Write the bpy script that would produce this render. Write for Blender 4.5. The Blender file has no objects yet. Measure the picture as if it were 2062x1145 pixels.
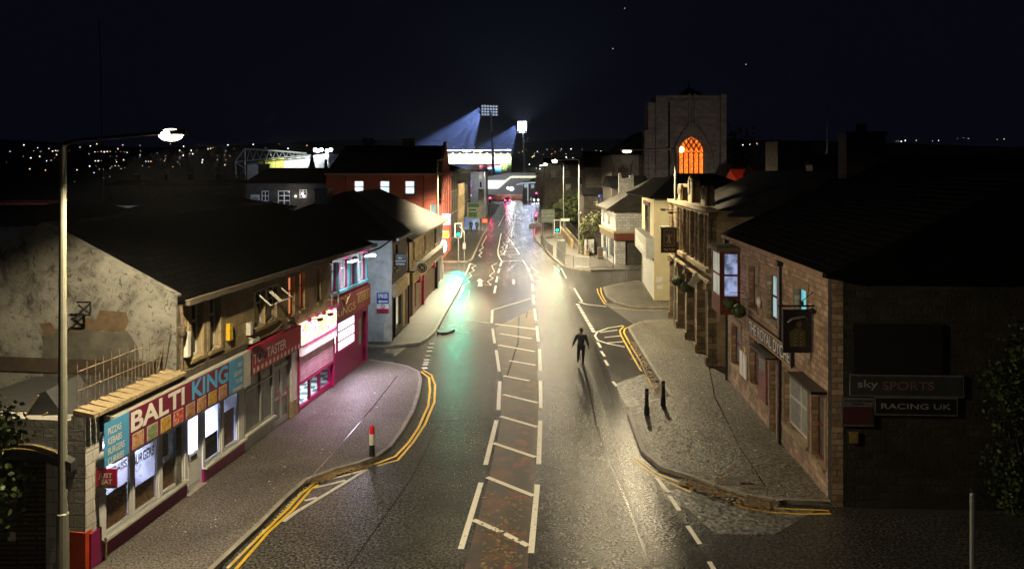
import bpy, bmesh, math, random
from mathutils import Vector, Matrix
from math import radians as R, sin, cos, pi
random.seed(7)
sc = bpy.context.scene
COL = sc.collection
# ------------------------------------------------------------ camera, world, exposure
F0, H0, CX, HY = 1620.0, 9.2, 1031.0, 340.0      # focal length in photo px, camera height, centre column, horizon row
cd = bpy.data.cameras.new('camera'); cam = bpy.data.objects.new('camera', cd); COL.objects.link(cam)
cam.location = (0, 0, H0); cam.rotation_euler = (R(90), 0, 0)
cd.sensor_width = 36; cd.lens = 36*F0/2062; cd.shift_y = -(572.5-HY)/2062; cd.clip_start = .1; cd.clip_end = 6000
sc.camera = cam
w = bpy.data.worlds.new("World"); sc.world = w; w.use_nodes = True
nt = w.node_tree; bg = nt.nodes['Background']
sky = nt.nodes.new('ShaderNodeTexSky'); sky.sky_type = 'NISHITA'; sky.sun_disc = False
sky.sun_elevation = R(-12); sky.sun_rotation = R(200)
mx = nt.nodes.new('ShaderNodeMixRGB'); mx.blend_type = 'ADD'; mx.inputs[0].default_value = 1
mx.inputs[2].default_value = (.022, .025, .056, 1)
nt.links.new(sky.outputs[0], mx.inputs[1]); nt.links.new(mx.outputs[0], bg.inputs[0]); bg.inputs[1].default_value = .07
ml = bpy.data.lights.new('moon', 'SUN'); ml.energy = .004; ml.angle = R(.5); ml.color = (.7, .8, 1)
mo = bpy.data.objects.new('moon', ml); COL.objects.link(mo); mo.rotation_euler = (R(40), 0, R(-30))
sc.view_settings.view_transform = 'Standard'; sc.view_settings.look = 'None'; sc.view_settings.exposure = .4; sc.view_settings.gamma = 1
sc.cycles.use_denoising = True; sc.cycles.sample_clamp_direct = 20; sc.cycles.max_bounces = 5; sc.cycles.diffuse_bounces = 2; sc.cycles.glossy_bounces = 3
sc.cycles.transparent_max_bounces = 12; sc.cycles.volume_bounces = 0; sc.cycles.sample_clamp_indirect = 1; sc.cycles.caustics_reflective = False
sc.cycles.caustics_refractive = False

# ------------------------------------------------------------ measuring helpers
def G(px, py, z=0.0):
    Y = F0*(H0-z)/(py-HY); return Vector(((px-CX)/F0*Y, Y, z))
def XA(px, Y): return (px-CX)/F0*Y
def ZA(py, Y): return H0-(py-HY)/F0*Y
class Frame:                     # vertical plane; d = to the viewer's right, n = outward normal
    def __init__(s, o, d):
        s.o = Vector((o[0], o[1], 0)); s.d = Vector((d[0], d[1], 0)).normalized(); s.n = Vector((s.d.y, -s.d.x, 0))
    def p(s, u, v, z): return s.o+s.d*u+s.n*v+Vector((0, 0, z))
    def uz(s, px, py, v=0.0):
        k = (px-CX)/F0; a = s.o+s.n*v
        # a + u d = (kY, Y)
        u = (k*a.y-a.x)/(s.d.x-k*s.d.y); Y = a.y+u*s.d.y
        return u, H0-(py-HY)/F0*Y
    def hole(s, ax, ay, bx, by, v=0.0):
        u0, z0 = s.uz(ax, ay, v); u1, z1 = s.uz(bx, by, v)
        return (min(u0, u1), max(u0, u1), min(z0, z1), max(z0, z1))
    def sub(s, u, v=0): return Frame(s.p(u, v, 0), s.d)
WORLD = Frame((0, 0), (1, 0))    # u = X, v = -Y
class XF:                        # plain frame in world axes: u=X, v=Y
    def p(s, u, v, z): return Vector((u, v, z))
W = XF()

# ------------------------------------------------------------ materials
M = {}
def nodes(name):
    m = bpy.data.materials.new(name); m.use_nodes = True; t = m.node_tree
    return m, t, t.nodes['Principled BSDF']
def N(t, kind, **kw):
    n = t.nodes.new(kind)
    for k, v in kw.items():
        if k in n.inputs: n.inputs[k].default_value = v
        else: setattr(n, k, v)
    return n
def c4(c): return (c[0], c[1], c[2], 1)
def mat(name, col, rough=.7, metal=0, var=.3, scale=3, bump=0, bscale=40, spec=.5, col2=None, rvar=0):
    if name in M: return M[name]
    m, t, b = nodes(name); L = t.links.new
    tc = N(t, 'ShaderNodeTexCoord')
    nz = N(t, 'ShaderNodeTexNoise', Scale=scale, Detail=8.0, Roughness=.65); L(tc.outputs['Object'], nz.inputs['Vector'])
    rp = N(t, 'ShaderNodeValToRGB'); L(nz.outputs[0], rp.inputs[0])
    c2 = col2 or [x*(1-var) for x in col]; c1 = col if col2 else [min(1, x*(1+var*.6)) for x in col]
    rp.color_ramp.elements[0].position = .35; rp.color_ramp.elements[1].position = .65
    rp.color_ramp.elements[0].color = c4(c2); rp.color_ramp.elements[1].color = c4(c1)
    L(rp.outputs[0], b.inputs['Base Color'])
    b.inputs['Roughness'].default_value = rough; b.inputs['Metallic'].default_value = metal
    b.inputs['Specular IOR Level'].default_value = spec
    if rvar:
        mr = N(t, 'ShaderNodeMapRange'); mr.inputs[3].default_value = rough-rvar; mr.inputs[4].default_value = rough+rvar
        mr.inputs[1].default_value = .35; mr.inputs[2].default_value = .65
        L(nz.outputs[0], mr.inputs[0]); L(mr.outputs[0], b.inputs['Roughness'])
    if bump:
        n2 = N(t, 'ShaderNodeTexNoise', Scale=bscale, Detail=4.0); L(tc.outputs['Object'], n2.inputs['Vector'])
        bp = N(t, 'ShaderNodeBump', Strength=bump, Distance=.02); L(n2.outputs[0], bp.inputs['Height']); L(bp.outputs[0], b.inputs['Normal'])
    M[name] = m; return m
def brick(name, c1, c2, mort, bw=.4, bh=.2, ms=.015, rough=.8, bump=.6, stain=.4, offset=.5, spec=.4):
    if name in M: return M[name]
    m, t, b = nodes(name); L = t.links.new
    tc = N(t, 'ShaderNodeTexCoord'); n0 = N(t, 'ShaderNodeTexNoise', Scale=1.3, Detail=2.0); L(tc.outputs['UV'], n0.inputs['Vector'])
    wob = N(t, 'ShaderNodeVectorMath', operation='SCALE'); wob.inputs['Scale'].default_value = bh*.25; L(n0.outputs[1], wob.inputs[0])
    ad = N(t, 'ShaderNodeVectorMath', operation='ADD'); L(tc.outputs['UV'], ad.inputs[0]); L(wob.outputs[0], ad.inputs[1])
    bt = N(t, 'ShaderNodeTexBrick', Scale=1.0); bt.offset = offset
    bt.inputs['Brick Width'].default_value = bw; bt.inputs['Row Height'].default_value = bh; bt.inputs['Mortar Size'].default_value = ms
    bt.inputs['Mortar Smooth'].default_value = .3; bt.inputs['Bias'].default_value = 0
    bt.inputs['Color1'].default_value = c4(c1); bt.inputs['Color2'].default_value = c4(c2); bt.inputs['Mortar'].default_value = c4(mort)
    L(ad.outputs[0], bt.inputs['Vector'])
    nz = N(t, 'ShaderNodeTexNoise', Scale=1.1, Detail=9.0, Roughness=.7); L(tc.outputs['Object'], nz.inputs['Vector'])
    mr = N(t, 'ShaderNodeMapRange'); mr.inputs[1].default_value = .3; mr.inputs[2].default_value = .7; mr.inputs[3].default_value = 1-stain; mr.inputs[4].default_value = 1+stain*.4
    L(nz.outputs[0], mr.inputs[0])
    mu = N(t, 'ShaderNodeVectorMath', operation='SCALE'); L(bt.outputs[0], mu.inputs[0]); L(mr.outputs[0], mu.inputs['Scale'])
    L(mu.outputs[0], b.inputs['Base Color']); b.inputs['Roughness'].default_value = rough; b.inputs['Specular IOR Level'].default_value = spec
    n3 = N(t, 'ShaderNodeTexNoise', Scale=14.0, Detail=4.0); L(tc.outputs['Object'], n3.inputs['Vector'])
    m2 = N(t, 'ShaderNodeMath', operation='MULTIPLY'); L(bt.outputs['Fac'], m2.inputs[0]); m2.inputs[1].default_value = -1
    m3 = N(t, 'ShaderNodeMath', operation='MULTIPLY_ADD'); L(n3.outputs[0], m3.inputs[0]); m3.inputs[1].default_value = .7; L(m2.outputs[0], m3.inputs[2])
    bp = N(t, 'ShaderNodeBump', Strength=bump, Distance=.03); L(m3.outputs[0], bp.inputs['Height']); L(bp.outputs[0], b.inputs['Normal'])
    M[name] = m; return m
def emis(name, col, s, sample=False, base=None):
    if name in M: return M[name]
    m, t, b = nodes(name); b.inputs['Base Color'].default_value = c4(base or col); b.inputs['Emission Color'].default_value = c4(col)
    b.inputs['Emission Strength'].default_value = s; b.inputs['Roughness'].default_value = .4
    if not sample: m.cycles.emission_sampling = 'NONE'
    M[name] = m; return m
def lit_pane(name, c1, c2, s, scale=3, stretch=(1, 1, .3)):       # lit curtain or room behind a pane
    if name in M: return M[name]
    m, t, b = nodes(name); L = t.links.new
    tc = N(t, 'ShaderNodeTexCoord'); mp = N(t, 'ShaderNodeMapping'); mp.inputs['Scale'].default_value = stretch
    L(tc.outputs['Object'], mp.inputs[0]); nz = N(t, 'ShaderNodeTexNoise', Scale=scale, Detail=3.0); L(mp.outputs[0], nz.inputs['Vector'])
    rp = N(t, 'ShaderNodeValToRGB'); L(nz.outputs[0], rp.inputs[0]); rp.color_ramp.elements[0].position = .4; rp.color_ramp.elements[1].position = .6
    rp.color_ramp.elements[0].color = c4(c1); rp.color_ramp.elements[1].color = c4(c2)
    L(rp.outputs[0], b.inputs['Emission Color']); b.inputs['Emission Strength'].default_value = s
    b.inputs['Base Color'].default_value = (.1, .1, .1, 1); b.inputs['Roughness'].default_value = .15; m.cycles.emission_sampling = 'NONE'
    M[name] = m; return m
def glassmat():
    m = bpy.data.materials.new('clear_glass'); m.use_nodes = True; t = m.node_tree; t.nodes.clear()
    o = N(t, 'ShaderNodeOutputMaterial'); a = N(t, 'ShaderNodeBsdfTransparent'); a.inputs[0].default_value = (.85, .88, .9, 1)
    g = N(t, 'ShaderNodeBsdfGlossy', Roughness=.03); mxs = N(t, 'ShaderNodeMixShader'); lw = N(t, 'ShaderNodeLayerWeight'); f = N(t, 'ShaderNodeMath', operation='POWER'); f.inputs[1].default_value = 4; t.links.new(lw.outputs['Facing'], f.inputs[0]); f2_ = N(t, 'ShaderNodeMath', operation='MULTIPLY_ADD'); f2_.inputs[1].default_value = .4; f2_.inputs[2].default_value = .04; t.links.new(f.outputs[0], f2_.inputs[0])
    t.links.new(f2_.outputs[0], mxs.inputs[0]); t.links.new(a.outputs[0], mxs.inputs[1]); t.links.new(g.outputs[0], mxs.inputs[2]); t.links.new(mxs.outputs[0], o.inputs[0])
    M['glass'] = m; return m
def picture(name, cols, scale=9):                                 # printed food pictures and posters
    if name in M: return M[name]
    m, t, b = nodes(name); L = t.links.new
    tc = N(t, 'ShaderNodeTexCoord'); nz = N(t, 'ShaderNodeTexNoise', Scale=scale, Detail=5.0, Distortion=1.2); L(tc.outputs['Object'], nz.inputs['Vector'])
    rp = N(t, 'ShaderNodeValToRGB'); L(nz.outputs[0], rp.inputs[0]); e = rp.color_ramp.elements
    e[0].position = .32; e[0].color = c4(cols[0]); e[1].position = .68; e[1].color = c4(cols[-1])
    for i, c in enumerate(cols[1:-1]): q = e.new(.32+.36*(i+1)/(len(cols)-1)); q.color = c4(c)
    L(rp.outputs[0], b.inputs['Base Color']); b.inputs['Roughness'].default_value = .35; M[name] = m; return m
def asphalt(name, base, rough, rv, bstr, tint=(1, .97, .92), bscale=55, spec=.5):
    m, t, b = nodes(name); L = t.links.new; tc = N(t, 'ShaderNodeTexCoord')
    big = N(t, 'ShaderNodeTexNoise', Scale=.35, Detail=6.0, Roughness=.6, Distortion=.6); L(tc.outputs['Object'], big.inputs['Vector'])
    fine = N(t, 'ShaderNodeTexNoise', Scale=bscale*.6, Detail=2.0); L(tc.outputs['Object'], fine.inputs['Vector'])
    mr = N(t, 'ShaderNodeMapRange'); mr.inputs[1].default_value = .3; mr.inputs[2].default_value = .7; mr.inputs[3].default_value = .6; mr.inputs[4].default_value = 1.35
    L(big.outputs[0], mr.inputs[0])
    m1 = N(t, 'ShaderNodeMath', operation='MULTIPLY_ADD'); L(fine.outputs[0], m1.inputs[0]); m1.inputs[1].default_value = 6.0; m1.inputs[2].default_value = -2.0; m1.use_clamp = False; mcl = N(t, 'ShaderNodeMath', operation='MAXIMUM'); mcl.inputs[1].default_value = .25; L(m1.outputs[0], mcl.inputs[0]); m1 = mcl
    m2 = N(t, 'ShaderNodeMath', operation='MULTIPLY'); L(m1.outputs[0], m2.inputs[0]); L(mr.outputs[0], m2.inputs[1])
    vs = N(t, 'ShaderNodeVectorMath', operation='SCALE'); vs.inputs[0].default_value = [base*x for x in tint]; L(m2.outputs[0], vs.inputs['Scale'])
    L(vs.outputs[0], b.inputs['Base Color'])
    mp = N(t, 'ShaderNodeMapping'); mp.inputs['Scale'].default_value = (1, .13, 1); L(tc.outputs['Object'], mp.inputs[0])
    trk = N(t, 'ShaderNodeTexNoise', Scale=.9, Detail=5.0); L(mp.outputs[0], trk.inputs['Vector'])
    r = N(t, 'ShaderNodeMapRange'); r.inputs[1].default_value = .3; r.inputs[2].default_value = .7; r.inputs[3].default_value = rough-rv; r.inputs[4].default_value = rough+rv
    L(trk.outputs[0], r.inputs[0]); L(r.outputs[0], b.inputs['Roughness'])
    sp_ = N(t, 'ShaderNodeTexNoise', Scale=bscale*.8, Detail=3.0, Roughness=.7); L(tc.outputs['Object'], sp_.inputs['Vector'])
    sr = N(t, 'ShaderNodeMapRange'); sr.inputs[1].default_value = .42; sr.inputs[2].default_value = .62; sr.inputs[3].default_value = spec*.15; sr.inputs[4].default_value = spec*2.0; L(sp_.outputs[0], sr.inputs[0]); L(sr.outputs[0], b.inputs['Specular IOR Level'])
    vo = N(t, 'ShaderNodeTexVoronoi', Scale=bscale); L(tc.outputs['Object'], vo.inputs['Vector'])
    n3 = N(t, 'ShaderNodeTexNoise', Scale=bscale*.18, Detail=5.0); L(tc.outputs['Object'], n3.inputs['Vector'])
    ma = N(t, 'ShaderNodeMath', operation='MULTIPLY_ADD'); L(n3.outputs[0], ma.inputs[0]); ma.inputs[1].default_value = 2.2; L(vo.outputs[0], ma.inputs[2])
    bp = N(t, 'ShaderNodeBump', Strength=bstr, Distance=.012); L(ma.outputs[0], bp.inputs['Height']); L(bp.outputs[0], b.inputs['Normal'])
    M[name] = m; return m
glassmat()
asphalt('asphalt', .045, .23, .04, .4, bscale=23)
asphalt('asphalt_new', .05, .2, .04, .22, bscale=22)
asphalt('side_asphalt', .05, .6, .1, .5)
asphalt('setts', .085, .45, .15, 1.0, bscale=9)
asphalt('pavement_tarmac', .075, .55, .1, .4, (1, .88, .82), 30)
asphalt('pavement_olive', .085, .5, .1, .8, (1, .93, .74), 16)
brick('flags', (.05, .046, .037), (.03, .028, .023), (.04, .035, .03), .9, .6, .02, .45, .3, .5)
mat('kerb', (.22, .2, .17), .55, bump=.3, var=.35)
mat('line_white', (.8, .78, .7), .4, bump=.2, col2=(.2, .19, .16), scale=9, bscale=60)
mat('line_yellow', (.75, .48, .03), .45, bump=.2, col2=(.2, .14, .03), scale=9, bscale=60)
for k_ in ('line_white', 'line_yellow'): e_ = M[k_].node_tree.nodes['Color Ramp'].color_ramp.elements; e_[0].position = .3; e_[1].position = .44
mat('red_surfacing', (.2, .06, .035), .6, col2=(.045, .04, .035), scale=1.7, bump=.6, bscale=50); M['red_surfacing'].node_tree.nodes['Color Ramp'].color_ramp.elements[0].position = .5; M['red_surfacing'].node_tree.nodes['Color Ramp'].color_ramp.elements[1].position = .62
brick('slate', (.005, .005, .0055), (.002, .002, .0023), (.001, .001, .001), .5, .28, .02, .75, .8, .4, spec=.04)
brick('slate_stone', (.04, .037, .028), (.013, .012, .01), (.012, .012, .01), .7, .38, .03, .55, 1.0, .5)
brick('sandstone', (.52, .36, .24), (.26, .17, .11), (.22, .17, .13), .34, .17, .016, .85, 1.0, .6)
brick('sandstone_tan', (.4, .31, .17), (.27, .2, .11), (.24, .19, .12), .75, .36, .012, .8, .5, .45)
brick('carved_stone', (.26, .19, .105), (.12, .09, .05), (.08, .06, .04), .6, .3, .02, .85, .8, .6)
mat('slate_edge', (.008, .008, .008), .9, spec=.03, var=.6, scale=6)
mat('tar', (.012, .012, .012), .18)
brick('dim_stone', (.04, .034, .027), (.02, .017, .014), (.028, .025, .02), .45, .22, .02, .9, .9, .6)  # dark stone copy with the unlit end wall's dimness put into its colour
brick('dark_stone', (.07, .06, .05), (.035, .03, .027), (.05, .045, .04), .45, .22, .02, .9, .9, .5)
brick('church_stone', (.17, .145, .125), (.11, .095, .082), (.09, .08, .07), .8, .35, .02, .9, .6, .45)
brick('red_brick', (.52, .12, .09), (.4, .085, .065), (.26, .16, .13), .24, .08, .01, .85, .4, .35)
brick('painted_brick', (.62, .59, .55), (.52, .5, .46), (.28, .26, .24), .5, .28, .012, .7, .6, .3)
brick('whitewashed_stone', (.5, .5, .5), (.36, .36, .37), (.2, .2, .2), .5, .25, .02, .8, .8, .35)
mat('white_paint', (.62, .6, .55), .4, var=.15)
mat('upvc', (.7, .7, .7), .3, var=.08)
mat('cream_render', (.5, .44, .28), .8, var=.12, scale=1.2, bump=.15, bscale=20)
mat('pale_render', (.42, .42, .41), .85, var=.35, scale=1.6, bump=.3, bscale=15)
mat('maroon', (.24, .012, .09), .35, var=.2)
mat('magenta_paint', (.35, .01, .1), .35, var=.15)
mat('sign_maroon', (.16, .012, .04), .35, var=.1)
mat('sign_red', (.4, .015, .06), .4, var=.1)
mat('sign_blue', (.08, .33, .6), .4, var=.06)
mat('orange_red', (.5, .05, .01), .6, var=.3)
mat('galv', (.38, .4, .4), .4, .6, var=.2)
mat('grey_steel', (.42, .43, .42), .45, .3, var=.15)
mat('pole_cream', (.2, .2, .16), .45, .2, var=.15)
mat('black_paint', (.012, .012, .013), .35, var=.2)
mat('charcoal', (.03, .03, .032), .6, var=.3)
mat('stone_trim', (.3, .23, .13), .8, var=.35, scale=4, bump=.4)
mat('dark_trim', (.1, .08, .06), .8, var=.35, scale=4, bump=.4)
mat('rust_iron', (.13, .1, .07), .8, var=.5, scale=9, bump=.5)
mat('brown_paint', (.12, .03, .018), .4, var=.25)
mat('white_letters', (.75, .74, .7), .5, var=.08)
mat('blue_letters', (.09, .4, .75), .5, var=.05)
mat('gold_letters', (.6, .38, .12), .5, var=.1)
mat('cream_letters', (.6, .5, .33), .5, var=.1)
mat('dark_pane', (.02, .022, .03), .08, var=.3, scale=2, spec=.8)
mat('curtain_pane', (.25, .27, .25), .3, var=.35, scale=5)
mat('grey_pane', (.12, .13, .125), .15, var=.4, scale=2)
mat('wood_dark', (.05, .035, .025), .7, var=.4)
mat('leaf', (.05, .075, .018), .6, var=.6, scale=6)
mat('leaf_pale', (.12, .13, .05), .6, var=.6, scale=6)
mat('bark', (.05, .04, .03), .9)
mat('fallen', (.28, .2, .09), .6, col2=(.12, .06, .02), scale=2)
mat('litter_white', (.6, .6, .56), .6)
mat('wall_inside', (.6, .6, .62), .7, var=.1)
mat('soil', (.02, .02, .018), .9, var=.5, scale=.05)

# ------------------------------------------------------------ mesh building
WL = {}
def tag(o, label=None, cat=None, group=None, kind=None):
    if label: o['label'] = label
    if cat: o['category'] = cat
    if group: o['group'] = group
    if kind: o['kind'] = kind
    return o
def thing(name, label, cat, loc=(0, 0, 0), group=None):
    o = bpy.data.objects.new(name, None); COL.objects.link(o); o.location = loc; o.empty_display_size = .3
    WL[o] = Vector(loc); return tag(o, label, cat, group)
class MB:
    def __init__(s): s.v = []; s.f = []; s.m = []
    def add(s, vs, fs, mi=0):
        b = len(s.v); s.v += [Vector(q) for q in vs]; s.f += [tuple(i+b for i in f) for f in fs]; s.m += [mi]*len(fs); return s
    def box(s, F, u0, u1, v0, v1, z0, z1, mi=0):
        c = [F.p(u, v, z) for z in (z0, z1) for v in (v0, v1) for u in (u0, u1)]
        return s.add(c, [(0, 1, 3, 2), (4, 6, 7, 5), (0, 4, 5, 1), (2, 3, 7, 6), (0, 2, 6, 4), (1, 5, 7, 3)], mi)
    def hexa(s, c, mi=0):        # 4 bottom + 4 top, same winding
        return s.add(c, [(3, 2, 1, 0), (4, 5, 6, 7), (0, 1, 5, 4), (1, 2, 6, 5), (2, 3, 7, 6), (3, 0, 4, 7)], mi)
    def tube(s, pts, r, n=8, mi=0, cap=True):
        pts = [Vector(q) for q in pts]; rs = r if isinstance(r, (list, tuple)) else [r]*len(pts); vs = []; fs = []
        for i, q in enumerate(pts):
            t = (pts[min(i+1, len(pts)-1)]-pts[max(i-1, 0)]).normalized()
            a = t.cross(Vector((0, 0, 1)) if abs(t.z) < .9 else Vector((1, 0, 0))).normalized(); b = t.cross(a)
            vs += [q+(a*cos(2*pi*j/n)+b*sin(2*pi*j/n))*rs[i] for j in range(n)]
        for i in range(len(pts)-1):
            for j in range(n): fs.append((i*n+j, i*n+(j+1) % n, (i+1)*n+(j+1) % n, (i+1)*n+j))
        if cap: fs += [tuple(range(n))[::-1], tuple((len(pts)-1)*n+j for j in range(n))]
        return s.add(vs, fs, mi)
    def prism(s, poly, z0, z1, mi=0):
        n = len(poly); vs = [(q[0], q[1], z0) for q in poly]+[(q[0], q[1], z1) for q in poly]
        return s.add(vs, [tuple(range(n))[::-1], tuple(range(n, 2*n))]+[(i, (i+1) % n, (i+1) % n+n, i+n) for i in range(n)], mi)
    def slab(s, F, poly, v0, v1, mi=0):      # polygon in (u,z), extruded along v
        n = len(poly); vs = [F.p(q[0], v1, q[1]) for q in poly]+[F.p(q[0], v0, q[1]) for q in poly]
        return s.add(vs, [tuple(range(n)), tuple(range(n, 2*n))[::-1]]+[((i+1) % n, i, i+n, (i+1) % n+n) for i in range(n)], mi)
    def ball(s, c, r, n=8, mi=0, sq=(1, 1, 1)):
        c = Vector(c); vs = []; fs = []
        for i in range(n+1):
            a = pi*i/n
            for j in range(n*2): b = pi*j/n; vs.append(c+Vector((sin(a)*cos(b)*sq[0], sin(a)*sin(b)*sq[1], cos(a)*sq[2]))*r)
        m = n*2
        for i in range(n):
            for j in range(m): fs.append((i*m+j, (i+1)*m+j, (i+1)*m+(j+1) % m, i*m+(j+1) % m))
        return s.add(vs, fs, mi)
    def wall(s, F, u0, u1, z0, z1, holes, v0, v1, mi=0):
        us = sorted({u0, u1}|{min(max(h[i], u0), u1) for h in holes for i in (0, 1)}); zs = sorted({z0, z1}|{min(max(h[i], z0), z1) for h in holes for i in (2, 3)})
        nu, nz = len(us)-1, len(zs)-1
        def solid(i, j):
            if i < 0 or j < 0 or i >= nu or j >= nz: return False
            a, b = (us[i]+us[i+1])/2, (zs[j]+zs[j+1])/2
            return not any(h[0] < a < h[1] and h[2] < b < h[3] for h in holes)
        P = F.p
        for i in range(nu):
            for j in range(nz):
                if not solid(i, j): continue
                a, b, c, d = us[i], us[i+1], zs[j], zs[j+1]
                s.add([P(a, v1, c), P(b, v1, c), P(b, v1, d), P(a, v1, d)], [(0, 1, 2, 3)], mi)
                s.add([P(a, v0, c), P(b, v0, c), P(b, v0, d), P(a, v0, d)], [(3, 2, 1, 0)], mi)
                if not solid(i-1, j): s.add([P(a, v0, c), P(a, v1, c), P(a, v1, d), P(a, v0, d)], [(0, 1, 2, 3)], mi)
                if not solid(i+1, j): s.add([P(b, v0, c), P(b, v1, c), P(b, v1, d), P(b, v0, d)], [(3, 2, 1, 0)], mi)
                if not solid(i, j-1): s.add([P(a, v0, c), P(b, v0, c), P(b, v1, c), P(a, v1, c)], [(0, 1, 2, 3)], mi)
                if not solid(i, j+1): s.add([P(a, v0, d), P(b, v0, d), P(b, v1, d), P(a, v1, d)], [(3, 2, 1, 0)], mi)
        return s
    def link(s, name, mats, parent=None, loc=None, smooth=False, bevel=0):
        if isinstance(mats, str): mats = [mats]
        base = WL.get(parent, Vector((0, 0, 0))) if parent else Vector(loc or (0, 0, 0))
        me = bpy.data.meshes.new(name); me.from_pydata([v-base for v in s.v], [], s.f)
        for k in mats: me.materials.append(M[k])
        if len(mats) > 1: me.polygons.foreach_set('material_index', s.m)
        uv = me.uv_layers.new(name='uv')
        up = Vector((0, 0, 1))
        for p in me.polygons:
            n = p.normal
            if abs(n.z) < .97: t = up.cross(n).normalized(); b = n.cross(t)
            else: t = Vector((1, 0, 0)); b = Vector((0, 1, 0))
            for li in p.loop_indices:
                q = s.v[me.loops[li].vertex_index]; uv.data[li].uv = (q.dot(t), q.dot(b))
        if smooth: me.polygons.foreach_set('use_smooth', [True]*len(me.polygons))
        o = bpy.data.objects.new(name, me); COL.objects.link(o)
        if parent: o.parent = parent; WL[o] = base
        else: o.location = base; WL[o] = base
        if bevel: md = o.modifiers.new('bevel', 'BEVEL'); md.width = bevel; md.segments = 2; md.limit_method = 'ANGLE'
        return o
def children(o): return [c for c in bpy.data.objects if c.parent == o]
def copy_tree(o, kids, parent=None):
    c = o.copy(); COL.objects.link(c); c.parent = parent
    for ch in kids.get(o, []): copy_tree(ch, kids, c)
    return c
def kidmap():
    k = {}
    for o in bpy.data.objects:
        if o.parent: k.setdefault(o.parent, []).append(o)
    return k
def light(kind, loc, energy, col=(1, 1, 1), parent=None, size=.2, target=None, spot=None, blend=.5, sizey=None, name='light'):
    if kind == 'POINT': kind = 'SPOT'; spot = 150; target = Vector(loc)+Vector((0, 10, -1.5))
    if name == 'stand_light': kind = 'SPOT'; spot = 80; energy *= .3; size = 1.5
    l = bpy.data.lights.new(name, kind); l.energy = energy; l.color = col
    if kind == 'AREA':
        l.size = size; l.spread = R({'stand_light': 100, 'ceiling_light': 95, 'sign_light': 120, 'window_light': 140}.get(name, 140))
        if sizey: l.shape = 'RECTANGLE'; l.size_y = sizey
    else: l.shadow_soft_size = size
    if kind == 'SPOT': l.spot_size = R(spot or 150); l.spot_blend = blend
    o = bpy.data.objects.new(name, l); COL.objects.link(o)
    base = WL.get(parent, Vector((0, 0, 0))) if parent else Vector((0, 0, 0))
    o.location = Vector(loc)-base
    if target is not None: o.rotation_euler = (Vector(target)-Vector(loc)).to_track_quat('-Z', 'Y').to_euler()
    if parent: o.parent = parent
    return o
_tc = {}
def text(name, s, F, u0, u1, z0, z1, v, m, parent, bold=0, depth=.01, skew=0):
    key = (s, bold)
    if key not in _tc:
        cu = bpy.data.curves.new('t', 'FONT'); cu.body = s; cu.offset = bold; cu.align_x = 'LEFT'; cu.space_line = .95
        ob = bpy.data.objects.new('t', cu); COL.objects.link(ob); bpy.context.view_layer.update()
        me = bpy.data.meshes.new_from_object(ob.evaluated_get(bpy.context.evaluated_depsgraph_get()))
        _tc[key] = ([q.co.copy() for q in me.vertices], [tuple(p.vertices) for p in me.polygons])
        bpy.data.objects.remove(ob); bpy.data.meshes.remove(me); bpy.data.curves.remove(cu)
    vs, fs = _tc[key]
    x0 = min(q.x for q in vs); x1 = max(q.x for q in vs); y0 = min(q.y for q in vs); y1 = max(q.y for q in vs)
    b = MB(); out = []
    for q in vs:
        a = (q.x-x0)/(x1-x0); c = (q.y-y0)/(y1-y0); out.append(F.p(u0+(u1-u0)*a+skew*(c-.5), v, z0+(z1-z0)*c))
    b.add(out, fs)
    return b.link(name, m, parent)
HAZE = .0001
# ------------------------------------------------------------ builders for windows, roofs, buildings
def window(F, h, parent, v=-.14, frame='white_paint', pane='dark_pane', cols=1, rows=2, bar=.06, sill=None, split=.5, name='window', label=None, arch=False):
    u0, u1, z0, z1 = h; b = MB(); d = .07
    b.box(F, u0, u0+bar, v-d, v, z0, z1); b.box(F, u1-bar, u1, v-d, v, z0, z1)
    b.box(F, u0+bar, u1-bar, v-d, v, z0, z0+bar); b.box(F, u0+bar, u1-bar, v-d, v, z1-bar, z1)
    for i in range(1, cols):
        q = u0+(u1-u0)*i/cols; b.box(F, q-bar/2, q+bar/2, v-d+.002, v-.002, z0+bar, z1-bar)
    for j in range(1, rows):
        q = z0+(z1-z0)*(split if rows == 2 else j/rows); b.box(F, u0+bar, u1-bar, v-d+.006, v+.004, q-bar/2, q+bar/2)
    w_ = b.link(name, frame, parent)
    if label: w_['label'] = label
    p = MB().box(F, u0+.01, u1-.01, v-d*.75, v-d*.45, z0+.01, z1-.01).link('pane', pane, w_)
    if sill: MB().box(F, u0-.08, u1+.08, v, .09, z0-.11, z0-.003).link('sill', sill, w_)
    return w_
def roofsolid(F, u0, u1, vf, vb, ze, rise, hl=0, hr=0, vm=None, b=None):
    vm = (vf+vb)/2 if vm is None else vm; b = b or MB()
    q = [F.p(u0, vf, ze), F.p(u1, vf, ze), F.p(u1, vb, ze), F.p(u0, vb, ze), F.p(u0+hl, vm, ze+rise), F.p(u1-hr, vm, ze+rise)]
    t = .1; q += [a-Vector((0, 0, t)) for a in q[:4]]
    b.add(q, [(0, 1, 5, 4), (2, 3, 4, 5), (1, 2, 5), (3, 0, 4), (9, 8, 7, 6), (6, 7, 1, 0), (7, 8, 2, 1), (8, 9, 3, 2), (9, 6, 0, 3)])
    return b
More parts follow.
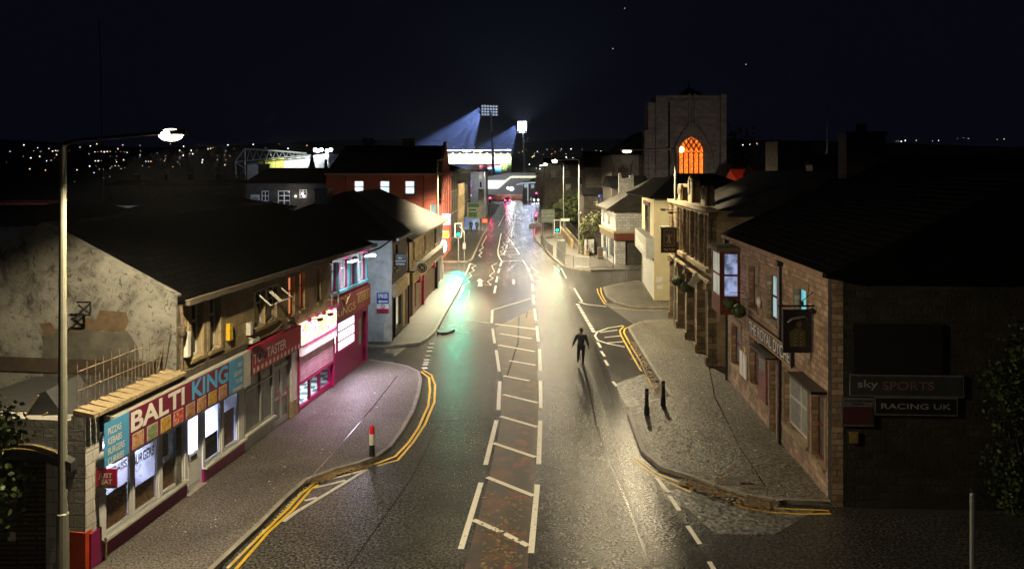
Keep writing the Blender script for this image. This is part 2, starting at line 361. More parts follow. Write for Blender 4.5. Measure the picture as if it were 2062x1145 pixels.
def chimney(F, u, v, z0, z1, parent, m='dark_stone', wu=.9, wv=.5, pots=3, name='chimney'):
    b = MB().box(F, u-wu/2, u+wu/2, v-wv/2, v+wv/2, z0, z1-.15).box(F, u-wu/2-.06, u+wu/2+.06, v-wv/2-.06, v+wv/2+.06, z1-.15, z1)
    c = b.link(name, m, parent)
    for i in range(pots):
        q = F.p(u-wu/2+wu*(i+.5)/pots, v, z1); MB().tube([q, q+Vector((0, 0, .38))], [.11, .09], 8).link('chimney_pot', 'dark_trim', c)
    return c
def shell(F, L, D, H, holes, parent, m, t=.28, side=None, name='wall', u0=0):
    b = MB(); b.wall(F, u0, u0+L, 0, H, holes, -t, 0)
    b.box(F, u0, u0+t, -D, -t, 0, H); b.box(F, u0+L-t, u0+L, -D, -t, 0, H); b.box(F, u0+t, u0+L-t, -D, -D+t, 0, H)
    return b.link(name, m, parent)

# ------------------------------------------------------------ setting: ground, hills, road, pavements, markings
def sheet(name, poly, z, m, label=None):
    b = MB(); b.add([(q[0], q[1], z) for q in poly], [tuple(range(len(poly)))]); return tag(b.link(name, m), kind='structure')
def poly(pts): return [G(*q) for q in pts]
gb = MB(); nx, ny = 60, 40
def hz(x, y):
    h = max(0, y-400)*.07; h = min(h, 43+5*sin(x*.006+1)+3*sin(x*.017))
    return h*(1+.08*sin(x*.013+y*.01)) - .012
vs = [(-1500+3000*i/nx, -60+(2600)*(j/ny)**1.5, 0) for j in range(ny+1) for i in range(nx+1)]
vs = [(x, y, hz(x, y)) for x, y, _ in vs]
gb.add(vs, [(j*(nx+1)+i, j*(nx+1)+i+1, (j+1)*(nx+1)+i+1, (j+1)*(nx+1)+i) for j in range(ny) for i in range(nx)])
tag(gb.link('ground', 'soil'), kind='structure')
road = [(-8.5, -30), (45, -30), (45, 21.5), (9.5, 21.5), (9.4, 47), (30, 47.3), (30, 54.8), (9.9, 56), (11, 62), (40, 62), (40, 75), (11.5, 75), (7, 84), (6.3, 115), (7, 160), (8, 200), (12, 236), (40, 262), (40, 268), (-60, 245), (-60, 236), (-8, 225), (-4.5, 200), (-4, 140), (-6.5, 92), (-7.2, 78), (-30, 79), (-30, 66), (-7, 67), (-7, 42), (-24, 41.5), (-24, 38.2), (-7.5, 38.5), (-9.3, 22)]
sheet('road', road, 0, 'asphalt')
def kerbed(name, edge, back, m, h=.12, k=.14):
    P = [Vector((q[0], q[1], 0)) for q in edge]
    # kerb stones along edge, pavement inside
    n = len(P); off = []
    cen = sum(P+[Vector((q[0], q[1], 0)) for q in back], Vector())/(n+len(back))
    for i in range(n):
        t = (P[min(i+1, n-1)]-P[max(i-1, 0)]).normalized(); q = Vector((-t.y, t.x, 0)); off.append((t, q))
    area = 0; full = P+[Vector((q[0], q[1], 0)) for q in back]
    for i in range(len(full)): a, b_ = full[i], full[(i+1) % len(full)]; area += a.x*b_.y-b_.x*a.y
    sgn = 1 if area > 0 else -1
    inn = [P[i]+off[i][1]*k*sgn for i in range(n)]
    kb = MB(); 
    for i in range(n-1):
        a, b_, c, d = P[i], P[i+1], inn[i+1], inn[i]; z = Vector((0, 0, h)); ln = (b_-a).length; st = max(1, int(ln/.92))
        for s_ in range(st):
            f0, f1 = s_/st, (s_+1)/st-.012/max(ln, .1)
            kb.hexa([a.lerp(b_, f0), a.lerp(b_, f1), d.lerp(c, f1), d.lerp(c, f0)]+[x+z for x in (a.lerp(b_, f0), a.lerp(b_, f1), d.lerp(c, f1), d.lerp(c, f0))])
    o = tag(kb.link('kerb', 'kerb'), kind='structure')
    pl = inn+[Vector((q[0], q[1], 0)) for q in back]
    if sgn < 0: pl = pl[::-1]
    mb = MB().prism(pl, .001, h-.006); tag(mb.link(name, m), kind='structure')
FL = Frame(G(379, 1003)-Vector((.1348, .9909, 0))*3.87, (.1348, .9909))
lk = [(-9.6, -20), (-8.4, 6)]+[tuple(q[:2]) for q in poly([(440, 1145), (530, 1060), (575, 1013), (620, 972), (680, 950), (725, 938), (762, 924), (790, 903), (812, 872), (835, 830), (846, 795), (850, 768), (845, 752), (822, 741), (790, 734), (745, 729)])]
kerbed('pavement', lk, [FL.p(20.2, -.4, 0), FL.p(0, -.4, 0), (-12, 18.3), (-14, -20)], 'pavement_tarmac')
l2 = [(-22, 42.0)]+[tuple(q[:2]) for q in poly([(771, 701), (845, 694), (860, 686), (876, 672), (901, 627), (920, 593), (929.6, 574), (932, 567), (926, 560), (910, 556)])]+[(-22, 68)]
kerbed('pavement', l2, [], 'flags')
l3 = [(-22, 78.3)]+[tuple(q[:2]) for q in poly([(895, 528), (940, 528), (951.6, 523), (958, 508), (973.6, 472), (983, 455), (988, 441), (995, 432), (1005, 415.5)])]+[(-3.0, 205), (-6, 222), (-60, 232)]
kerbed('pavement', l3, [], 'flags')
r1 = [tuple(q[:2]) for q in poly([(1677, 1018), (1556, 1013), (1505, 1005), (1440, 985), (1391, 966), (1330, 947), (1291, 914), (1276, 875), (1263, 835), (1270, 825), (1296, 817), (1349, 803), (1320, 758), (1296, 719), (1266, 668), (1265, 662), (1273, 657), (1298, 649), (1355, 646)])]+[(24, 47.6)]
FP = Frame(G(1675, 1020), (-.048, -.9988))        # pub front; u runs towards the camera, so far = negative
kerbed('pavement', r1, [(24, 40), (10.2, 36), (9.2, 22)], 'pavement_olive')
r2 = [tuple(q[:2]) for q in poly([(1284, 567), (1228, 577), (1214, 581), (1221, 599), (1239, 612), (1268, 620), (1332, 622)])]+[(24, 52.8)]
kerbed('pavement', r2, [(24, 62), (11, 62)], 'pavement_olive')
r3 = [(9, 205), (6.6, 160)]+[tuple(q[:2]) for q in poly([(1080, 430), (1080, 455), (1075, 470), (1080, 486), (1110, 518), (1133, 537), (1145, 541), (1190, 546), (1240, 545), (1289, 542)])]+[(36, 74.5)]
kerbed('pavement', r3, [(36, 90), (30, 205)], 'pavement_tarmac')
tag(MB().prism([G(1064, 456), G(1067, 460), G(1090, 458), G(1090, 451), G(1068, 451)], .001, .13).link('traffic_island', 'kerb'), kind='structure')
# surface patches
sheet('road_patch', poly([(1240, 772), (1296, 752), (1348, 803), (1296, 817), (1268, 824), (1250, 800)]), .004, 'setts')
sheet('road_patch', poly([(1395, 985), (1500, 1010), (1640, 1029), (1560, 1075), (1440, 1075), (1345, 985)]), .004, 'setts')
sheet('road_patch', poly([(1090, 520), (1135, 560), (1190, 740), (1230, 860), (1262, 990), (1330, 1145), (1440, 1145), (1330, 985), (1262, 840), (1220, 735), (1160, 605), (1128, 545)]), .004, 'asphalt_new')
sheet('road_patch', [(9.5, 47.4), (30, 47.4), (30, 52.7), (9.9, 53), (6.2, 55.5), (7.2, 47.6)], .004, 'side_asphalt')
sheet('road_patch', [(-24, 38.9), (-7.2, 39.2), (-5.8, 39.3), (-5.4, 41.6), (-24, 41.7)], .004, 'flags')
b = MB()
for a, c in (((1010, 830), (1077, 700)), ((1040, 850), (1076, 700)), ((1035, 915), (1074, 790)), ((1015, 1145), (1060, 985))): pass
tag(b.add([G(x, y, .005) for x, y in [(1012, 1180), (1056, 1180), (1063, 985), (1078, 830), (1078, 760), (1050, 760), (1040, 850), (1032, 960), (1022, 1060)]], [tuple(range(9))]).link('red_surfacing', 'red_surfacing'), kind='structure')
mat('worn_red', (.11, .045, .03), .55, col2=(.035, .03, .026), scale=1.3, bump=.5, bscale=40); e_ = M['worn_red'].node_tree.nodes['Color Ramp'].color_ramp.elements; e_[0].position = .47; e_[1].position = .6
sheet('red_surfacing', poly([(935, 1145), (985, 960), (1008, 850), (1012, 760), (998, 660), (1074, 620), (1082, 700), (1084, 850), (1074, 985), (1062, 1145)]), .003, 'worn_red')
# markings
mk = MB(); my = MB()
def line(b, pts, wd=.1, z=.009):
    P = [Vector(q) for q in pts]; 
    for i in range(len(P)-1):
        a, c = P[i], P[i+1]; t = (c-a).normalized(); q = Vector((-t.y, t.x, 0))*wd/2; e = t*wd*.25
        b.add([(*(a-e-q).xy, z), (*(c+e-q).xy, z), (*(c+e+q).xy, z), (*(a-e+q).xy, z)], [(0, 1, 2, 3)])
        z += .0004
def wl(*pts, w=.12): line(mk, poly(pts), w)
for s_ in [((928.5, 1103.5), (968.4, 972.2)), ((978, 934.6), (999.6, 846.3)), ((1003.7, 824.3), (1006.2, 767.7)), ((1005.3, 747.3), (999.3, 704.8)), ((996, 690.7), (992, 661.8)), ((990, 649.8), (991.4, 624)),
           ((1069.4, 1111.4), (1082, 976)), ((1084.7, 933), (1087.9, 847)), ((1088.8, 821), (1088, 767)), ((1088, 745.7), (1086.4, 702.6)), ((1083.9, 687.5), (1081, 657)), ((1078.9, 645), (1076.4, 621.5)), ((1075, 611.4), (1073.2, 593.2)), ((1072.9, 585.3), (1072, 571.2)), ((1071.3, 563), (1068, 551.7)), ((1066, 546), (1061, 536.6)), ((1058.7, 533.5), (1053.4, 524)), ((1045.5, 511), (1037.7, 499)), ((1034.5, 494), (1028, 483)),
           ((995.2, 589.4), (998.4, 575.3)), ((999.3, 568), (1001.5, 556.4)), ((1003, 549), (1006, 540.7)), ((1007, 536), (1010.3, 526.5)), ((1014, 513), (1017, 504.5)), ((1018.8, 499), (1022, 492)), ((1023, 489), (1026, 481))]: wl(*s_, w=.15)
wl((882, 1300), (915, 1150), w=.15); wl((1046, 1300), (1064, 1155), w=.15)
for s_ in [((1009.8, 838.3), (1079.9, 858.7)), ((995.4, 892.2), (1076, 919.3)), ((982.7, 961), (1072, 996.7)), ((955.6, 1047), (1008, 1070)), ((1017.7, 1074.8), (1060.8, 1097)), ((1014.6, 794.3), (1081.5, 810.3)), ((1015.7, 756.7), (1064.4, 766)), ((1026.7, 726), (1077, 734.7)), ((1004.7, 694.5), (1075.4, 707.4)), ((1007.8, 671.8), (1069, 681.3)), ((998.4, 652.3), (1077, 662.4))]: wl(*s_, w=.17)
wl((991.4, 624), (1070.7, 600), w=.1); wl((1003, 512.6), (1047, 511.8), w=.16); wl((1010, 525.7), (1053.8, 524.8), w=.16)
wl((1018, 506), (1043, 505.5), w=.13); wl((1020.6, 499.5), (1039.9, 498.6), w=.13)
for k in range(9):
    a = 477-k*5; wl((1028.5+k*1.1, a), (1029.3+k*1.1, a-3), w=.12)
for k in range(8):
    a = 431-k*3; wl((1040+k*3.2, a), (1041.5+k*3.2, a-1.8), w=.12)
wl((1010, 470), (1008, 475), (1005.8, 487), (1002.8, 503), (1003, 512.6), (1006.7, 520.5), (1010, 525), w=.1)
wl((1004, 455), (1016, 432), w=.12)
for z_ in ([(947, 530), (958.6, 534.5), (950, 539), (955, 545), (944, 550), (950, 554.5), (939.5, 563), (945.5, 567.6), (928, 577)],
           [(1001, 530), (990, 535), (996, 546.7), (985.7, 555.4), (993.6, 560), (981.4, 566.8), (989.2, 573.4), (977, 573.7)],
           [(980.5, 475), (973.5, 487), (970, 494), (973.5, 498), (965, 505), (971, 508), (964, 514), (969, 518)],
           [(1022, 486), (1012, 489), (1018, 492.5), (1010, 498), (1015.4, 502), (1006.7, 506.5), (1013.7, 511.8), (1003.2, 513.5)],
           [(1115, 536), (1126, 545), (1121, 552), (1117, 541)], [(1070, 538), (1084, 549), (1076, 553), (1092, 560), (1078, 568)]): wl(*z_, w=.07)
wl((946, 531), (941, 545), (936, 554), w=.14); wl((930, 578), (922, 600), w=.1); wl((935, 577), (925, 600), w=.1); wl((924, 577), (908, 602), (895, 635), w=.08)
wl((893, 555), (915, 556.5), (934, 561.5), w=.12)
for q in ((869.5, 692), (867, 700), (865, 706.6), (862.8, 716.4), (860, 724.4), (858.9, 729.6), (857.3, 734), (855.7, 741)): wl((q[0]-3, q[1]), (q[0]+2, q[1]-.4), w=.28)
wl((1166, 608), (1182, 612.7), (1220.8, 617), w=.12)
for k in range(11):
    f = k/10; wl((1164+31*f-2, 612+53*f), (1164+31*f+1.5, 615+53*f), w=.2)
for s_ in [((1203.8, 689.4), (1209.5, 699)), ((1210.6, 707), (1217.4, 717)), ((1218, 725), (1224, 735.3)), ((1234.4, 768), (1241, 777)), ((1156, 580), (1172, 607))]: wl(*s_, w=.13)
wl((1130, 540), (1140, 560), w=.12)
wl((1253.7, 655.4), (1225, 660), (1202.6, 668), (1198, 676), (1203.8, 685), (1225.4, 692), (1257, 698), w=.1)
wl((1208.3, 668.8), (1242.4, 664.5)); wl((1218.5, 679), (1249.2, 676)); wl((1224, 690), (1254.9, 687.6))
for s_ in [((1321.7, 961), (1345, 990)), ((1349, 999), (1367, 1026)), ((1385, 1059), (1409, 1094)), ((1428.6, 1131.5), (1446, 1160))]: wl(*s_, w=.12)
wl((572, 1049), (594, 1032), (737.5, 946), w=.13); wl((634, 982), (694, 967)); wl((615.5, 1007), (636.7, 1002)); wl((646.6, 969.5), (731, 947))
wl((924, 668), (945, 668), w=.1); wl((905, 655), (950, 646), w=.06); wl((950, 646), (985, 650), w=.06); wl((945, 585), (935, 630), w=.05)
wl((977, 573.5), (988, 573.7), w=.1)
tr_ = MB()
for k_, s_ in enumerate([[(1098, 497), (1118, 530), (1132, 560), (1140, 600), (1156, 660), (1168, 720), (1186, 780), (1200, 850), (1226, 930), (1262, 1010), (1310, 1145)], [(1131, 545), (1150, 590), (1180, 650), (1205, 720), (1232, 800), (1243, 850)], [(1045, 560), (1047, 600), (1043, 690), (1020, 760)],
   [(988, 760), (998, 800), (985, 850), (978, 860)], [(860, 850), (930, 845), (985, 842)], [(925, 646), (922, 668), (990, 664)], [(845, 700), (900, 705), (985, 690)], [(1090, 800), (1140, 802)], [(1060, 560), (1068, 600), (1060, 640)], [(700, 1145), (760, 1060), (830, 960), (880, 860)]]):
    line(tr_, poly(s_), .035 if k_ % 2 else .05, .0062)
for s_ in ([(620, 970), (640, 945), (690, 890), (752, 818), (800, 756)], [(1420, 700), (1440, 800), (1490, 900), (1545, 985)]): line(tr_, [G(x, y, .12) for x, y in s_], .035, .1235)
tag(tr_.link('tar_seams', 'tar'), kind='structure')
# arrows on the two lanes
mk.add([G(x, y, .009) for x, y in ((964, 567), (970, 567), (972, 576), (962, 576))], [(0, 1, 2, 3)]); mk.add([G(x, y, .009) for x, y in ((960, 566), (965, 560.5), (974, 566))], [(0, 1, 2)])
mk.add([G(x, y, .009) for x, y in ((1033, 563), (1037, 563), (1036, 572), (1032, 572))], [(0, 1, 2, 3)])
tag(mk.link('road_markings', 'line_white'), kind='structure')
def yl(*pts, w=.09): line(my, poly(pts), w)
yl((457.4, 1144), (519.7, 1081.6), (579.4, 1024), (605.5, 994.4), (639, 968)); yl((475, 1145), (539.6, 1071.6), (589.4, 1026.8), (624, 987), (640, 976))
yl((440, 1162), (457.4, 1144)); yl((455, 1168), (475, 1145))
yl((753.7, 934.7), (796, 918.5), (823.4, 890), (843, 860), (862.3, 816.4), (865.8, 785), (864, 760.5), (848, 748)); yl((761, 937), (801, 926), (832, 890), (855, 855), (874.5, 809.4), (876, 774.5), (869, 755), (852, 745))
yl((1256, 657), (1248, 665), (1250, 674), (1275, 719), (1291, 746.7)); yl((1271, 657), (1258, 661.5), (1256, 669.5), (1275, 703.5), (1290, 728), (1303, 757), (1318, 790))
yl((1202.6, 581), (1204, 589), (1210.6, 601), (1218.5, 612.7)); yl((1209.5, 579), (1210.6, 589), (1216, 601), (1221, 608))
yl((1230, 618.5), (1284, 624), (1332, 624.5)); yl((1298, 650.5), (1330, 647.5))
yl((1481, 1014.6), (1526.6, 1021.5), (1668, 1027.5)); yl((1484, 1018.5), (1547.7, 1030.6), (1614, 1035), (1671, 1033.6))
yl((1279.5, 920.6), (1321.7, 952), (1397, 983)); yl((1272, 922), (1316, 957), (1390, 990))
tag(my.link('yellow_lines', 'line_yellow'), kind='structure')
# leaves along the gutters and over the pavements
rl = random.Random(3)
def scatter(name, n, fn, m, s0=.04, s1=.09, zf=None):
    b = MB()
    for _ in range(n):
        p = fn(); a = rl.random()*6.28; s_ = rl.uniform(s0, s1); q = Vector((cos(a), sin(a), rl.uniform(-.25, .35)))*s_; t = Vector((-sin(a), cos(a), rl.uniform(-.2, .2)))*s_*.6
        b.add([p-q, p+t, p+q, p-t], [(0, 1, 2, 3)])
    return tag(b.link(name, m), kind='stuff', label=None)
def along(pts, spread, z):
    P = poly(pts)
    def f():
        i = rl.randrange(len(P)-1); q = P[i].lerp(P[i+1], rl.random()); return q+Vector((rl.gauss(0, spread), rl.gauss(0, spread), z+rl.random()*.05))
    return f
o = scatter('fallen_leaves', 1500, along([(1391, 972), (1440, 992), (1505, 1011), (1545, 1019)], .16, .02), 'fallen')
o = scatter('fallen_leaves', 900, along([(1275, 690), (1300, 735), (1322, 778), (1345, 806)], .16, .02), 'fallen')
o = scatter('fallen_leaves', 260, along([(625, 975), (680, 953), (740, 940)], .08, .02), 'fallen')
o = scatter('fallen_leaves', 160, lambda: G(rl.uniform(970, 1050), rl.uniform(985, 1145), .015), 'fallen')
def onpave():
    while True:
        x, y = rl.uniform(1300, 1660), rl.uniform(690, 1010)
        if x > 1275+max(0, (y-830))*1.0+0 and x < 1462+(y-765)*.83-4 and y > 690 and not (y > 940 and x < 1391+(y-966)*3): return G(x, y, .13)
o = scatter('fallen_leaves', 650, onpave, 'fallen', .035, .08)
o = scatter('litter', 60, lambda: FL.p(rl.uniform(1, 19), rl.uniform(.4, 2.8), .125), 'litter_white', .02, .05)
o = scatter('litter', 90, onpave, 'litter_white', .025, .05)
o = scatter('litter', 60, lambda: G(*((lambda t: (450+t*170, 1150-t*175))(rl.random())), .02), 'litter_white', .03, .06)
# drain covers
dc = MB()
for x, y, s_ in ((750, 832, .3), (700, 833, .15), (1313, 653, .6), (1478, 975, .5), (1520, 985, .35)):
    c = G(x, y); dc.add([(c.x-s_, c.y-s_*.6, .123), (c.x+s_, c.y-s_*.6, .123), (c.x+s_, c.y+s_*.6, .123), (c.x-s_, c.y+s_*.6, .123)], [(0, 1, 2, 3)])
tag(dc.link('drain_covers', 'dark_trim'), kind='structure')
# ------------------------------------------------------------ LEFT ROW: three shops under one run of roof
uA = FL.uz(355, 735)[0]          # where the gable wall stands
uA1 = FL.uz(492.5, 760)[0]; uB1 = FL.uz(597, 700)[0]; uC1 = FL.uz(741, 700)[0]
EZ, RR, DV = 5.6, 2.05, -8.0     # eave height, ridge rise, depth
def cut(F, h, n, gap=.0):        # split a hole in n side by side
    u0, u1, z0, z1 = h; w_ = (u1-u0-gap*(n-1))/n
    return [(u0+i*(w_+gap), u0+i*(w_+gap)+w_, z0, z1) for i in range(n)]
G_ = FL.p(uA, 0, 0)
A = thing('takeaway_shop', 'takeaway shop with pale blue and maroon fascia reading BALTI KING below a stained rendered gable', 'shop', tuple(FL.p(0, 0, 0)), 'shops in the terrace')
# --- upper floor, front
ups = [FL.hole(383, 615, 407, 712), FL.hole(420, 604, 442, 694)]
zt = max(h[3] for h in ups); zb = min(h[2] for h in ups); ups = [(h[0], h[1], zb, zt) for h in ups]
b = MB(); b.wall(FL, uA+.02, uA1, 3.6, EZ, ups, -.28, 0)
b.wall(FL, uA1-.02, uA1, 0, 3.6, [], -4, 0)
b.link('front_wall', 'sandstone_tan', A)
for h in ups: window(FL, h, A, pane='dark_pane', frame='white_paint', bar=.07, sill='stone_trim', split=.66)
st = MB()
for h in ups:
    st.box(FL, h[0]-.16, h[0], 0, .05, zb, zt); st.box(FL, h[1], h[1]+.16, 0, .05, zb, zt)
st.box(FL, ups[0][0]-.2, ups[1][1]+.2, 0, .07, zt, zt+.22); st.link('window_surround', 'stone_trim', A)
# --- gable wall, facing the camera
FG = Frame(G_, (FL.n.x, FL.n.y))           # u to the right, negative goes back from the street
gw = MB().slab(FG, [(-8.1, 0), (0, 0), (0, EZ+.17), (-4, EZ+RR+.06), (-8.1, EZ+.1)], -.25, 0)
m, t, bs = nodes('stained_render'); L_ = t.links.new; tc = N(t, 'ShaderNodeTexCoord')
n1 = N(t, 'ShaderNodeTexNoise', Scale=1.1, Detail=10.0, Roughness=.72, Distortion=.8); L_(tc.outputs['Object'], n1.inputs['Vector'])
r1_ = N(t, 'ShaderNodeValToRGB'); e = r1_.color_ramp.elements; e[0].position = .36; e[0].color = (.045, .042, .037, 1); e[1].position = .5; e[1].color = (.16, .155, .14, 1)
q = e.new(.68); q.color = (.23, .222, .2, 1); L_(n1.outputs[0], r1_.inputs[0])
n2 = N(t, 'ShaderNodeTexNoise', Scale=4.5, Detail=6.0, Roughness=.6, Distortion=1.4); L_(tc.outputs['Object'], n2.inputs['Vector'])
r2_ = N(t, 'ShaderNodeValToRGB'); r2_.color_ramp.elements[0].position = .36; r2_.color_ramp.elements[0].color = (.35, .33, .3, 1); r2_.color_ramp.elements[1].position = .43; r2_.color_ramp.elements[1].color = (1, 1, 1, 1); L_(n2.outputs[0], r2_.inputs[0])
mm = N(t, 'ShaderNodeMixRGB'); mm.blend_type = 'MULTIPLY'; mm.inputs[0].default_value = 1; L_(r1_.outputs[0], mm.inputs[1]); L_(r2_.outputs[0], mm.inputs[2]); L_(mm.outputs[0], bs.inputs['Base Color'])
bs.inputs['Roughness'].default_value = .9; bp = N(t, 'ShaderNodeBump', Strength=.5, Distance=.03); L_(n2.outputs[0], bp.inputs['Height']); L_(bp.outputs[0], bs.inputs['Normal']); M['stained_render'] = m
gw.link('gable_wall', 'stained_render', A)
def ragged(F, pts, v0, v1, amp=.07, step=.16, seed=1):
    rr = random.Random(seed); P = [F.uz(*q) for q in pts]; out = []
    for i in range(len(P)):
        a, c = Vector(P[i]), Vector(P[(i+1) % len(P)]); k = max(1, int((c-a).length/step))
        for j in range(k): q = a.lerp(c, j/k); out.append((q.x+rr.uniform(-amp, amp), q.y+rr.uniform(-amp, amp)))
    return MB().slab(F, out, v0, v1)
mat('brown_scar', (.115, .078, .042), .9, col2=(.07, .048, .028), scale=3, bump=.5); mat('grey_scar', (.1, .095, .075), .9, col2=(.045, .042, .034), scale=1.6, bump=.5)
ragged(FG, [(82, 655), (100, 646), (112, 662), (145, 655), (190, 640), (205, 625), (240, 624), (256, 628), (262, 645), (254, 665), (232, 668), (190, 668), (120, 672), (88, 680)], .002, .006).link('bare_patch', 'brown_scar', A)['label'] = 'bare brown masonry scar in the render'
ragged(FG, [(86, 678), (120, 668), (180, 664), (235, 668), (258, 664), (275, 690), (282, 730), (272, 775), (88, 775), (84, 720)], .007, .011, .04).link('bare_patch', 'grey_scar', A)['label'] = 'dark grey lower patch of the gable'
MB().box(FG, -8, -.35, .012, .03, 3.55, 3.95).link('flashing', 'wood_dark', A)
ib = MB(); pu = lambda x, y: FG.p(*(lambda q: (q[0], .35, q[1]))(FG.uz(x, y, .35)))
for a, c in (((155, 608), (182, 608)), ((158, 614), (182, 632)), ((182, 608), (182, 634)), ((147, 643), (180, 612)), ((160, 634), (182, 634))): ib.tube([pu(*a), pu(*c)], .025, 6)
ib.link('iron_bracket', 'black_paint', A)
# --- single-storey extension
f2 = FL.uz
wins = [FL.hole(213, 880, 266, 1066), FL.hole(271, 880, 320, 1035), FL.hole(327, 880, 372, 1000)]
TZ = 2.42; SZ = .62
wins = [(h[0], h[1], SZ, TZ) for h in wins]; door = FL.hole(376, 900, 408, 1003); door = (door[0], door[1], .14, TZ)
wins2 = [(h[0], h[1], SZ, TZ) for h in (FL.hole(413, 800, 446, 925), FL.hole(451, 800, 480, 900))]
b = MB(); gap = wins+[door]+wins2
b.wall(FL, .0, uA1-.02, SZ-.1, 2.6, [(h[0]-.02, h[1]+.02, h[2]-.02, h[3]+.02) for h in wins+wins2]+[(door[0]-.03, door[1]+.03, .0, TZ+.02)], -.12, 0)
b.link('shopfront_frame', 'upvc', A)
for i, h in enumerate(wins+wins2):
    w_ = window(FL, h, A, v=-.02, frame='upvc', pane='glass', rows=1, bar=.05, name='shop_window')
pm = MB().box(FL, -.02, door[0]-.03, -.1, .02, .13, SZ-.1); pm.box(FL, door[1]+.03, uA1-.03, -.1, .02, .13, SZ-.1); pm.link('plinth', 'maroon', A)
sl = MB().box(FL, 0.02, door[0]-.03, 0, .12, SZ-.1, SZ-.04); sl.box(FL, door[1]+.03, uA1-.03, 0, .12, SZ-.1, SZ-.04); sl.link('sill', 'white_paint', A)
d_ = MB(); d_.wall(FL, door[0], door[1], .14, TZ, [(door[0]+.12, door[1]-.12, 1.15, 2.2)], -.09, -.03); d_.box(FL, door[0]+.12, door[1]-.12, -.08, -.02, .3, .95)
dd = d_.link('door', 'upvc', A); MB().box(FL, door[0]+.1, door[1]-.1, -.07, -.05, 1.13, 2.22).link('pane', 'glass', dd)
MB().box(FL, door[0]+.25, door[1]-.3, -.03, .0, 1.02, 1.1).link('letterbox', 'charcoal', dd); MB().tube([FL.p(door[0]+.07, .02, 1.05), FL.p(door[0]+.07, .02, 1.25)], .015).link('handle', 'charcoal', dd)
MB().box(FL, door[0]-.05, door[1]+.05, -.1, .12, .12, .14).link('doorstep', 'kerb', A)
FS = Frame(FL.p(0, 0, 0), (FL.n.x, FL.n.y))
uN = FL.uz(172, 1000)[0]; b = MB().box(FL, uN, .0, -.35, .0, .9, 3.6).box(FL, uN, -.02, -4, -.35, 0, 3.5); b.link('side_wall', 'painted_brick', A)
MB().box(FL, uN-.03, uN+.2, -.55, .02, .13, 1.0).link('side_plinth', 'orange_red', A)
MB().box(FL, uN+.1, .0, .025, .07, .13, .92).link('corner_plinth', 'maroon', A)
MB().tube([FL.p(.1, .1, .13), FL.p(.1, .1, .62)], .03, 6).link('downpipe', 'stone_trim', A)
MB().tube([FL.p(-.08, -.1, 2.4), FL.p(-.06, -.02, 1.2), FL.p(-.08, 0, .95)], .018, 5).link('cable', 'black_paint', A)
MB().box(FL, -.16, -.03, -.16, .02, 1.75, 2.35).link('meter_box', 'white_paint', A)
MB().box(FL, .3, uA1, -4.2, -.1, 3.28, 3.42).link('flat_roof', 'charcoal', A)
MB().box(FL, .3, uA1, -.1, .1, 3.3, 3.62).link('parapet', 'dark_trim', A)
cp = MB(); k = 22
for i in range(k):
    u0 = uN+(uA+.15-uN)*i/k; u1 = uN+(uA+.15-uN)*(i+1)/k-.02; j = (i % 2)*.03
    cp.hexa([FL.p(u0, -.3, 3.63+j), FL.p(u1, -.3, 3.63+j), FL.p(u1, .22, 3.58), FL.p(u0, .22, 3.58), FL.p(u0, -.3, 3.74+j), FL.p(u1, -.3, 3.74+j), FL.p(u1, .22, 3.66), FL.p(u0, .22, 3.66)])
cp.link('coping', 'stone_trim', A)
# railing on the coping
rt = thing('terrace_railing', 'leaning rusty spiked iron railing on the coping above the BALTI KING sign', 'railing', tuple(FL.p(.1, -.25, 3.74)))
rb = MB(); ns = 22; ru = uA-.15
for zz in (.42, .86): rb.tube([FL.p(uN+.1, -.28, 3.72+zz), FL.p(ru, -.28, 3.74+zz)], .016, 6)
rb.link('rail', 'rust_iron', rt); pb = MB()
for i in range(ns+1):
    u = uN+.12+(ru-.14-uN)*i/ns; tl = random.uniform(-.03, .03); hh = .99 if i % 2 == 0 else .6
    pb.tube([FL.p(u, -.28, 3.72), FL.p(u+tl, -.28, 3.72+hh), FL.p(u+tl, -.28, 3.79+hh)], [.011, .011, .002], 5)
pb.link('spiked_bars', 'rust_iron', rt)
MB().tube([FL.p(ru, -.28, 3.7), FL.p(ru+.05, -.1, 4.85)], .02).tube([FL.p(ru, -.28, 4.5), FL.p(ru-.3, -.28, 3.74)], .02).link('end_brace', 'rust_iron', rt)
# fascia sign
hs = FL.hole(210, 838, 491.6, 778, .25); sz0, sz1 = 2.32, 3.42
sg = MB().box(FL, .18, uA1-.08, .0, .25, sz0, sz1).link('fascia_sign', 'white_paint', A); sg['label'] = 'BALTI KING fascia board with a row of food pictures'
def su(px): return FL.uz(px, 800, .26)[0]
pA = [(su(210), su(260), 'sign_blue'), (su(260), su(461), 'sign_maroon'), (su(461), su(490), 'sign_blue')]
for a, c, mm_ in pA: MB().box(FL, a, c, .25, .262, sz0+.05, sz1-.05).link('sign_panel', mm_, sg)
for i, s_ in enumerate(['PIZZAS', 'KEBABS', 'BURGERS', 'CURRIES']):
    text('lettering', s_, FL, su(217), su(217)+[.5, .52, .62, .6][i], sz1-.36-i*.23, sz1-.2-i*.23, .268, 'white_letters', sg, .012)
text('lettering', 'BALTI', FL, su(263), su(371), sz0+.52, sz1-.1, .27, 'white_letters', sg, .03)
text('lettering', 'KING', FL, su(386), su(459), sz0+.5, sz1-.08, .27, 'blue_letters', sg, .03)
for i, (s_, w_) in enumerate([('FREE', .3), ('DELIVERY', .55), ('T: 01282', .45), ('838909', .62)]):
    text('lettering', s_, FL, su(488)-w_, su(488), sz1-.34-i*.24, sz1-.2-i*.24, .268, 'white_letters', sg, .012)
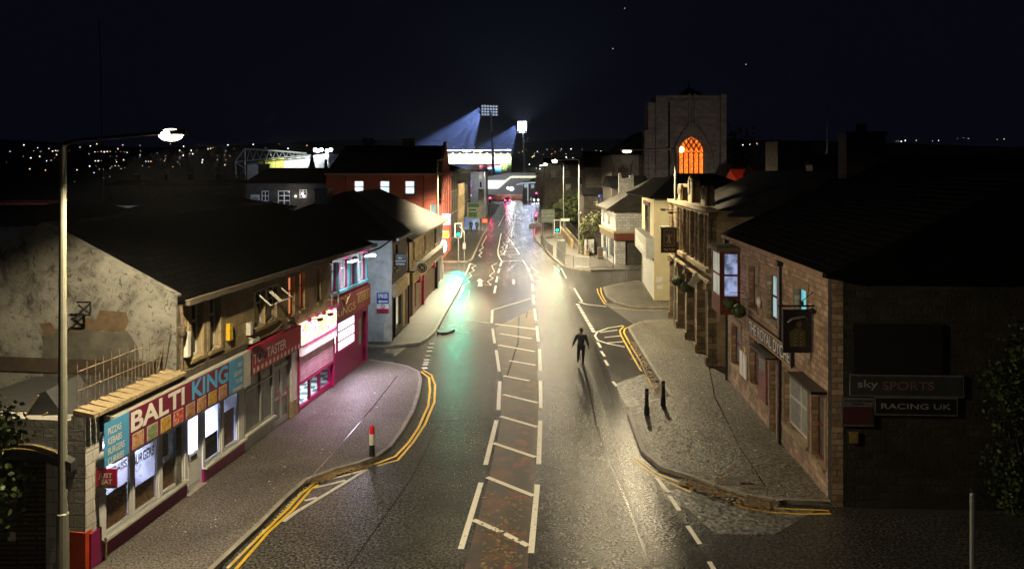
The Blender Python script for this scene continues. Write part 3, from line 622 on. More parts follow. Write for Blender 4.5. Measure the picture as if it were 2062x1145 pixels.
fc = [picture('food_red', [(.25, .05, .02), (.5, .25, .1), (.6, .45, .3)]), picture('food_green', [(.4, .38, .3), (.12, .2, .05), (.55, .5, .42)]), picture('food_yellow', [(.6, .42, .03), (.55, .35, .05), (.3, .12, .03)]), picture('food_curry', [(.6, .58, .5), (.6, .05, .02), (.5, .04, .02)]), picture('food_brown', [(.18, .07, .03), (.42, .2, .1), (.55, .35, .2)])]
nm = ['food_red', 'food_green', 'food_yellow', 'food_curry', 'food_brown', 'food_red', 'food_yellow', 'food_brown']
for i in range(8):
    x0 = su(264)+(su(459)-su(264))*i/8+.05; x1 = su(264)+(su(459)-su(264))*(i+1)/8-.09
    MB().box(FL, x0, x1, .262, .266, sz0+.07, sz0+.45).link('food_picture', 'white_paint', sg)
    MB().box(FL, x0+.02, x1-.02, .266, .269, sz0+.09, sz0+.43).link('food_picture', nm[i], sg)
# posters in the windows
ps = MB().box(FL, wins[0][0]+.05, wins[0][1]-.05, -.11, -.10, SZ+.02, SZ+.85).link('window_poster', 'food_brown', A)
MB().box(FL, wins[1][0]+.05, wins[1][1]-.05, -.11, -.10, SZ+.02, SZ+.6).link('window_poster', 'food_brown', A)
MB().box(FL, wins[2][0]+.05, wins[2][1]-.05, -.11, -.10, SZ+.02, SZ+.75).link('window_poster', 'food_red', A)
MB().box(FL, wins[2][0]+.05, wins[2][0]+.45, -.11, -.10, SZ+.9, TZ-.1).link('window_poster', 'food_green', A)
MB().box(FL, wins2[0][0]+.05, wins2[0][1]-.05, -.11, -.10, SZ+.05, SZ+.7).link('window_poster', 'charcoal', A)
MB().box(FL, wins2[1][0]+.05, wins2[1][1]-.1, -.11, -.10, SZ+.05, SZ+1.1).link('window_poster', 'food_brown', A)
text('window_lettering', 'BURGERS', FL, wins[1][0]+.08, wins[1][1]-.08, SZ+1.15, SZ+1.4, -.09, 'black_paint', A, .02)
text('window_lettering', 'PIZZAS', FL, wins[0][0]+.3, wins[0][1]-.08, SZ+.72, SZ+.88, -.09, 'white_letters', A, .02)
text('window_lettering', 'KEBABS', FL, wins[0][0]+.15, wins[0][1]-.08, SZ+1.25, SZ+1.45, -.09, 'gold_letters', A, .02)
text('window_lettering', 'KEBABS', FL, wins[2][0]+.25, wins[2][1]-.08, SZ+.75, SZ+.9, -.09, 'white_letters', A, .02)
text('window_lettering', 'DELIVERY', FL, wins2[0][0]+.15, wins2[0][1]-.1, SZ+.5, SZ+.62, -.09, 'gold_letters', A, .01)
# interior
b = MB().box(FL, .3, uA1-.1, -3.9, -3.8, .1, 3.2).box(FL, .3, uA1-.1, -3.8, -.15, 2.9, 3.0).box(FL, .3, uA1-.1, -3.8, -.15, .1, .13).box(FL, .3, .35, -3.8, -.15, .13, 2.9).box(FL, uA1-.15, uA1-.1, -3.8, -.15, .13, 2.9)
b.link('interior', 'wall_inside', A)
MB().box(FL, .6, uA1-2.2, -1.9, -1.3, .13, 1.2).box(FL, .7, 3.0, -1.8, -1.4, 1.2, 1.55).link('counter', 'white_paint', A)
MB().box(FL, 1.0, 2.6, -3.78, -3.2, .13, 2.2).box(FL, 4.2, 4.9, -3.0, -2.5, .13, 1.9).link('kitchen_units', 'wall_inside', A)
for u in (1.6, 3.6, 5.8):
    MB().box(FL, u, u+1.1, -2.1, -1.95, 2.82, 2.88).link('ceiling_tube', 'tube_light' if 'tube_light' in M else emis('tube_light', (.8, .85, 1), 20).name, A)
    light('AREA', FL.p(u+.5, -2.0, 2.8), 650, (.52, .56, 1), A, 1.1, FL.p(u+.5, -2.0, 0), name='ceiling_light')
for h_ in wins[:3]+wins2[:1]:
    MB().box(FL, h_[0]+.15, h_[1]-.1, -.95, -.87, 2.2, 2.27).link('window_tube', 'window_tube' if 'window_tube' in M else emis('window_tube', (.75, .8, 1), 12).name, A)
light('AREA', FL.p(1.6, -.9, 2.15), 420, (.6, .62, 1), A, 3.0, FL.p(1.6, -2.2, .4), sizey=.2, name='window_light')
# roof piece, gutter
def rowroof(parent, u0, u1, hr=0, chim=None):
    roofsolid(FL, u0, u1, .25, DV-.25, EZ, RR, 0, hr).link('roof', 'slate', parent)
    rt_ = MB(); nr = int((u1-u0-hr)/.45)
    for i in range(nr): a_ = u0+(u1-u0-hr)*i/nr; rt_.hexa([FL.p(a_+.01, -4.16, EZ+RR-.05), FL.p(a_+.43, -4.16, EZ+RR-.05), FL.p(a_+.43, -3.84, EZ+RR-.05), FL.p(a_+.01, -3.84, EZ+RR-.05), FL.p(a_+.01, -4.03, EZ+RR+.07), FL.p(a_+.43, -4.03, EZ+RR+.07), FL.p(a_+.43, -3.97, EZ+RR+.07), FL.p(a_+.01, -3.97, EZ+RR+.07)])
    rt_.link('ridge_tiles', 'charcoal', parent)
    MB().box(FL, u0, u1, .22, .36, EZ-.12, EZ+.03).link('gutter', 'dark_trim', parent)
rowroof(A, uA+.06, uA1)
MB().box(FL, 6.05, 6.25, 0, .12, 3.95, 4.45).link('alarm_box', 'line_yellow', A)
MB().box(FL, uA+.35, uA+.5, 0, .14, 4.0, 4.7).link('vent_box', 'white_paint', A)
MB().tube([FL.p(uA+.05, .1, EZ-.1), FL.p(uA+.1, .12, EZ-.7)], .05).tube([FL.p(uA+.1, .12, EZ-.7), FL.p(uA+.1, .12, EZ-.95)], [.12, .07], 8).tube([FL.p(uA+.1, .1, EZ-.95), FL.p(uA+.1, .1, 3.7)], .04).link('downpipe', 'rust_iron', A)
JE = thing('projecting_sign', 'small red square sign reading JUST EAT at the near corner of the shop', 'sign', tuple(FL.p(-.1, 0, 2.1)))
FJ = Frame(FL.p(-.1, .02, 0), (1, 0)); b = MB().box(FJ, 0, .47, 0, .06, 1.87, 2.3).link('sign_board', 'sign_red', JE)
text('lettering', 'JUST\n EAT', FJ, .06, .38, 1.97, 2.22, .065, 'white_letters', JE, .02); MB().box(FJ, .02, .45, .06, .063, 1.87, 1.93).link('sign_stripe', 'leaf', JE)

# --- Top Taster
B = thing('shop', 'shut shop with deep red fascia reading TOP TASTER above grey glazed doors and timber stallriser', 'shop', tuple(FL.p(uA1, 0, 0)), 'shops in the terrace')
h1 = FL.hole(512, 575, 530, 655); h2 = FL.hole(536, 568, 553, 650); z0_, z1_ = 3.95, 5.15
upsB = [(h1[0], h1[1]+.15, z0_, z1_), (h2[0], h2[1]+.2, z0_, z1_)]
hB3 = FL.hole(580.6, 550, 594, 625); upsB.append((hB3[0], hB3[1], z0_-.15, z1_+.1))
b = MB(); b.wall(FL, uA1, uB1, 3.5, EZ, upsB, -.28, 0); b.link('front_wall', 'sandstone_tan', B)
for i, h in enumerate(upsB):
    w_ = window(FL, h, B, sill='stone_trim', split=.62, bar=.06, pane=('dark_pane' if i < 2 else lit_pane('curtain_orange', (.75, .12, .03), (1, .32, .12), .55, 5, (1, 1, .1)).name))
    if i < 2:      # open top casement, swung out
        zz = h[2]+(h[3]-h[2])*.62; q = MB(); t_ = h[3]
        a, c = h[0]+.03, h[1]-.03; P0, P1 = FL.p(a, .02, t_), FL.p(c, .02, t_); Q0, Q1 = FL.p(a, .55, zz+.02), FL.p(c, .55, zz+.02)
        for s_, e_ in ((P0, P1), (P1, Q1), (Q1, Q0), (Q0, P0)): q.tube([s_, e_], .03, 4)
        q.link('open_casement', 'white_paint', w_)
fs_ = MB().box(FL, uA1+.05, uB1-.05, .0, .2, 2.55, 3.42).link('fascia_sign', 'sign_red', B)
text('lettering', 'TOP TASTER', FL, FL.uz(510, 700, .2)[0], FL.uz(576, 700, .2)[0], 2.86, 3.2, .21, 'white_letters', fs_, .015)
MB().box(FL, uA1+.08, FL.uz(508, 700, .2)[0], .2, .205, 2.75, 3.36).link('food_picture', 'food_green', fs_)
for i in range(13):
    u = uA1+.25+i*(uB1-uA1-.5)/12; MB().box(FL, u-.06, u+.06, .2, .206, 2.6, 2.75).link('cup_picture', 'white_paint', fs_)
doB = FL.hole(553, 800, 583, 850); hb = [(uA1+.15, uA1+1.2, .7, 2.0), (uA1+1.26, doB[0]-.15, .7, 2.0), (uA1+.15, uA1+1.2, 2.06, 2.5), (uA1+1.26, doB[0]-.15, 2.06, 2.5), (doB[0], doB[1], 2.25, 2.5)]
b = MB(); b.wall(FL, uA1, uB1-.35, .62, 2.56, hb+[(doB[0]-.02, doB[1]+.02, .0, 2.2)], -.12, -.02); b.link('shopfront_frame', 'grey_steel', B)
for h in hb: MB().box(FL, h[0], h[1], -.09, -.07, h[2], h[3]).link('pane', 'grey_pane', B)
dm = (doB[0]+doB[1])/2
for a, c in ((doB[0], dm-.01), (dm+.01, doB[1])):
    d_ = MB(); d_.wall(FL, a, c, .14, 2.2, [(a+.08, c-.08, .35, 1.05), (a+.08, c-.08, 1.15, 2.1)], -.1, -.04); dd = d_.link('door', 'grey_steel', B)
    MB().box(FL, a+.06, c-.06, -.08, -.06, .33, 2.12).link('pane', 'grey_pane', dd)
    MB().tube([FL.p((a+c)/2, -.02, .95), FL.p((a+c)/2, .04, 1.0), FL.p((a+c)/2, .04, 1.35), FL.p((a+c)/2, -.02, 1.4)], .015, 6).link('handle', 'magenta_paint', dd)
pk = MB(); n_ = 22
for i in range(n_):
    a = uA1+.02+(doB[0]-.05-uA1)*i/n_; c = uA1+.02+(doB[0]-.05-uA1)*(i+1)/n_-.015; pk.box(FL, a, c, -.1, -.01, .13, .6)
pk.link('stallriser', 'grey_steel', B); MB().box(FL, uA1+.02, doB[0]-.04, -.02, .1, .58, .64).link('sill', 'white_paint', B)
MB().box(FL, doB[1]+.06, uB1, -.15, .05, .7, 2.55).link('pilaster', 'white_paint', B); MB().box(FL, doB[1]+.06, uB1, -.15, .08, .12, .7).link('pilaster_base', 'stone_trim', B)
MB().box(FL, uA1+.05, uA1+.2, .02, .18, 3.85, 4.25).link('alarm_box', 'white_paint', B)
cc = MB().tube([FL.p(uA1+.1, .1, 3.75), FL.p(uA1+.1, .35, 3.72)], .02); cc.box(FL, uA1-.3, uA1+.2, .3, .42, 3.66, 3.78); cc.link('security_camera', 'white_paint', B)
MB().tube([FL.p(uA1+1.8+i*.3, .08+.25*sin(i*1.3), 3.55+.3*abs(sin(i))) for i in range(12)], .012, 4).link('cable', 'stone_trim', B)
MB().box(FL, uA1, uB1, -3.9, -3.7, 0, 3.5).box(FL, uA1+.1, uB1-.1, -3.7, -.2, 3.2, 3.45).link('interior', 'charcoal', B)
rowroof(B, uA1+.004, uB1)

# --- kebab shop with lit fascia
C_ = thing('takeaway_shop', 'magenta painted takeaway with half lowered roller shutter and dazzling lit menu fascia', 'shop', tuple(FL.p(uB1, 0, 0)), 'shops in the terrace')
uM = FL.uz(669, 700)[0]
f4 = [FL.hole(a, 520, c, 590) for a, c in ((668, 677), (686, 699), (706, 714), (721, 735))]; f4 = [(h[0], h[1], 4.0, 5.28) for h in f4]
hc = [FL.hole(603.6, 545, 614, 616), FL.hole(639, 534, 646, 604)]; hc = [(h[0], h[1], 3.9, 5.25) for h in hc]
b = MB(); b.wall(FL, uB1, uM-.3, 3.4, EZ, hc, -.28, 0); b.link('front_wall', 'sandstone_tan', C_)
b = MB(); b.wall(FL, uM-.3, uC1, 3.4, EZ, f4, -.28, 0); b.link('front_wall', 'magenta_paint', C_)
window(FL, hc[0], C_, pane='curtain_orange', frame='white_paint', split=.64, sill='stone_trim'); window(FL, hc[1], C_, pane=lit_pane('curtain_dim', (.2, .09, .03), (.45, .2, .08), .35, 5, (1, 1, .1)).name, frame='wood_dark', split=.64, sill='stone_trim')
for h in f4: window(FL, h, C_, v=-.1, pane=lit_pane('cool_curtain', (.08, .18, .22), (.6, .85, .9), .5, 3).name, frame='white_paint', split=.68, bar=.05)
pr = MB()
for h in f4: pr.box(FL, h[1]+.0, h[1]+.13, 0, .1, 4.0, 5.28)
pr.box(FL, uM-.25, uC1, 0, .16, 3.9, 4.0); pr.link('window_posts', mat('teal_paint', (.1, .35, .42), .4).name, C_)
MB().box(FL, uM-.28, uC1+.01, 0, .1, 5.28, 5.45).link('cornice', 'magenta_paint', C_)
lb = emis('floodlamp', (.9, .95, 1), 8); 
for h in (f4[1], f4[3]):
    MB().box(FL, h[0], h[1]+.05, .3, .5, 5.16, 5.2).link('sign_lamp', 'floodlamp', C_); MB().tube([FL.p(h[0]+.1, 0, 5.3), FL.p(h[0]+.1, .4, 5.24)], .015).link('lamp_bracket', 'black_paint', C_)
    light('AREA', FL.p(h[0]+.1, .45, 5.15), 30, (.8, .95, 1), C_, .3, FL.p(h[0]+.1, -.3, 3.6), name='sign_light')
m, t, bs = nodes('menu_fascia'); L_ = t.links.new; tc = N(t, 'ShaderNodeTexCoord'); nz = N(t, 'ShaderNodeTexNoise', Scale=4.0, Detail=4.0, Distortion=1.0); L_(tc.outputs['Object'], nz.inputs['Vector'])
rp = N(t, 'ShaderNodeValToRGB'); e = rp.color_ramp.elements; e[0].position = .38; e[0].color = (.9, .35, .05, 1); e[1].position = .48; e[1].color = (1, .8, .35, 1); q = e.new(.55); q.color = (1, .9, .85, 1); q = e.new(.66); q.color = (.9, .1, .5, 1)
L_(nz.outputs[0], rp.inputs[0]); L_(rp.outputs[0], bs.inputs['Emission Color']); bs.inputs['Emission Strength'].default_value = 1.7; bs.inputs['Base Color'].default_value = (.1, .03, .05, 1); M['menu_fascia'] = m
lf = MB().box(FL, uB1+.03, uM-.02, .0, .2, 2.62, 3.38).link('lit_fascia', 'menu_fascia', C_); lf['label'] = 'dazzling back-lit menu fascia'
for i in range(3): u = uB1+.8+i*1.1; MB().tube([FL.p(u, .15, 3.45), FL.p(u, .6, 3.5)], .015).box(FL, u-.15, u+.15, .55, .68, 3.42, 3.5).link('sign_lamp_arm', 'black_paint', C_); light('AREA', FL.p(u, .6, 3.4), 35, (1, .62, .85), C_, .3, FL.p(u, .9, 0), name='sign_light')
MB().box(FL, uB1+.02, uM, .0, .26, 2.56, 2.62).link('fascia_trim', 'magenta_paint', C_)
MB().box(FL, uB1+.03, uM-.02, .0, .22, 2.22, 2.56).link('shutter_box', emis('shutter_box', (1, .75, .85), .35, base=(.7, .6, .6)).name, C_)  # housing without a lamp; the light on it is painted as faint emission
sh = MB(); nsl = 11; MB().box(FL, uB1+.08, uM-.08, .02, .045, 1.2, 2.22).link('shutter_backing', 'magenta_paint', C_)  # magenta sheet behind the slats, added to darken the gaps between them
for i in range(nsl):
    z = 1.2+(2.2-1.2)*i/nsl; sh.box(FL, uB1+.08, uM-.08, .05, .08, z+.038, z+.09)
sh.link('roller_shutter', mat('shutter_pink', (.75, .5, .6), .5).name, C_)
MB().box(FL, uB1, uB1+.08, -.1, .1, .12, 2.5).box(FL, uM-.08, uM+.02, -.1, .1, .12, 3.4).box(FL, uB1+.08, uM-.08, .04, .11, 1.12, 1.2).link('shutter_rails', 'magenta_paint', C_)
MB().wall(FL, uB1+.08, uM-.08, .14, 2.3, [(uB1+.15, uB1+1.3, .25, 2.2), (uB1+1.4, uB1+2.3, .3, 2.2), (uB1+2.42, uM-.2, .35, 2.2)], -.1, 0).link('shopfront_frame', 'magenta_paint', C_)
MB().box(FL, uB1+.1, uM-.1, -.06, -.05, .2, 2.25).link('pane', 'glass', C_)
m, t, bs = nodes('checker_tiles'); ck = N(t, 'ShaderNodeTexChecker', Scale=2.2); tc = N(t, 'ShaderNodeTexCoord'); t.links.new(tc.outputs['UV'], ck.inputs[0]); ck.inputs[1].default_value = (.7, .7, .7, 1); ck.inputs[2].default_value = (.1, .16, .18, 1); t.links.new(ck.outputs[0], bs.inputs['Base Color']); bs.inputs['Roughness'].default_value = .2; M['checker_tiles'] = m
MB().box(FL, uB1+.1, uC1-.3, -3.8, -.12, .11, .14).link('tiled_floor', 'checker_tiles', C_)
MB().box(FL, uB1+.1, uC1-.3, -3.9, -3.8, .14, 3.2).box(FL, uB1+.1, uB1+.15, -3.8, -.15, .14, 3).box(FL, uC1-.3, uC1-.25, -3.8, -.3, .14, 3).box(FL, uB1+.15, uC1-.3, -3.8, -.15, 3.0, 3.1).link('interior', 'wall_inside', C_)
MB().box(FL, uB1+.6, uC1-1, -2.6, -2.0, .14, 1.2).link('counter', 'white_paint', C_)
light('AREA', FL.p((uB1+uM)/2, -1.6, 2.95), 220, (.85, .95, 1), C_, 2.0, FL.p((uB1+uM)/2, -1.6, 0), name='ceiling_light')
# right half: windows, panels and door
zb_ = 1.35; wc = [(uM+.15, FL.uz(679, 700)[0], zb_, 2.2), (FL.uz(681, 700)[0], FL.uz(716, 700)[0]-.0, zb_, 2.62)]
dC = (FL.uz(721, 700)[0]+.1, uC1-.3, .14, 2.5)
b = MB(); b.wall(FL, uM+.02, uC1, .12, 2.75, wc+[(wc[0][0], wc[0][1], 2.27, 2.62), dC], -.2, .0); b.link('shopfront_frame', 'maroon', C_)
lw = emis('lit_sheet', (1, .93, .97), 1.6)
for h in wc+[(wc[0][0], wc[0][1], 2.27, 2.62)]:
    w_ = window(FL, h, C_, v=-.02, frame='magenta_paint', pane='lit_sheet', rows=(3 if h is wc[1] else 1), bar=.05, name='lit_window')
MB().box(FL, wc[0][0]+.1, wc[0][0]+.4, -.01, .0, 2.33, 2.5).link('notice', 'sign_blue', C_); MB().box(FL, wc[0][0]+.05, wc[0][0]+.3, -.04, -.03, zb_+.05, zb_+.45).link('notice', 'food_yellow', C_)
d_ = MB().wall(FL, dC[0], dC[1], .14, 2.5, [(dC[0]+.2, dC[1]-.2, 1.0, 2.2)], -.18, -.12); dd = d_.link('door', 'maroon', C_); MB().box(FL, dC[0]+.18, dC[1]-.18, -.16, -.15, .98, 2.22).link('pane', 'curtain_pane', dd)
ks = MB().box(FL, uM+.02, uC1, .0, .12, 2.76, 3.75).link('banner_sign', mat('banner', (.2, .02, .02), .6).name, C_); ks['label'] = 'dark red KINGS banner with telephone number'
text('lettering', 'KINGS', FL, uM+.15, uM+2.6, 2.9, 3.25, .13, 'gold_letters', ks, .0); text('lettering', '830831', FL, uM+2.9, uC1-.2, 3.1, 3.45, .13, 'gold_letters', ks, .0)
MB().box(FL, uM+2.75, uC1-.15, .12, .13, 3.5, 3.53).link('gold_rule', 'gold_letters', ks)
cr = MB(); 
for i in range(5): cr.tube([FL.p(uM+1.3, .13, 3.3), FL.p(uM+.7+i*.3, .13, 3.62+(.0 if i % 2 else .07))], .015, 4)
cr.link('crown_emblem', 'gold_letters', ks)
MB().wall(FL, uM-.95, uM-.15, 3.55, 4.1, [(uM-.9, uM-.2, 3.6, 4.05)], .3, .36).box(FL, uM-.55, uM-.5, 0, .3, 3.8, 3.84).link('sign_bracket', 'grey_steel', C_)
for i in range(5):
    c = FL.p(uB1+.5+i*.75, .3, 3.5+.06*(i % 2)); MB().ball(c, .09, 6).link('balloon', mat('balloon_pink', (.7, .05, .3), .3).name, C_)
MB().box(FL, uC1-.3, uC1, -8, -.28, 0, EZ).link('end_wall', 'dark_stone', C_)
light('AREA', FL.p(uM+1.6, .25, 2.2), 200, (.95, .78, 1), C_, 1.6, FL.p(uM+1.6, 4, .0), name='window_light')
light('AREA', FL.p(uC1+.15, .2, 5.0), 45, (.72, .85, 1), C_, .3, FL.p(uC1+4, .3, 2.5), name='sign_light'); MB().box(FL, uC1+.0, uC1+.12, .1, .35, 5.02, 5.1).link('sign_lamp', 'floodlamp', C_)  # lamp added on the end wall to brighten the pale gable opposite
rowroof(C_, uB1+.004, uC1+.35, hr=2.2)
chimney(FL, FL.uz(652, 400, -4)[0], -4.0, EZ+1.7, EZ+RR+.5, C_, 'black_paint', .8, .7, 0)
MB().box(FL, uA, uC1, DV, DV+.25, 0, EZ).link('back_wall', 'dark_stone', B)
# ------------------------------------------------------------ second block on the left
P0 = G(789, 692); P1 = G(892, 563); FD = Frame((P0.x, P0.y), (P1.x-P0.x, P1.y-P0.y)); uD1 = 5.0; uE1 = (P1-P0).length
D = thing('corner_building', 'pale rendered end building with a black projecting sign board beside the side alley', 'building', tuple(FD.p(0, 0, 0)))
dw = FD.hole(799, 540, 806, 505); hD = [(.9, 1.9, 3.75, 5.05)]; DH = 5.55
b = MB(); b.wall(FD, .02, uD1, 3.1, DH, hD, -.28, 0); b.link('front_wall', 'dark_stone', D)
window(FD, hD[0], D, rows=2, sill='dark_trim', pane='grey_pane')
FDG = Frame(FD.p(0, 0, 0), (FD.n.x, FD.n.y))
MB().box(FDG, -9, 0, -.3, 0, 0, DH).link('gable_wall', 'pale_render', D)
b = MB(); b.wall(FD, .02, uD1, 0, 2.6, [(.35, 1.15, .12, 2.3), (1.35, 3.0, .5, 2.4), (3.6, 4.9, .12, 2.4)], -.25, 0); b.link('shopfront_wall', 'black_paint', D)
MB().box(FD, .37, 1.13, -.2, -.12, .12, 2.28).link('door', 'charcoal', D)
window(FD, (1.35, 3.0, .5, 2.4), D, cols=2, rows=1, frame='stone_trim', pane=lit_pane('lit_shop_soft', (.45, .4, .25), (.9, .85, .6), .6, 2).name, name='shop_window')
def shutter(F, h, parent, m='grey_steel', n=16, v=-.06):
    b = MB(); u0, u1, z0, z1 = h
    for i in range(n):
        z = z0+(z1-z0)*i/n; dz = (z1-z0)/n
        b.hexa([F.p(u0, v-.05, z), F.p(u1, v-.05, z), F.p(u1, v+.02, z), F.p(u0, v+.02, z), F.p(u0, v-.05, z+dz), F.p(u1, v-.05, z+dz), F.p(u1, v, z+dz), F.p(u0, v, z+dz)])
    return b.link('roller_shutter', m, parent)
shutter(FD, (3.6, 4.9, .12, 2.4), D, 'stone_trim')
MB().box(FD, .05, uD1-1.5, 0, .3, 2.45, 3.1).link('fascia_sign', 'stone_trim', D); MB().box(FD, uD1-1.45, uD1-.02, 0, .18, 2.42, 3.1).link('fascia_sign', 'cream_render', D)
roofsolid(FD, -.3, uD1-.05, .3, -9, DH, 2.4, 2.6, .2, vm=-3).link('roof', 'slate', D)
gt = MB().box(FD, -.3, uD1-.1, .3, .42, DH-.12, DH+.02).tube([FDG.p(-.05, .12, DH-.1), FDG.p(-.6, .2, DH-.5), FDG.p(-1.3, .12, DH-.75), FDG.p(-1.35, .1, 3.9)], .045, 6); gt.link('gutter', 'black_paint', D)
sgn = thing('wall_sign', 'blue and white direction board with red strip fixed to the pale gable wall', 'sign', tuple(FDG.p(-.6, .0, 2)))
a = FDG.hole(759, 592, 783, 628)
MB().box(FDG, a[0], a[1], .02, .05, a[2]+.45, a[3]+.08).link('blue_panel', mat('deep_blue', (.02, .05, .3), .4).name, sgn); MB().box(FDG, a[0], a[1], .02, .05, a[2]+.18, a[2]+.43).link('white_panel', 'white_letters', sgn)
MB().box(FDG, a[0], a[1], .02, .05, a[2]-.03, a[2]+.17).link('red_strip', 'sign_red', sgn)
text('lettering', 'SPIKES', FDG, a[0]+.06, a[1]-.06, a[3]-.2, a[3]+.02, .056, 'white_letters', sgn, .03)
ar = MB().slab(FDG, [(a[0]+.05, a[2]+.56), (a[0]+.2, a[2]+.66), (a[0]+.2, a[2]+.6), (a[1]-.05, a[2]+.6), (a[1]-.05, a[2]+.52), (a[0]+.2, a[2]+.52), (a[0]+.2, a[2]+.46)], .05, .056); ar.link('arrow', 'white_letters', sgn)
rg = MB(); c0 = (a[0]+a[1])/2
rg.tube([FDG.p(c0+.1*cos(k*pi/6), .055, a[2]+.3+.1*sin(k*pi/6)) for k in range(13)], .015, 4); rg.tube([FDG.p(c0-.07, .055, a[2]+.37), FDG.p(c0+.07, .055, a[2]+.23)], .015, 4); rg.link('prohibition_ring', 'sign_red', sgn)
bs_ = thing('projecting_sign', 'black board with three white lines of lettering hung out from the end building', 'sign', tuple(FD.p(1.5, .2, 3.8)))
q = G(789, 692).y+.9; FH = Frame((XA(790, q), q), (1, 0)); wd = XA(820, q)-XA(790, q)
MB().box(FH, 0.05, wd, 0, .06, ZA(537, q), ZA(512, q)).link('sign_board', 'black_paint', bs_)
for i, (s_, k) in enumerate((('the', .2), ('appointment', .62), ('company', .5))): text('lettering', s_, FH, wd/2-k/2+.03, wd/2+k/2+.03, ZA(521+i*6.5, q), ZA(516.5+i*6.5, q), .07, 'white_letters', bs_, .01)
E = thing('shop_row', 'low stone row with mossy lit slate roof, boarded fronts and red corner blocks', 'building', tuple(FD.p(uD1, 0, 0)))
EH = 5.0; FE = FD.sub(uD1); LE = uE1-uD1
hE = [(2.2, 3.3, 3.5, 4.7), (7.5, 8.7, 3.5, 4.7), (13.5, 14.7, 3.5, 4.7)]
b = MB(); b.wall(FE, .02, LE, 2.9, EH, hE, -.28, 0); b.box(FE, LE-.3, LE, -8, -.28, 0, EH); b.link('front_wall', 'sandstone_tan', E)
for h in hE: window(FE, h, E, pane='dark_pane', sill='stone_trim')
b = MB(); b.wall(FE, .02, LE, 0, 2.9, [(.8, 2.4, .12, 2.3), (14.5, 19, .12, 2.4), (3.3, 4.0, .5, 2.1)], -.25, 0); b.link('ground_floor_wall', mat('pinkish_board', (.3, .2, .15), .8, bump=.2).name, E)
shutter(FE, (14.5, 19, .12, 2.4), E); MB().box(FE, .8, 2.4, -.2, -.1, .12, 2.3).link('door', 'charcoal', E)
window(FE, (3.3, 4.0, .5, 2.1), E, rows=1, pane='lit_shop_soft')
MB().box(FE, .1, LE-.5, .0, .35, 2.35, 3.1).link('fascia_sign', 'stone_trim', E); MB().box(FE, .1, LE-.4, 0, .45, 3.1, 3.18).link('fascia_cornice', 'dark_trim', E)
for q_ in ((2.9, 3.9, .0, .4, 2.1, 2.5), (10.5, 11.3, .0, .4, 2.1, 2.5), (6.5, 6.8, 0, .15, .12, 2.1)): MB().box(FE, *q_).link('red_block', 'sign_red', E)
MB().box(FE, 13.9, 14.3, -.1, .2, .12, 2.4).link('post', 'black_paint', E); MB().tube([FE.p(.1, .1, .12), FE.p(.1, .1, EH)], .06, 6).link('downpipe', 'black_paint', E)
roofsolid(FE, 0, LE+.35, .35, -9, EH, 2.7, .3, 5.5).link('roof', 'slate_stone', E); MB().box(FE, 0, LE+.3, .3, .42, EH-.12, EH+.02).link('gutter', 'stone_trim', E)
MB().box(FE, 0, .3, -8, -.28, 0, EH).box(FE, 0, LE, -8.3, -8, 0, EH).link('back_wall', 'dark_stone', E)
for u, lbl in ((2.0, 'round black projecting sign beside the boarded shop front'), ):
    rs = thing('projecting_sign', lbl, 'sign', tuple(FE.p(u, .4, 3.4))); q = FE.p(u, .1, 3.55)
    MB().tube([q+Vector((.0, 0, 0)), q+Vector((.75, 0, 0))], .02, 5).link('bracket', 'black_paint', rs)
    MB().tube([q+Vector((.55, -.04, -.4)), q+Vector((.55, .04, -.4))], [.3, .3], 16).link('sign_board', 'black_paint', rs)
    MB().tube([q+Vector((.55+.22*cos(k*pi/8), -.05, -.4+.22*sin(k*pi/8))) for k in range(17)], .012, 4).tube([q+Vector((.45, -.05, -.5)), q+Vector((.65, -.05, -.3))], .015, 4).tube([q+Vector((.65, -.05, -.5)), q+Vector((.45, -.05, -.3))], .015, 4).link('emblem', 'white_letters', rs)
ls = thing('projecting_sign', 'brilliant white arched light box projecting over the pavement at the far end of the row', 'sign', tuple(FE.p(17.5, .3, 2.5)))
q = FE.p(16.8, .15, 0); Fq = Frame((q.x, q.y), (1, 0)); pts = [(0, 2.45), (.2, 2.5), (.36, 2.65), (.44, 3.05), (.38, 3.4), (.22, 3.55), (.08, 3.52), (0, 3.3)]
MB().slab(Fq, pts, -.2, 0).link('lit_face', emis('light_box', (.9, .95, 1), 3).name, ls); MB().slab(Fq, [(-.04, 2.4), (.24, 2.44), (.42, 2.6), (.5, 3.05), (.43, 3.47), (.24, 3.62), (0, 3.6), (-.04, 3.4)], -.3, -.2).link('casing', 'galv', ls)
# ------------------------------------------------------------ red brick building
FR = Frame((XA(657, 80), 80), (1, 0)); LR = XA(889, 80)-XA(657, 80); RH = ZA(350, 80)
Rb = thing('brick_building', 'three storey red brick building with lit arched windows and a dark slate roof', 'building', tuple(FR.p(0, 0, 0)))
def hpx(F, ax, ay, bx, by): return F.hole(ax, ay, bx, by)
top = [hpx(FR, x-10, 362, x+10, 391) for x in (722.5, 774.5, 825)]; low = [hpx(FR, x-11, 411, x+11, 452) for x in (722.5, 774.5, 826, 877)]
b = MB(); b.wall(FR, 0, LR, 0, RH, top+low, -.3, 0); b.box(FR, 0, .3, -11, -.3, 0, RH); b.box(FR, .3, LR-.3, -11, -10.7, 0, RH); b.link('front_wall', 'red_brick', Rb)
FRS = Frame(FR.p(LR, 0, 0), (0, 1)); sh_ = [(u, u+1.1, z, z+1.9) for u in (1.5, 4.2, 6.9) for z in (1.0, 4.0, 6.6)]
b = MB(); b.wall(FRS, 0, 11, 0, RH+.2, sh_, -.3, 0); b.slab(FRS, [(0, RH+.2), (11, RH+.2), (5.5, RH+3.4)], -.3, 0); b.link('side_wall', 'red_brick', Rb)
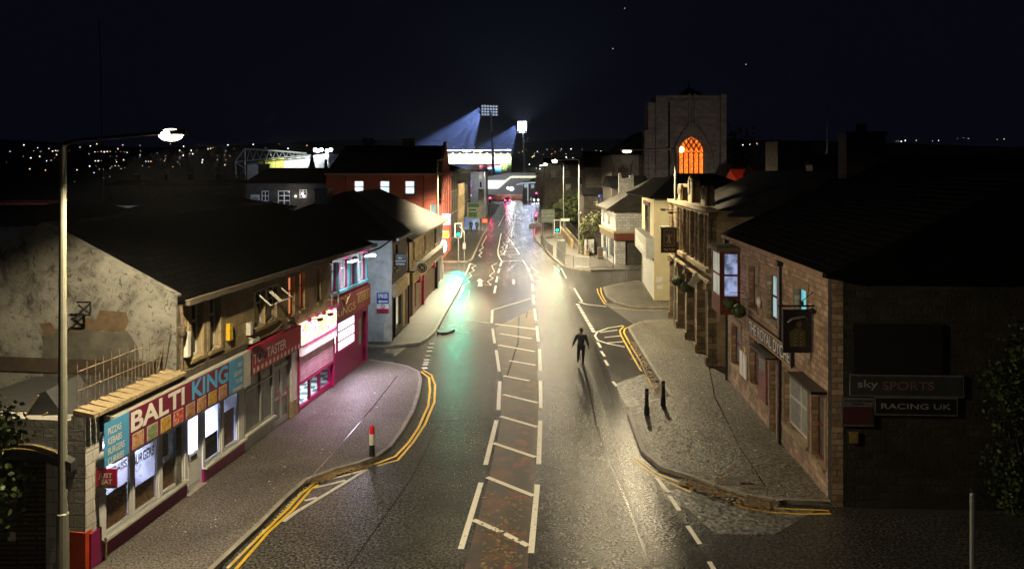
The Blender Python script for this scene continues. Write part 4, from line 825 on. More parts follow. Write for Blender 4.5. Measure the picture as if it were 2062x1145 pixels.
for h in sh_: window(FRS, h, Rb, pane='dark_pane', sill='stone_trim')
pl_ = MB()
for u in (0, 3.6, 6.2, 9.2, 10.65): MB().box(FRS, u, u+.35, 0, .12, 0, RH-.26).link('pilaster', 'red_brick', Rb)
pl_.box(FRS, -.15, 11, .0, .35, RH-.25, RH+.1); pl_.link('cornice', 'red_brick', Rb)
cw = lit_pane('cool_lit', (.55, .75, .85), (.95, 1, 1), 1.15, 1.5); cw2 = lit_pane('teal_lit', (.15, .3, .33), (.35, .55, .55), .7, 2)
for i, h in enumerate(top+low): 
    w_ = window(FR, h, Rb, pane='cool_lit' if i < 3 else 'teal_lit', frame='white_paint', sill='dark_trim', bar=.08, split=.5)
ah = MB()
for h in top:       # curved heads and hood bands
    c = (h[0]+h[1])/2; r = (h[1]-h[0])/2
    ah.slab(FR, [(h[0], h[3]-.02)]+[(c-r*cos(k*pi/8), h[3]-.02+.28*sin(k*pi/8)) for k in range(9)][1:-1]+[(h[1], h[3]-.02)], -.2, -.05)
ah.link('window_heads', 'teal_paint', Rb)
bd = MB().box(FR, 0, LR, 0, .06, RH-.75, RH-.62).box(FR, 0, LR, 0, .12, RH-.12, RH); bd.link('brick_bands', 'red_brick', Rb)
for i, h in enumerate(low): MB().tube([FR.p((h[0]+h[1])/2-1.1*cos(k*pi/8), .04, h[3]+.15+.35*sin(k*pi/8)) for k in range(9)], .05, 4).link('brick_arch', 'red_brick', Rb)
for x in (697, 853): MB().tube([FR.p(XA(x, 80)-FR.o.x, .1, 0), FR.p(XA(x, 80)-FR.o.x, .1, RH)], .06, 6).link('downpipe', 'brown_paint', Rb)
roofsolid(FR, -.1, LR-.28, .3, -11.3, RH, ZA(293, 85.5)-RH, .9, 0, vm=-5.5).link('roof', 'slate', Rb)
MB().box(FR, LR-.32, LR+.06, -11.2, .1, RH+.1, RH+.2).link('parapet', 'red_brick', Rb)
MB().box(FR, -.1, LR, .25, .4, RH-.1, RH+.05).link('gutter', 'galv', Rb)
chimney(FR, XA(823, 85.5)-FR.o.x, -5.5, RH+2, ZA(279, 85.5), Rb, 'charcoal', 1.25, .7, 0)
def plant(name, label, cat, c, rx, ry, rz, n, m='leaf', size=.12, group=None, stem=True, seed=0, spiky=False):
    rr = random.Random(seed); t_ = thing(name, label, cat, tuple(c), group); b = MB(); c = Vector(c)
    cl = [Vector((rr.gauss(0, .45), rr.gauss(0, .45), rr.uniform(.15, 1))) for _ in range(9)]
    for _ in range(n):
        k = rr.choice(cl); q = Vector((k.x+rr.gauss(0, .22), k.y+rr.gauss(0, .22), k.z+rr.gauss(0, .14))); 
        if spiky: zz = rr.random(); a = rr.random()*6.28; rad = (1-zz)*rr.random()**.5; q = Vector((cos(a)*rad, sin(a)*rad, zz))
        p = c+Vector((q.x*rx, q.y*ry, max(.02, q.z)*rz)); s_ = size*rr.uniform(.6, 1.4)
        a = Vector((rr.gauss(0, 1), rr.gauss(0, 1), rr.gauss(0, .6))).normalized(); d = a.cross(Vector((rr.gauss(0, 1), rr.gauss(0, 1), rr.gauss(0, 1)))).normalized()
        b.add([p-a*s_, p+d*s_*.5, p+a*s_, p-d*s_*.5], [(0, 1, 2, 3)])
    b.link('foliage', m, t_)
    if stem:
        sb = MB(); sb.tube([c-Vector((0, 0, .02)), c+Vector((0, 0, rz*.6))], [max(rx*.08, .03), .02], 6)
        for k in cl[:6]: sb.tube([c+Vector((0, 0, rz*.2)), c+Vector((k.x*rx, k.y*ry, k.z*rz))], [.03, .01], 5)
        sb.link('stem', 'bark', t_)
    return t_
plant('roof_shrub', 'black bushy growth sprouting on the ridge of the red brick building', 'shrub', (XA(738, 85), 85.5, ZA(298, 85)), .55, .5, 1.1, 500, size=.12, seed=2)
# stone house left of it
FK = Frame((XA(495, 88), 88), (1, 0)); LK = XA(660, 88)-XA(495, 88); KH = ZA(368, 88)
K = thing('stone_house', 'dark stone building with white gridded windows left of the red brick building', 'house', tuple(FK.p(0, 0, 0)))
hk = [FK.hole(526, 384, 541, 415), FK.hole(559, 384, 584, 414), FK.hole(602, 382, 618, 398), FK.hole(640, 380, 652, 398)]
b = MB(); b.wall(FK, 0, LK, 0, KH, hk, -.3, 0); b.box(FK, 0, .3, -9, -.3, 0, KH).box(FK, LK-.3, LK, -9, -.3, 0, KH).box(FK, .3, LK-.3, -9, -8.7, 0, KH); b.link('wall', 'dark_stone', K)
for h, c_ in zip(hk, (2, 2, 2, 2)): window(FK, h, K, cols=c_, rows=3, bar=.09, pane='dark_pane', sill='dark_trim')
roofsolid(FK, -.2, LK+.2, .3, -9.3, KH, ZA(338, 92)-KH, 1.2, 0).link('roof', 'slate', K)
chimney(FK, .6, -4.5, KH+.5, ZA(330, 92), K, 'dark_stone', 1.1, .7, 1)
MB().box(FK, *[XA(505, 88)-FK.o.x, XA(523, 88)-FK.o.x], 0, .06, ZA(416, 88), ZA(392, 88)).link('wall_panel', 'pale_render', K)
MB().tube([FK.p(XA(513, 88)-FK.o.x+.3*cos(k*pi/8), .09, ZA(403, 88)+.3*sin(k*pi/8)) for k in range(17)], .05, 4).link('emblem', 'deep_blue', K)
for x in (597, 613): MB().ball(FK.p(XA(x, 88)-FK.o.x, .3, ZA(395, 88)), .1, 6).link('wall_lamp', emis('small_lamp', (1, .95, .85), 8, False).name, K)
light('POINT', FK.p(XA(600, 88)-FK.o.x, 1.5, ZA(392, 88)), 60, (1, .9, .8), K, .1)
light('POINT', FK.p(XA(560, 88)-FK.o.x, 5, ZA(385, 88)), 260, (.7, .8, 1), K, .3)
# ------------------------------------------------------------ generic plain blocks further off
def bld(name, label, cat, F, L, D, H, rise=0, wall='dark_stone', roof='slate', holes=[], pane='dark_pane', hips=(0, 0), chims=(), rows=2, cols=1, group=None, frame='white_paint', sill=None):
    t_ = thing(name, label, cat, tuple(F.p(0, 0, 0)), group)
    shell(F, L, D, H, holes, t_, wall)
    for i, h in enumerate(holes): window(F, h, t_, pane=pane if isinstance(pane, str) else pane[i % len(pane)], rows=rows, cols=cols, frame=frame, sill=sill)
    if rise: roofsolid(F, -.15, L+.15, .25, -D-.25, H, rise, *hips).link('roof', roof, t_)
    else: MB().box(F, 0.3, L-.3, -D+.3, -.3, H-.3, H-.15).link('roof', 'charcoal', t_)
    for c in chims: chimney(F, c, -D/2, H+max(rise, .2)-.9, H+rise+.9, t_, wall, 1.1, .6, 3)
    return t_
def camblk(name, label, cat, x0, x1, Y, ytop, D, rise=0, **k):
    F = Frame((XA(x0, Y), Y), (1, 0)); hs = k.pop('px', []); k['holes'] = [F.hole(*q) for q in hs]
    return bld(name, label, cat, F, XA(x1, Y)-XA(x0, Y), D, ZA(ytop, Y), rise, **k)
camblk('warehouse', 'black hipped roof building behind the terrace of shops', 'building', 190, 470, 50, 436, 14, 1.35, hips=(4, 5))
camblk('terraced_houses', 'long black terrace with chimney stacks far behind the shops', 'houses', 215, 495, 140, 372, 9, .8, wall='dark_stone', chims=(3, 8, 13, 18, 22))
camblk('brick_house', 'low brick building with two pale lit arched windows at the far left', 'building', -60, 96, 105, 408, 8, .0, wall='red_brick', px=[(13, 414, 29, 430), (69, 414, 83, 430)], pane=lit_pane('warm_lit', (.6, .3, .2), (1, .75, .55), .5, 3).name, rows=1)
camblk('white_shed', 'long low grey clad shed with a sloping roof behind the terrace', 'building', 96, 300, 100, 412, 12, .35, wall='pale_render', px=[(218, 424, 252, 440)], pane='dark_pane', rows=1, frame='grey_steel')
light('POINT', (XA(190, 95), 93, 7), 420, (.75, .75, 1)); light('POINT', (XA(30, 95), 96, 7.5), 120, (1, .8, .65))
tr = thing('lit_tree', 'small tree wrapped in pale blue lights in front of the grey shed', 'tree', (XA(172, 97), 97, ZA(440, 97)))
MB().tube([(XA(172, 97), 97, ZA(442, 97)), (XA(172, 97), 97, ZA(420, 97))], .05, 5).link('trunk', 'bark', tr); lb_ = MB()
for _ in range(120):
    f = random.random(); lb_.ball((XA(172, 97)+random.gauss(0, .5)*(1.1-f), 97+random.gauss(0, .4), ZA(440, 97)+f*1.3), .035, 3)
lb_.link('string_lights', emis('fairy', (.75, .85, 1), 4, False).name, tr)['kind'] = 'stuff'
camblk('slate_roof_house', 'dark wet slate roof building behind the gable at the left edge', 'building', -120, 120, 48, 452, 12, .9, wall='pale_render')
light('POINT', (XA(10, 30), 32, 6.0), 60, (.6, .7, 1))
# left side of the road further on
FN = Frame((-7.0, 92.5), (.003, 1))
def strip(name, label, cat, X, Y0, Y1, H, rise=1.5, wall='dark_stone', D=9, n=0, side=1, pane='dark_pane', group=None, z=(1, 4, 6.6)):
    F = Frame((X, Y0), (0, 1)) if side > 0 else Frame((X, Y1), (0, -1))
    L = Y1-Y0; hs = [(L*(i+.5)/n-.5, L*(i+.5)/n+.5, q, q+1.6) for i in range(n) for q in z if q+1.8 < H] if n else []
    return bld(name, label, cat, F, L, D, H, rise, wall=wall, holes=hs, pane=pane, group=group, sill='stone_trim')
strip('stone_terrace', 'tall dark stone building directly beyond the red brick one', 'building', -7.1, 91.3, 104, 8.7, 1.2, 'dark_stone', n=4)
strip('stone_terrace', 'columned stone front building beyond the dark stone one on the left', 'building', -6.95, 104.2, 118, 7.4, 1.0, 'sandstone_tan', n=5)
strip('stone_terrace', 'plain stone building behind the bus shelter on the left', 'building', -7.6, 118.2, 148, 8.8, 1.4, 'dark_stone', n=6)
camblk('grey_building', 'grey building with purple lit windows left of the road, below the bright stand', 'building', 940, 978, 150, 345, 14, .3, wall='pale_render', px=[(943, 362, 950, 377), (943, 380, 950, 388), (964, 352, 971, 361), (943, 391, 950, 396), (965, 366, 970, 378)], pane=[lit_pane('purple_lit', (.25, .12, .6), (.6, .4, 1), 1.0).name, lit_pane('pink_lit', (.5, .05, .2), (.9, .3, .6), .6).name, lit_pane('yellow_lit', (.6, .6, .3), (.8, .8, .4), .5).name, 'cool_lit', 'dark_pane'], rows=1)
light('POINT', (-3.5, 146, 7), 500, (.8, .85, 1))
camblk('billboard', 'pale poster hoarding on the left pavement below the grey building', 'billboard', 963, 976, 146, 381, .6, 0, wall='whitewashed_stone')
camblk('brick_wall', 'long red brick wall closing the view at the bend of the road', 'wall', 972, 1072, 238, 392, .6, 0, wall='red_brick')
# right side far
camblk('dark_flats', 'dark three storey building with white windows behind the street lamps on the right', 'building', 1098, 1182, 132, 330, 12, 1.0, wall='dark_stone', px=[(1137, 344, 1147, 357), (1168, 344, 1177, 357), (1139, 371, 1149, 382), (1110, 344, 1118, 357), (1168, 371, 1177, 382)], pane='curtain_pane', cols=2)
camblk('shed', 'low stone shed beside the footpath on the right', 'shed', 1176, 1222, 100, 392, 8, .8, wall='dark_stone', px=[(1195, 402, 1203, 412)])
camblk('dark_house', 'black gabled house left of the church', 'house', 1180, 1262, 125, 336, 10, 2.5, wall='dark_stone')
camblk('dark_house', 'low dark building under the church with broken white chimney', 'house', 1232, 1310, 90, 376, 9, 1.2, wall='dark_stone', chims=(1.9,))
F9 = Frame((XA(1246, 84), 84), (1, 0))
wch = thing('broken_wall', 'flaking white wall stub standing above the roofs before the church', 'wall', tuple(F9.p(0, 0, 0)))
MB().slab(F9, [(0, 5.0), (1.6, 5.0), (1.55, 8.6), (1.2, 8.5), (1.1, 8.3), (.35, 8.2), (.2, 8.8), (0, 8.7)], -.4, 0).link('masonry', 'whitewashed_stone', wch)
# white painted corner shop with hipped slate roof
Fw = Frame((XA(1240, 76), 76), (1, 0)); Lw = 9.0; WH = ZA(421, 76)
Wb = thing('corner_shop', 'white painted stone corner shop with hipped slate roof and dark stone ground floor', 'shop', tuple(Fw.p(0, 0, 0)))
Fws = Frame((XA(1211, 85), 85), (XA(1240, 76)-XA(1211, 85), -9)); LS = (Vector((XA(1240, 76), 76, 0))-Vector((XA(1211, 85), 85, 0))).length
MB().box(Fw, 0, Lw, -.3, 0, 3.3, WH).box(Fw, Lw-.3, Lw, -9, -.3, 0, WH).box(Fw, .3, Lw-.3, -9, -8.7, 0, WH).link('upper_wall', 'whitewashed_stone', Wb)
MB().box(Fw, 0, Lw, -.3, 0, 0, 3.1).link('lower_wall', 'dark_stone', Wb); MB().box(Fw, 0, .9, 0, .06, 0, 2.4).link('corner_pier', 'whitewashed_stone', Wb)
MB().box(Fw, -.1, Lw, -.1, .2, 3.1, 3.3).box(Fws, -.1, LS+.2, -.1, .25, 3.1, 3.3).link('cornice', 'stone_trim', Wb); MB().box(Fw, -.05, 2.0, 0, .14, 2.45, 3.08).link('fascia_sign', 'brown_paint', Wb)
hw = [(1.2, 2.2, 3.7, 5.1), (4.5, 5.5, 3.7, 5.1)]; sw = [(1.0, 3.2, .6, 2.4), (3.6, 4.5, .12, 2.4), (5.0, 8.0, .6, 2.4)]
b = MB(); b.wall(Fws, 0, LS-.3, 0, WH, hw+sw, -.3, 0); b.link('side_wall', 'whitewashed_stone', Wb)
for h in hw: window(Fws, h, Wb, pane='teal_lit')
for h in sw: window(Fws, h, Wb, rows=1, frame=mat('light_blue', (.2, .35, .45), .5).name, pane='dark_pane', name='shop_window')
MB().box(Fws, 0, LS, 0, .18, 2.5, 3.08).link('fascia_sign', 'dark_trim', Wb)
roofsolid(Fw, -.9, Lw+.3, .3, -9.3, WH, ZA(357, 80)-WH, 5.2, 3.0, vm=-4.2).link('roof', 'slate_stone', Wb)
MB().tube([Fws.p(.3, .1, WH), Fws.p(.3, .1, WH+.9)], .04).box(Fws, .1, .6, 0, .3, WH+.8, WH+1.1).link('alarm_box', 'deep_blue', Wb)
# cream building
Fc = Frame((XA(1317, 55.6), 55.6), (1, 0)); CH = ZA(397, 55.6)
Cb = thing('cream_building', 'smooth cream rendered building with grey shuttered front on the street corner', 'building', tuple(Fc.p(0, 0, 0)))
MB().box(Fc, 0, 8.5, -.3, 0, 0, CH).box(Fc, 8.2, 8.5, -11, -.3, 0, CH).box(Fc, 1.2, 8.2, -11, -10.7, 0, CH).link('front_wall', 'cream_render', Cb)
c1_ = G(1292.5, 569); Fcs = Frame((c1_.x, c1_.y), (Fc.o.x-c1_.x, Fc.o.y-c1_.y)); LC = (Fc.o-Vector((c1_.x, c1_.y, 0))).length
hh = Fcs.hole(1299, 410, 1309, 473); b = MB(); b.wall(Fcs, 0, LC-.02, 0, CH, [hh, (.2, LC-.25, .12, 3.0)], -.3, 0); b.link('side_wall', 'cream_render', Cb)
window(Fcs, hh, Cb, frame='dark_trim', pane='grey_pane', sill='dark_trim'); MB().box(Fcs, hh[0]-.15, hh[1]+.15, 0, .12, hh[3], hh[3]+.25).link('lintel', 'brown_paint', Cb)
shutter(Fcs, (.2, LC-.25, .12, 2.95), Cb, 'grey_steel', 20)
sb = MB().box(Fcs, .0, LC, 0, .55, 3.0, 4.45).link('fascia_sign', 'grey_steel', Cb); sb['label'] = 'boxy grey fascia with faded pale lettering'
text('lettering', 'fitness', Fcs, 1.2, LC-1.0, 3.35, 4.0, .56, 'white_letters', sb, .02)
MB().tube([Fc.p(1.42, .08, 0), Fc.p(1.42, .08, CH)], .05, 6).link('downpipe', 'cream_render', Cb)
MB().slab(Fc, [(.1, 1.4), (.35, 1.35), (.5, 1.5), (.62, 1.42), (.6, 1.75), (.35, 1.7), (.15, 1.75)], .002, .005).slab(Fc, [(.15, .95), (.6, .9), (.62, 1.2), (.2, 1.15)], .002, .005).link('paint_scuff', 'white_paint', Cb)
roofsolid(Fc, -.35, 8.7, .35, -11.2, CH, 1.6, 3, 3, vm=-6).link('roof', 'slate', Cb)

# ------------------------------------------------------------ ornate pub front
uT0 = FP.uz(1361, 520)[0]; uT1 = FP.uz(1443, 520)[0]; T = thing('ornate_pub', 'tall ornate carved sandstone pub front with pilasters and three rounded gables', 'pub', tuple(FP.p(uT0, 0, 0)))
TH = 7.25; LT = uT1-uT0; FT = FP.sub(uT0)
up_ = [(LT*(i+.5)/5-.45, LT*(i+.5)/5+.45, 5.0, 6.9) for i in range(5)]; gd = [(LT*(i+.5)/4-.55, LT*(i+.5)/4+.55, 1.0, 3.3) for i in range(4)]
b = MB(); b.wall(FT, 0, LT, 0, TH, up_+gd, -.35, 0); b.box(FT, LT-.35, LT, -9, -.35, 0, TH).box(FT, 0, .35, -9, -.35, 0, TH).box(FT, .35, LT-.35, -9, -8.7, 0, TH); b.link('wall', 'sandstone_tan', T)
for h in up_: window(FT, h, T, v=-.22, frame='brown_paint', pane='dark_pane', sill='stone_trim')
for h in gd: window(FT, h, T, v=-.22, frame='brown_paint', pane='dark_pane', sill='stone_trim')
ps_ = MB()
for i in range(11):
    u = LT*i/10; w__ = .15 if i % 2 == 0 else .07; a, c = u-w__+(w__ if i == 0 else 0), u+w__-(w__ if i == 10 else 0)
    ps_ = MB().box(FT, a, c, 0, .28, 4.75, 7.0).box(FT, a-.06, c+.06, 0, .36, 7.0, 7.2).box(FT, a-.06, c+.06, 0, .36, 4.6, 4.75)
    ps_.tube([FT.p((a+c)/2, .3, 4.75), FT.p((a+c)/2, .3, 7.0)], w__*.8, 10); ps_.link('pilaster', 'carved_stone', T)
for i in range(5):
    u = LT*i/4; a, c = max(0, u-.25), min(LT, u+.25); ps_ = MB().box(FT, a, c, 0, .4, .0, 3.9).box(FT, a-.05, c+.05, 0, .5, 0, .5).box(FT, a-.08, c+.08, 0, .5, 3.6, 3.9); ps_.link('pier', 'carved_stone', T)
MB().box(FT, -.15, LT+.05, 0, .5, 7.2, 7.38).box(FT, -.1, LT, 0, .38, 7.05, 7.2).box(FT, -.1, LT+.05, 0, .5, 4.42, 4.6).box(FT, -.1, LT, 0, .42, 3.9, 4.02).link('cornice', 'stone_trim', T)
for i, h in enumerate(gd):
    c = (h[0]+h[1])/2; MB().slab(FT, [(c-.75*cos(k*pi/10), 3.3+.6*sin(k*pi/10)) for k in range(11)]+[(c+.55*cos(k*pi/10), 3.3+.4*sin(k*pi/10)) for k in range(11)], 0, .22).link('carved_arch', 'stone_trim', T)
for i, (c, hh_, ww) in enumerate([(FP.uz(x_, y_)[0]-uT0, FP.uz(x_, y_)[1]-7.38, w_) for x_, y_, w_ in ((1371, 370, .42), (1392, 353, .48), (1419, 373, .5))]):
    g = MB().slab(FT, [(c-ww, 7.38), (c+ww, 7.38), (c+ww, 7.38+hh_*.55)]+[(c+ww*.9*cos(k*pi/8), 7.38+hh_*.6+hh_*.4*sin(k*pi/8)) for k in range(9)]+[(c-ww, 7.38+hh_*.55)], -.4, .1)
    go = g.link('rounded_gable', 'stone_trim', T); MB().slab(FT, [(c+ww*.55*cos(k*pi/8), 7.5+hh_*.5+hh_*.3*sin(k*pi/8)) for k in range(17)], .1, .16).link('carved_shell', 'dark_trim', go)
    for s_ in (-1, 1): MB().tube([FT.p(c+s_*ww, .0, 7.38), FT.p(c+s_*ww, 0, 7.4+hh_*.75)], [.11, .08], 8).ball(FT.p(c+s_*ww, 0, 7.45+hh_*.8), .1, 6).link('finial', 'stone_trim', go)
roofsolid(FT, .2, LT+.2, -.5, -9.2, 7.1, 2.0).link('roof', 'slate_stone', T)
for i, u in enumerate((1.5, 4.6)): MB().tube([FT.p(u, .2, 6.75), FT.p(u, 1.0, 6.8)], .03, 5).box(FT, u-.35, u+.35, .9, 1.1, 6.72, 6.84).link('lamp_arm', 'black_paint', T)
for i, u in enumerate((1.9, 3.3)): MB().box(FT, u-.15, u+.15, .3, .8, 4.6, 4.75).ball(FT.p(u, .55, 4.95), .26, 6).link('carved_urn', 'dark_trim', T)
# topiary balls, turf sign
for i, (x, y, lb__) in enumerate(((1363, 565, 'clipped green ball hanging at the far end of the ornate pub'), (1382, 578, 'clipped green ball hanging nearest the wall of the ornate pub'))):
    k = (x-CX)/F0; Y = (8.72+1.05*0+.95-.6)/k*1.0; Y = 45.2 if i == 0 else 42.6; c = Vector((XA(x, Y), Y, ZA(y, Y)))
    t_ = thing('hanging_basket', lb__, 'basket', tuple(c), 'planted baskets on the pub fronts'); b = MB(); rr = random.Random(i)
    for _ in range(900):
        d = Vector((rr.gauss(0, 1), rr.gauss(0, 1), rr.gauss(0, 1))).normalized(); p = c+d*.3*rr.uniform(.85, 1.05); a = d.cross(Vector((rr.gauss(0, 1), rr.gauss(0, 1), rr.gauss(0, 1)))).normalized()*.05; e_ = d.cross(a)*.8
        b.add([p-a, p+e_, p+a, p-e_], [(0, 1, 2, 3)])
    b.ball(c, .25, 6); b.link('foliage', 'leaf', t_); MB().tube([c+Vector((0, 0, .28)), c+Vector((.0, 0, .75)), c+Vector((.55, 0, .8))], .015, 5).link('bracket', 'black_paint', t_)
def hangsign(label, x0, x1, y0, y1, Y, txt, tw):
    F = Frame((XA(x0, Y), Y), (1, 0)); w_ = XA(x1, Y)-XA(x0, Y); zt_, zb_ = ZA(y0, Y), ZA(y1, Y)
    t_ = thing('pub_sign', label, 'sign', tuple(F.p(w_, 0, zt_))); b = MB().box(F, 0, w_, -.06, .0, zb_, zt_).link('sign_board', 'black_paint', t_)
    return F, w_, zt_, zb_, t_, b
F, w_, zt_, zb_, t_, b_ = hangsign('black hanging sign with a sepia picture and THE TURF below, beside the lamp post', 1331, 1363, 459, 509, 44.0, '', 0)
MB().box(F, .14, w_-.12, .0, .015, zb_+.36, zt_-.08).link('picture_frame', 'stone_trim', t_)
MB().box(F, .18, w_-.16, .015, .02, zb_+.4, zt_-.12).link('picture_ground', 'dark_trim', t_)
fg = MB(); cx, cz = w_/2, zb_+.78     # small figure with raised arms
P_ = lambda x, z: F.p(cx+x, .03, cz+z)
for s_, e_, r_ in (((0, .12), (0, -.08), .06), ((-.02, .1), (-.17, .22), .022), ((.02, .1), (.17, .22), .022), ((-.03, -.08), (-.12, -.22), .035), ((.03, -.08), (.08, -.27), .035)): fg.tube([P_(*s_), P_(*e_)], [r_, r_*.7], 6)
fg.ball(P_(0, .2), .045, 5).link('painted_figure', 'cream_letters', t_); text('lettering', 'THE TURF', F, .14, w_-.12, zb_+.1, zb_+.24, .01, 'gold_letters', t_, .02)
MB().tube([F.p(-.05, -.03, zt_+.03), F.p(w_+.15, -.03, zt_+.03)], .03, 6).box(F, -.1, w_*.8, .0, .25, zt_+.05, zt_+.1).link('bracket', 'white_paint', t_)
flw = thing('flag', 'small pale union style flag leaning from the ornate pub wall', 'flag', tuple(FT.p(LT-2.2, .5, 4.3))); a = FT.p(LT-2.6, .45, 4.1)
MB().tube([a, a+Vector((-.5, -.3, -.55))], .02, 5).link('flag_pole', 'white_paint', flw); MB().add([a+Vector(q) for q in ((0, 0, 0), (-.5, -.3, -.55), (-.15, -.1, -.75), (.35, .15, -.2), (0, .01, 0), (-.5, -.29, -.55), (-.15, -.09, -.75), (.35, .16, -.2))], [(0, 1, 2, 3), (7, 6, 5, 4), (0, 4, 5, 1), (1, 5, 6, 2), (2, 6, 7, 3), (3, 7, 4, 0)]).link('cloth', 'white_letters', flw)
# ------------------------------------------------------------ stone pub with bay window
uP0 = FP.uz(1464, 640)[0]; PHt = 6.35; RD = thing('stone_pub', 'long rough sandstone pub with red sash windows and fascia reading THE ROYAL DYCHE', 'pub', tuple(FP.p(0, 0, 0)))
def hp(*q): return FP.hole(*q)
u_ = lambda x: FP.uz(x, 600)[0]
U1 = [(u_(1509), u_(1527), 3.95, 5.55), (u_(1545), u_(1566), 3.95, 5.55), (u_(1600), u_(1625), 3.95, 5.55)]
Gd = [(u_(1474), u_(1492), 1.05, 2.75), (u_(1511), u_(1531), 1.05, 2.8), (u_(1551), u_(1564), .12, 2.75), (u_(1580), u_(1627), .95, 2.75), (u_(1636), u_(1661), .85, 2.75)]
b = MB(); b.wall(FP, uP0, 0, 0, PHt, U1+Gd, -.3, 0); b.link('front_wall', 'sandstone', RD)
for i, h in enumerate(U1): window(FP, h, RD, v=-.16, frame='brown_paint', pane=['curtain_pane', 'teal_lit', lit_pane('cyan_lit', (.1, .5, .55), (.2, .8, .85), .7, 2).name][i], sill='stone_trim', bar=.07)
for i in (0, 1, 3, 4): window(FP, Gd[i], RD, v=-.16, frame='brown_paint' if i != 3 else 'white_paint', pane=['curtain_pane', 'grey_pane', '', 'curtain_pane', 'grey_pane'][i], cols=2 if i == 3 else 1, sill='stone_trim', bar=.07)
MB().box(FP, Gd[2][0], Gd[2][1], -.26, -.2, .12, 2.7).link('door', 'black_paint', RD)
st = MB()
for h in U1+Gd:
    st = MB().box(FP, h[0]-.14, h[0], 0, .03, h[2], h[3]+.001); st.box(FP, h[1], h[1]+.14, 0, .03, h[2], h[3]+.001); st.box(FP, h[0]-.2, h[1]+.2, 0, .04, h[3], h[3]+.26)
    st.link('stone_surround', mat('brown_stone', (.26, .17, .11), .85, var=.3, scale=4, bump=.4).name, RD)
for u in (u_(1467), u_(1576)-.05): MB().tube([FP.p(u, .08, .1), FP.p(u, .08, PHt-.1)], .055, 8).box(FP, u-.12, u+.12, 0, .2, PHt-.35, PHt-.1).link('downpipe', 'black_paint', RD)
MB().box(FP, uP0, 0, .12, .26, PHt-.12, PHt+.02).link('gutter', 'brown_stone', RD)
us0, us1 = u_(1511), u_(1600); fsn = MB().box(FP, us0, us1, 0, .12, 2.95, 3.55).link('fascia_sign', 'black_paint', RD)
text('lettering', 'THE ROYAL DYCHE', FP, u_(1515), us1-.1, 3.05, 3.46, .13, 'white_letters', fsn, .01); MB().box(FP, us0, us1, .12, .135, 2.97, 3.0).box(FP, us0, us1, .12, .135, 3.51, 3.54).link('sign_border', 'gold_letters', fsn)
MB().box(FP, u_(1536), u_(1572), 0, .5, 2.84, 2.9).link('lamp_trough', 'black_paint', RD); MB().box(FP, u_(1615), u_(1666), 0, .45, 2.95, 3.03).link('lamp_trough', 'black_paint', RD)
MB().box(FP, u_(1492)+.1, u_(1492)+.55, .02, .08, 1.0, 1.95).box(FP, u_(1492)+.65, u_(1492)+1.1, .02, .08, 1.0, 1.95).link('notice_boards', 'white_letters', RD)
nb_ = MB().box(FP, u_(1532), u_(1546), .02, .08, .9, 2.45).link('menu_board', mat('menu_pink', (.22, .09, .08), .6).name, RD); MB().box(FP, u_(1532)+.06, u_(1546)-.06, .08, .085, 2.0, 2.38).link('board_header', 'grey_pane', nb_)
MB().box(FP, u_(1500)-.05, u_(1500)+.12, 0, .02, 1.9, 2.2).link('gold_plaque', 'gold_letters', RD); MB().ball(FP.p(u_(1533), .08, 4.35), .16, 6, sq=(.5, 1, 1.3)).link('wall_lamp', 'white_paint', RD)
# bay window
bu0, bu1 = FP.uz(1433, 560, .8)[0], FP.uz(1450, 560, .8)[0]; b = MB()
by0, by1, bz0, bz1 = bu0, bu1, 3.3, 6.0
b.box(FP, by0, by1, 0, .8, bz0, 3.95).link('bay_panel', 'brown_paint', RD)
FB1 = Frame(FP.p(by1, 0, 0), (FP.n.x*-1, FP.n.y*-1))      # camera side of the bay
fr = MB(); fr.wall(FP, by0, by1, 3.95, 5.85, [(by0+.12, by1-.12, 4.05, 5.75)], .72, .8)
fr.wall(FB1, -.72, 0, 3.95, 5.85, [(-.62, -.1, 4.05, 5.75)], -.08, 0); fr.box(FB1, -.8, -.72, -.08, .0, 3.95, 5.85); fr.box(FP, by0, by0+.08, 0, .72, 3.95, 5.85); fr.box(FB1, -.62, -.1, -.06, -.01, 4.85, 4.93); fr.box(FP, by0+.12, by1-.12, .74, .79, 4.85, 4.93)
bo = fr.link('bay_window', 'brown_paint', RD); MB().box(FB1, -.62, -.1, -.05, -.04, 4.05, 5.75).link('pane', lit_pane('blue_room', (.05, .07, .12), (.25, .3, .5), 1.0, 2.5, (1, 1, .8)).name, bo); MB().box(FP, by0+.12, by1-.12, .75, .76, 4.05, 5.75).link('pane', lit_pane('pale_curtain', (.3, .32, .25), (.5, .52, .42), .5).name, bo)
MB().box(FP, by0-.1, by1+.1, 0, .95, 5.85, 6.02).link('bay_roof', 'dark_trim', bo)
# end wall facing the camera, black roof
FQ = Frame(FP.p(0, 0, 0), (1, -.048)); b = MB().slab(FQ, [(0, 0), (12, 0), (12, PHt), (6, PHt+3.0), (0, PHt)], -.3, -.002); b.link('end_wall', 'dim_stone', RD)
MB().box(FP, uP0, uP0+.3, -11.7, -.3, 0, PHt).link('far_wall', 'dark_stone', RD)
roofsolid(FP, uP0-.3, .3, .25, -12.2, PHt, 3.05).link('roof', 'slate', RD)
rb = MB()
for i in range(1, 22):
    f = i/24; rr = random.Random(i); x_ = uP0-.2
    while x_ < .1:
        w__ = rr.uniform(.4, 2.2); rb.box(FP, x_, min(x_+w__, .2), .25-6.2*f, .265-6.2*f, PHt+3.05*f+.01, PHt+3.05*f+.03) if rr.random() < .95 else None; x_ += w__+.02
rb.link('slate_courses', 'slate_edge', RD)
chimney(FP, uP0+.6, -5.5, PHt+2, PHt+4.4, RD, 'dark_stone', 1.0, 1.6, 3)
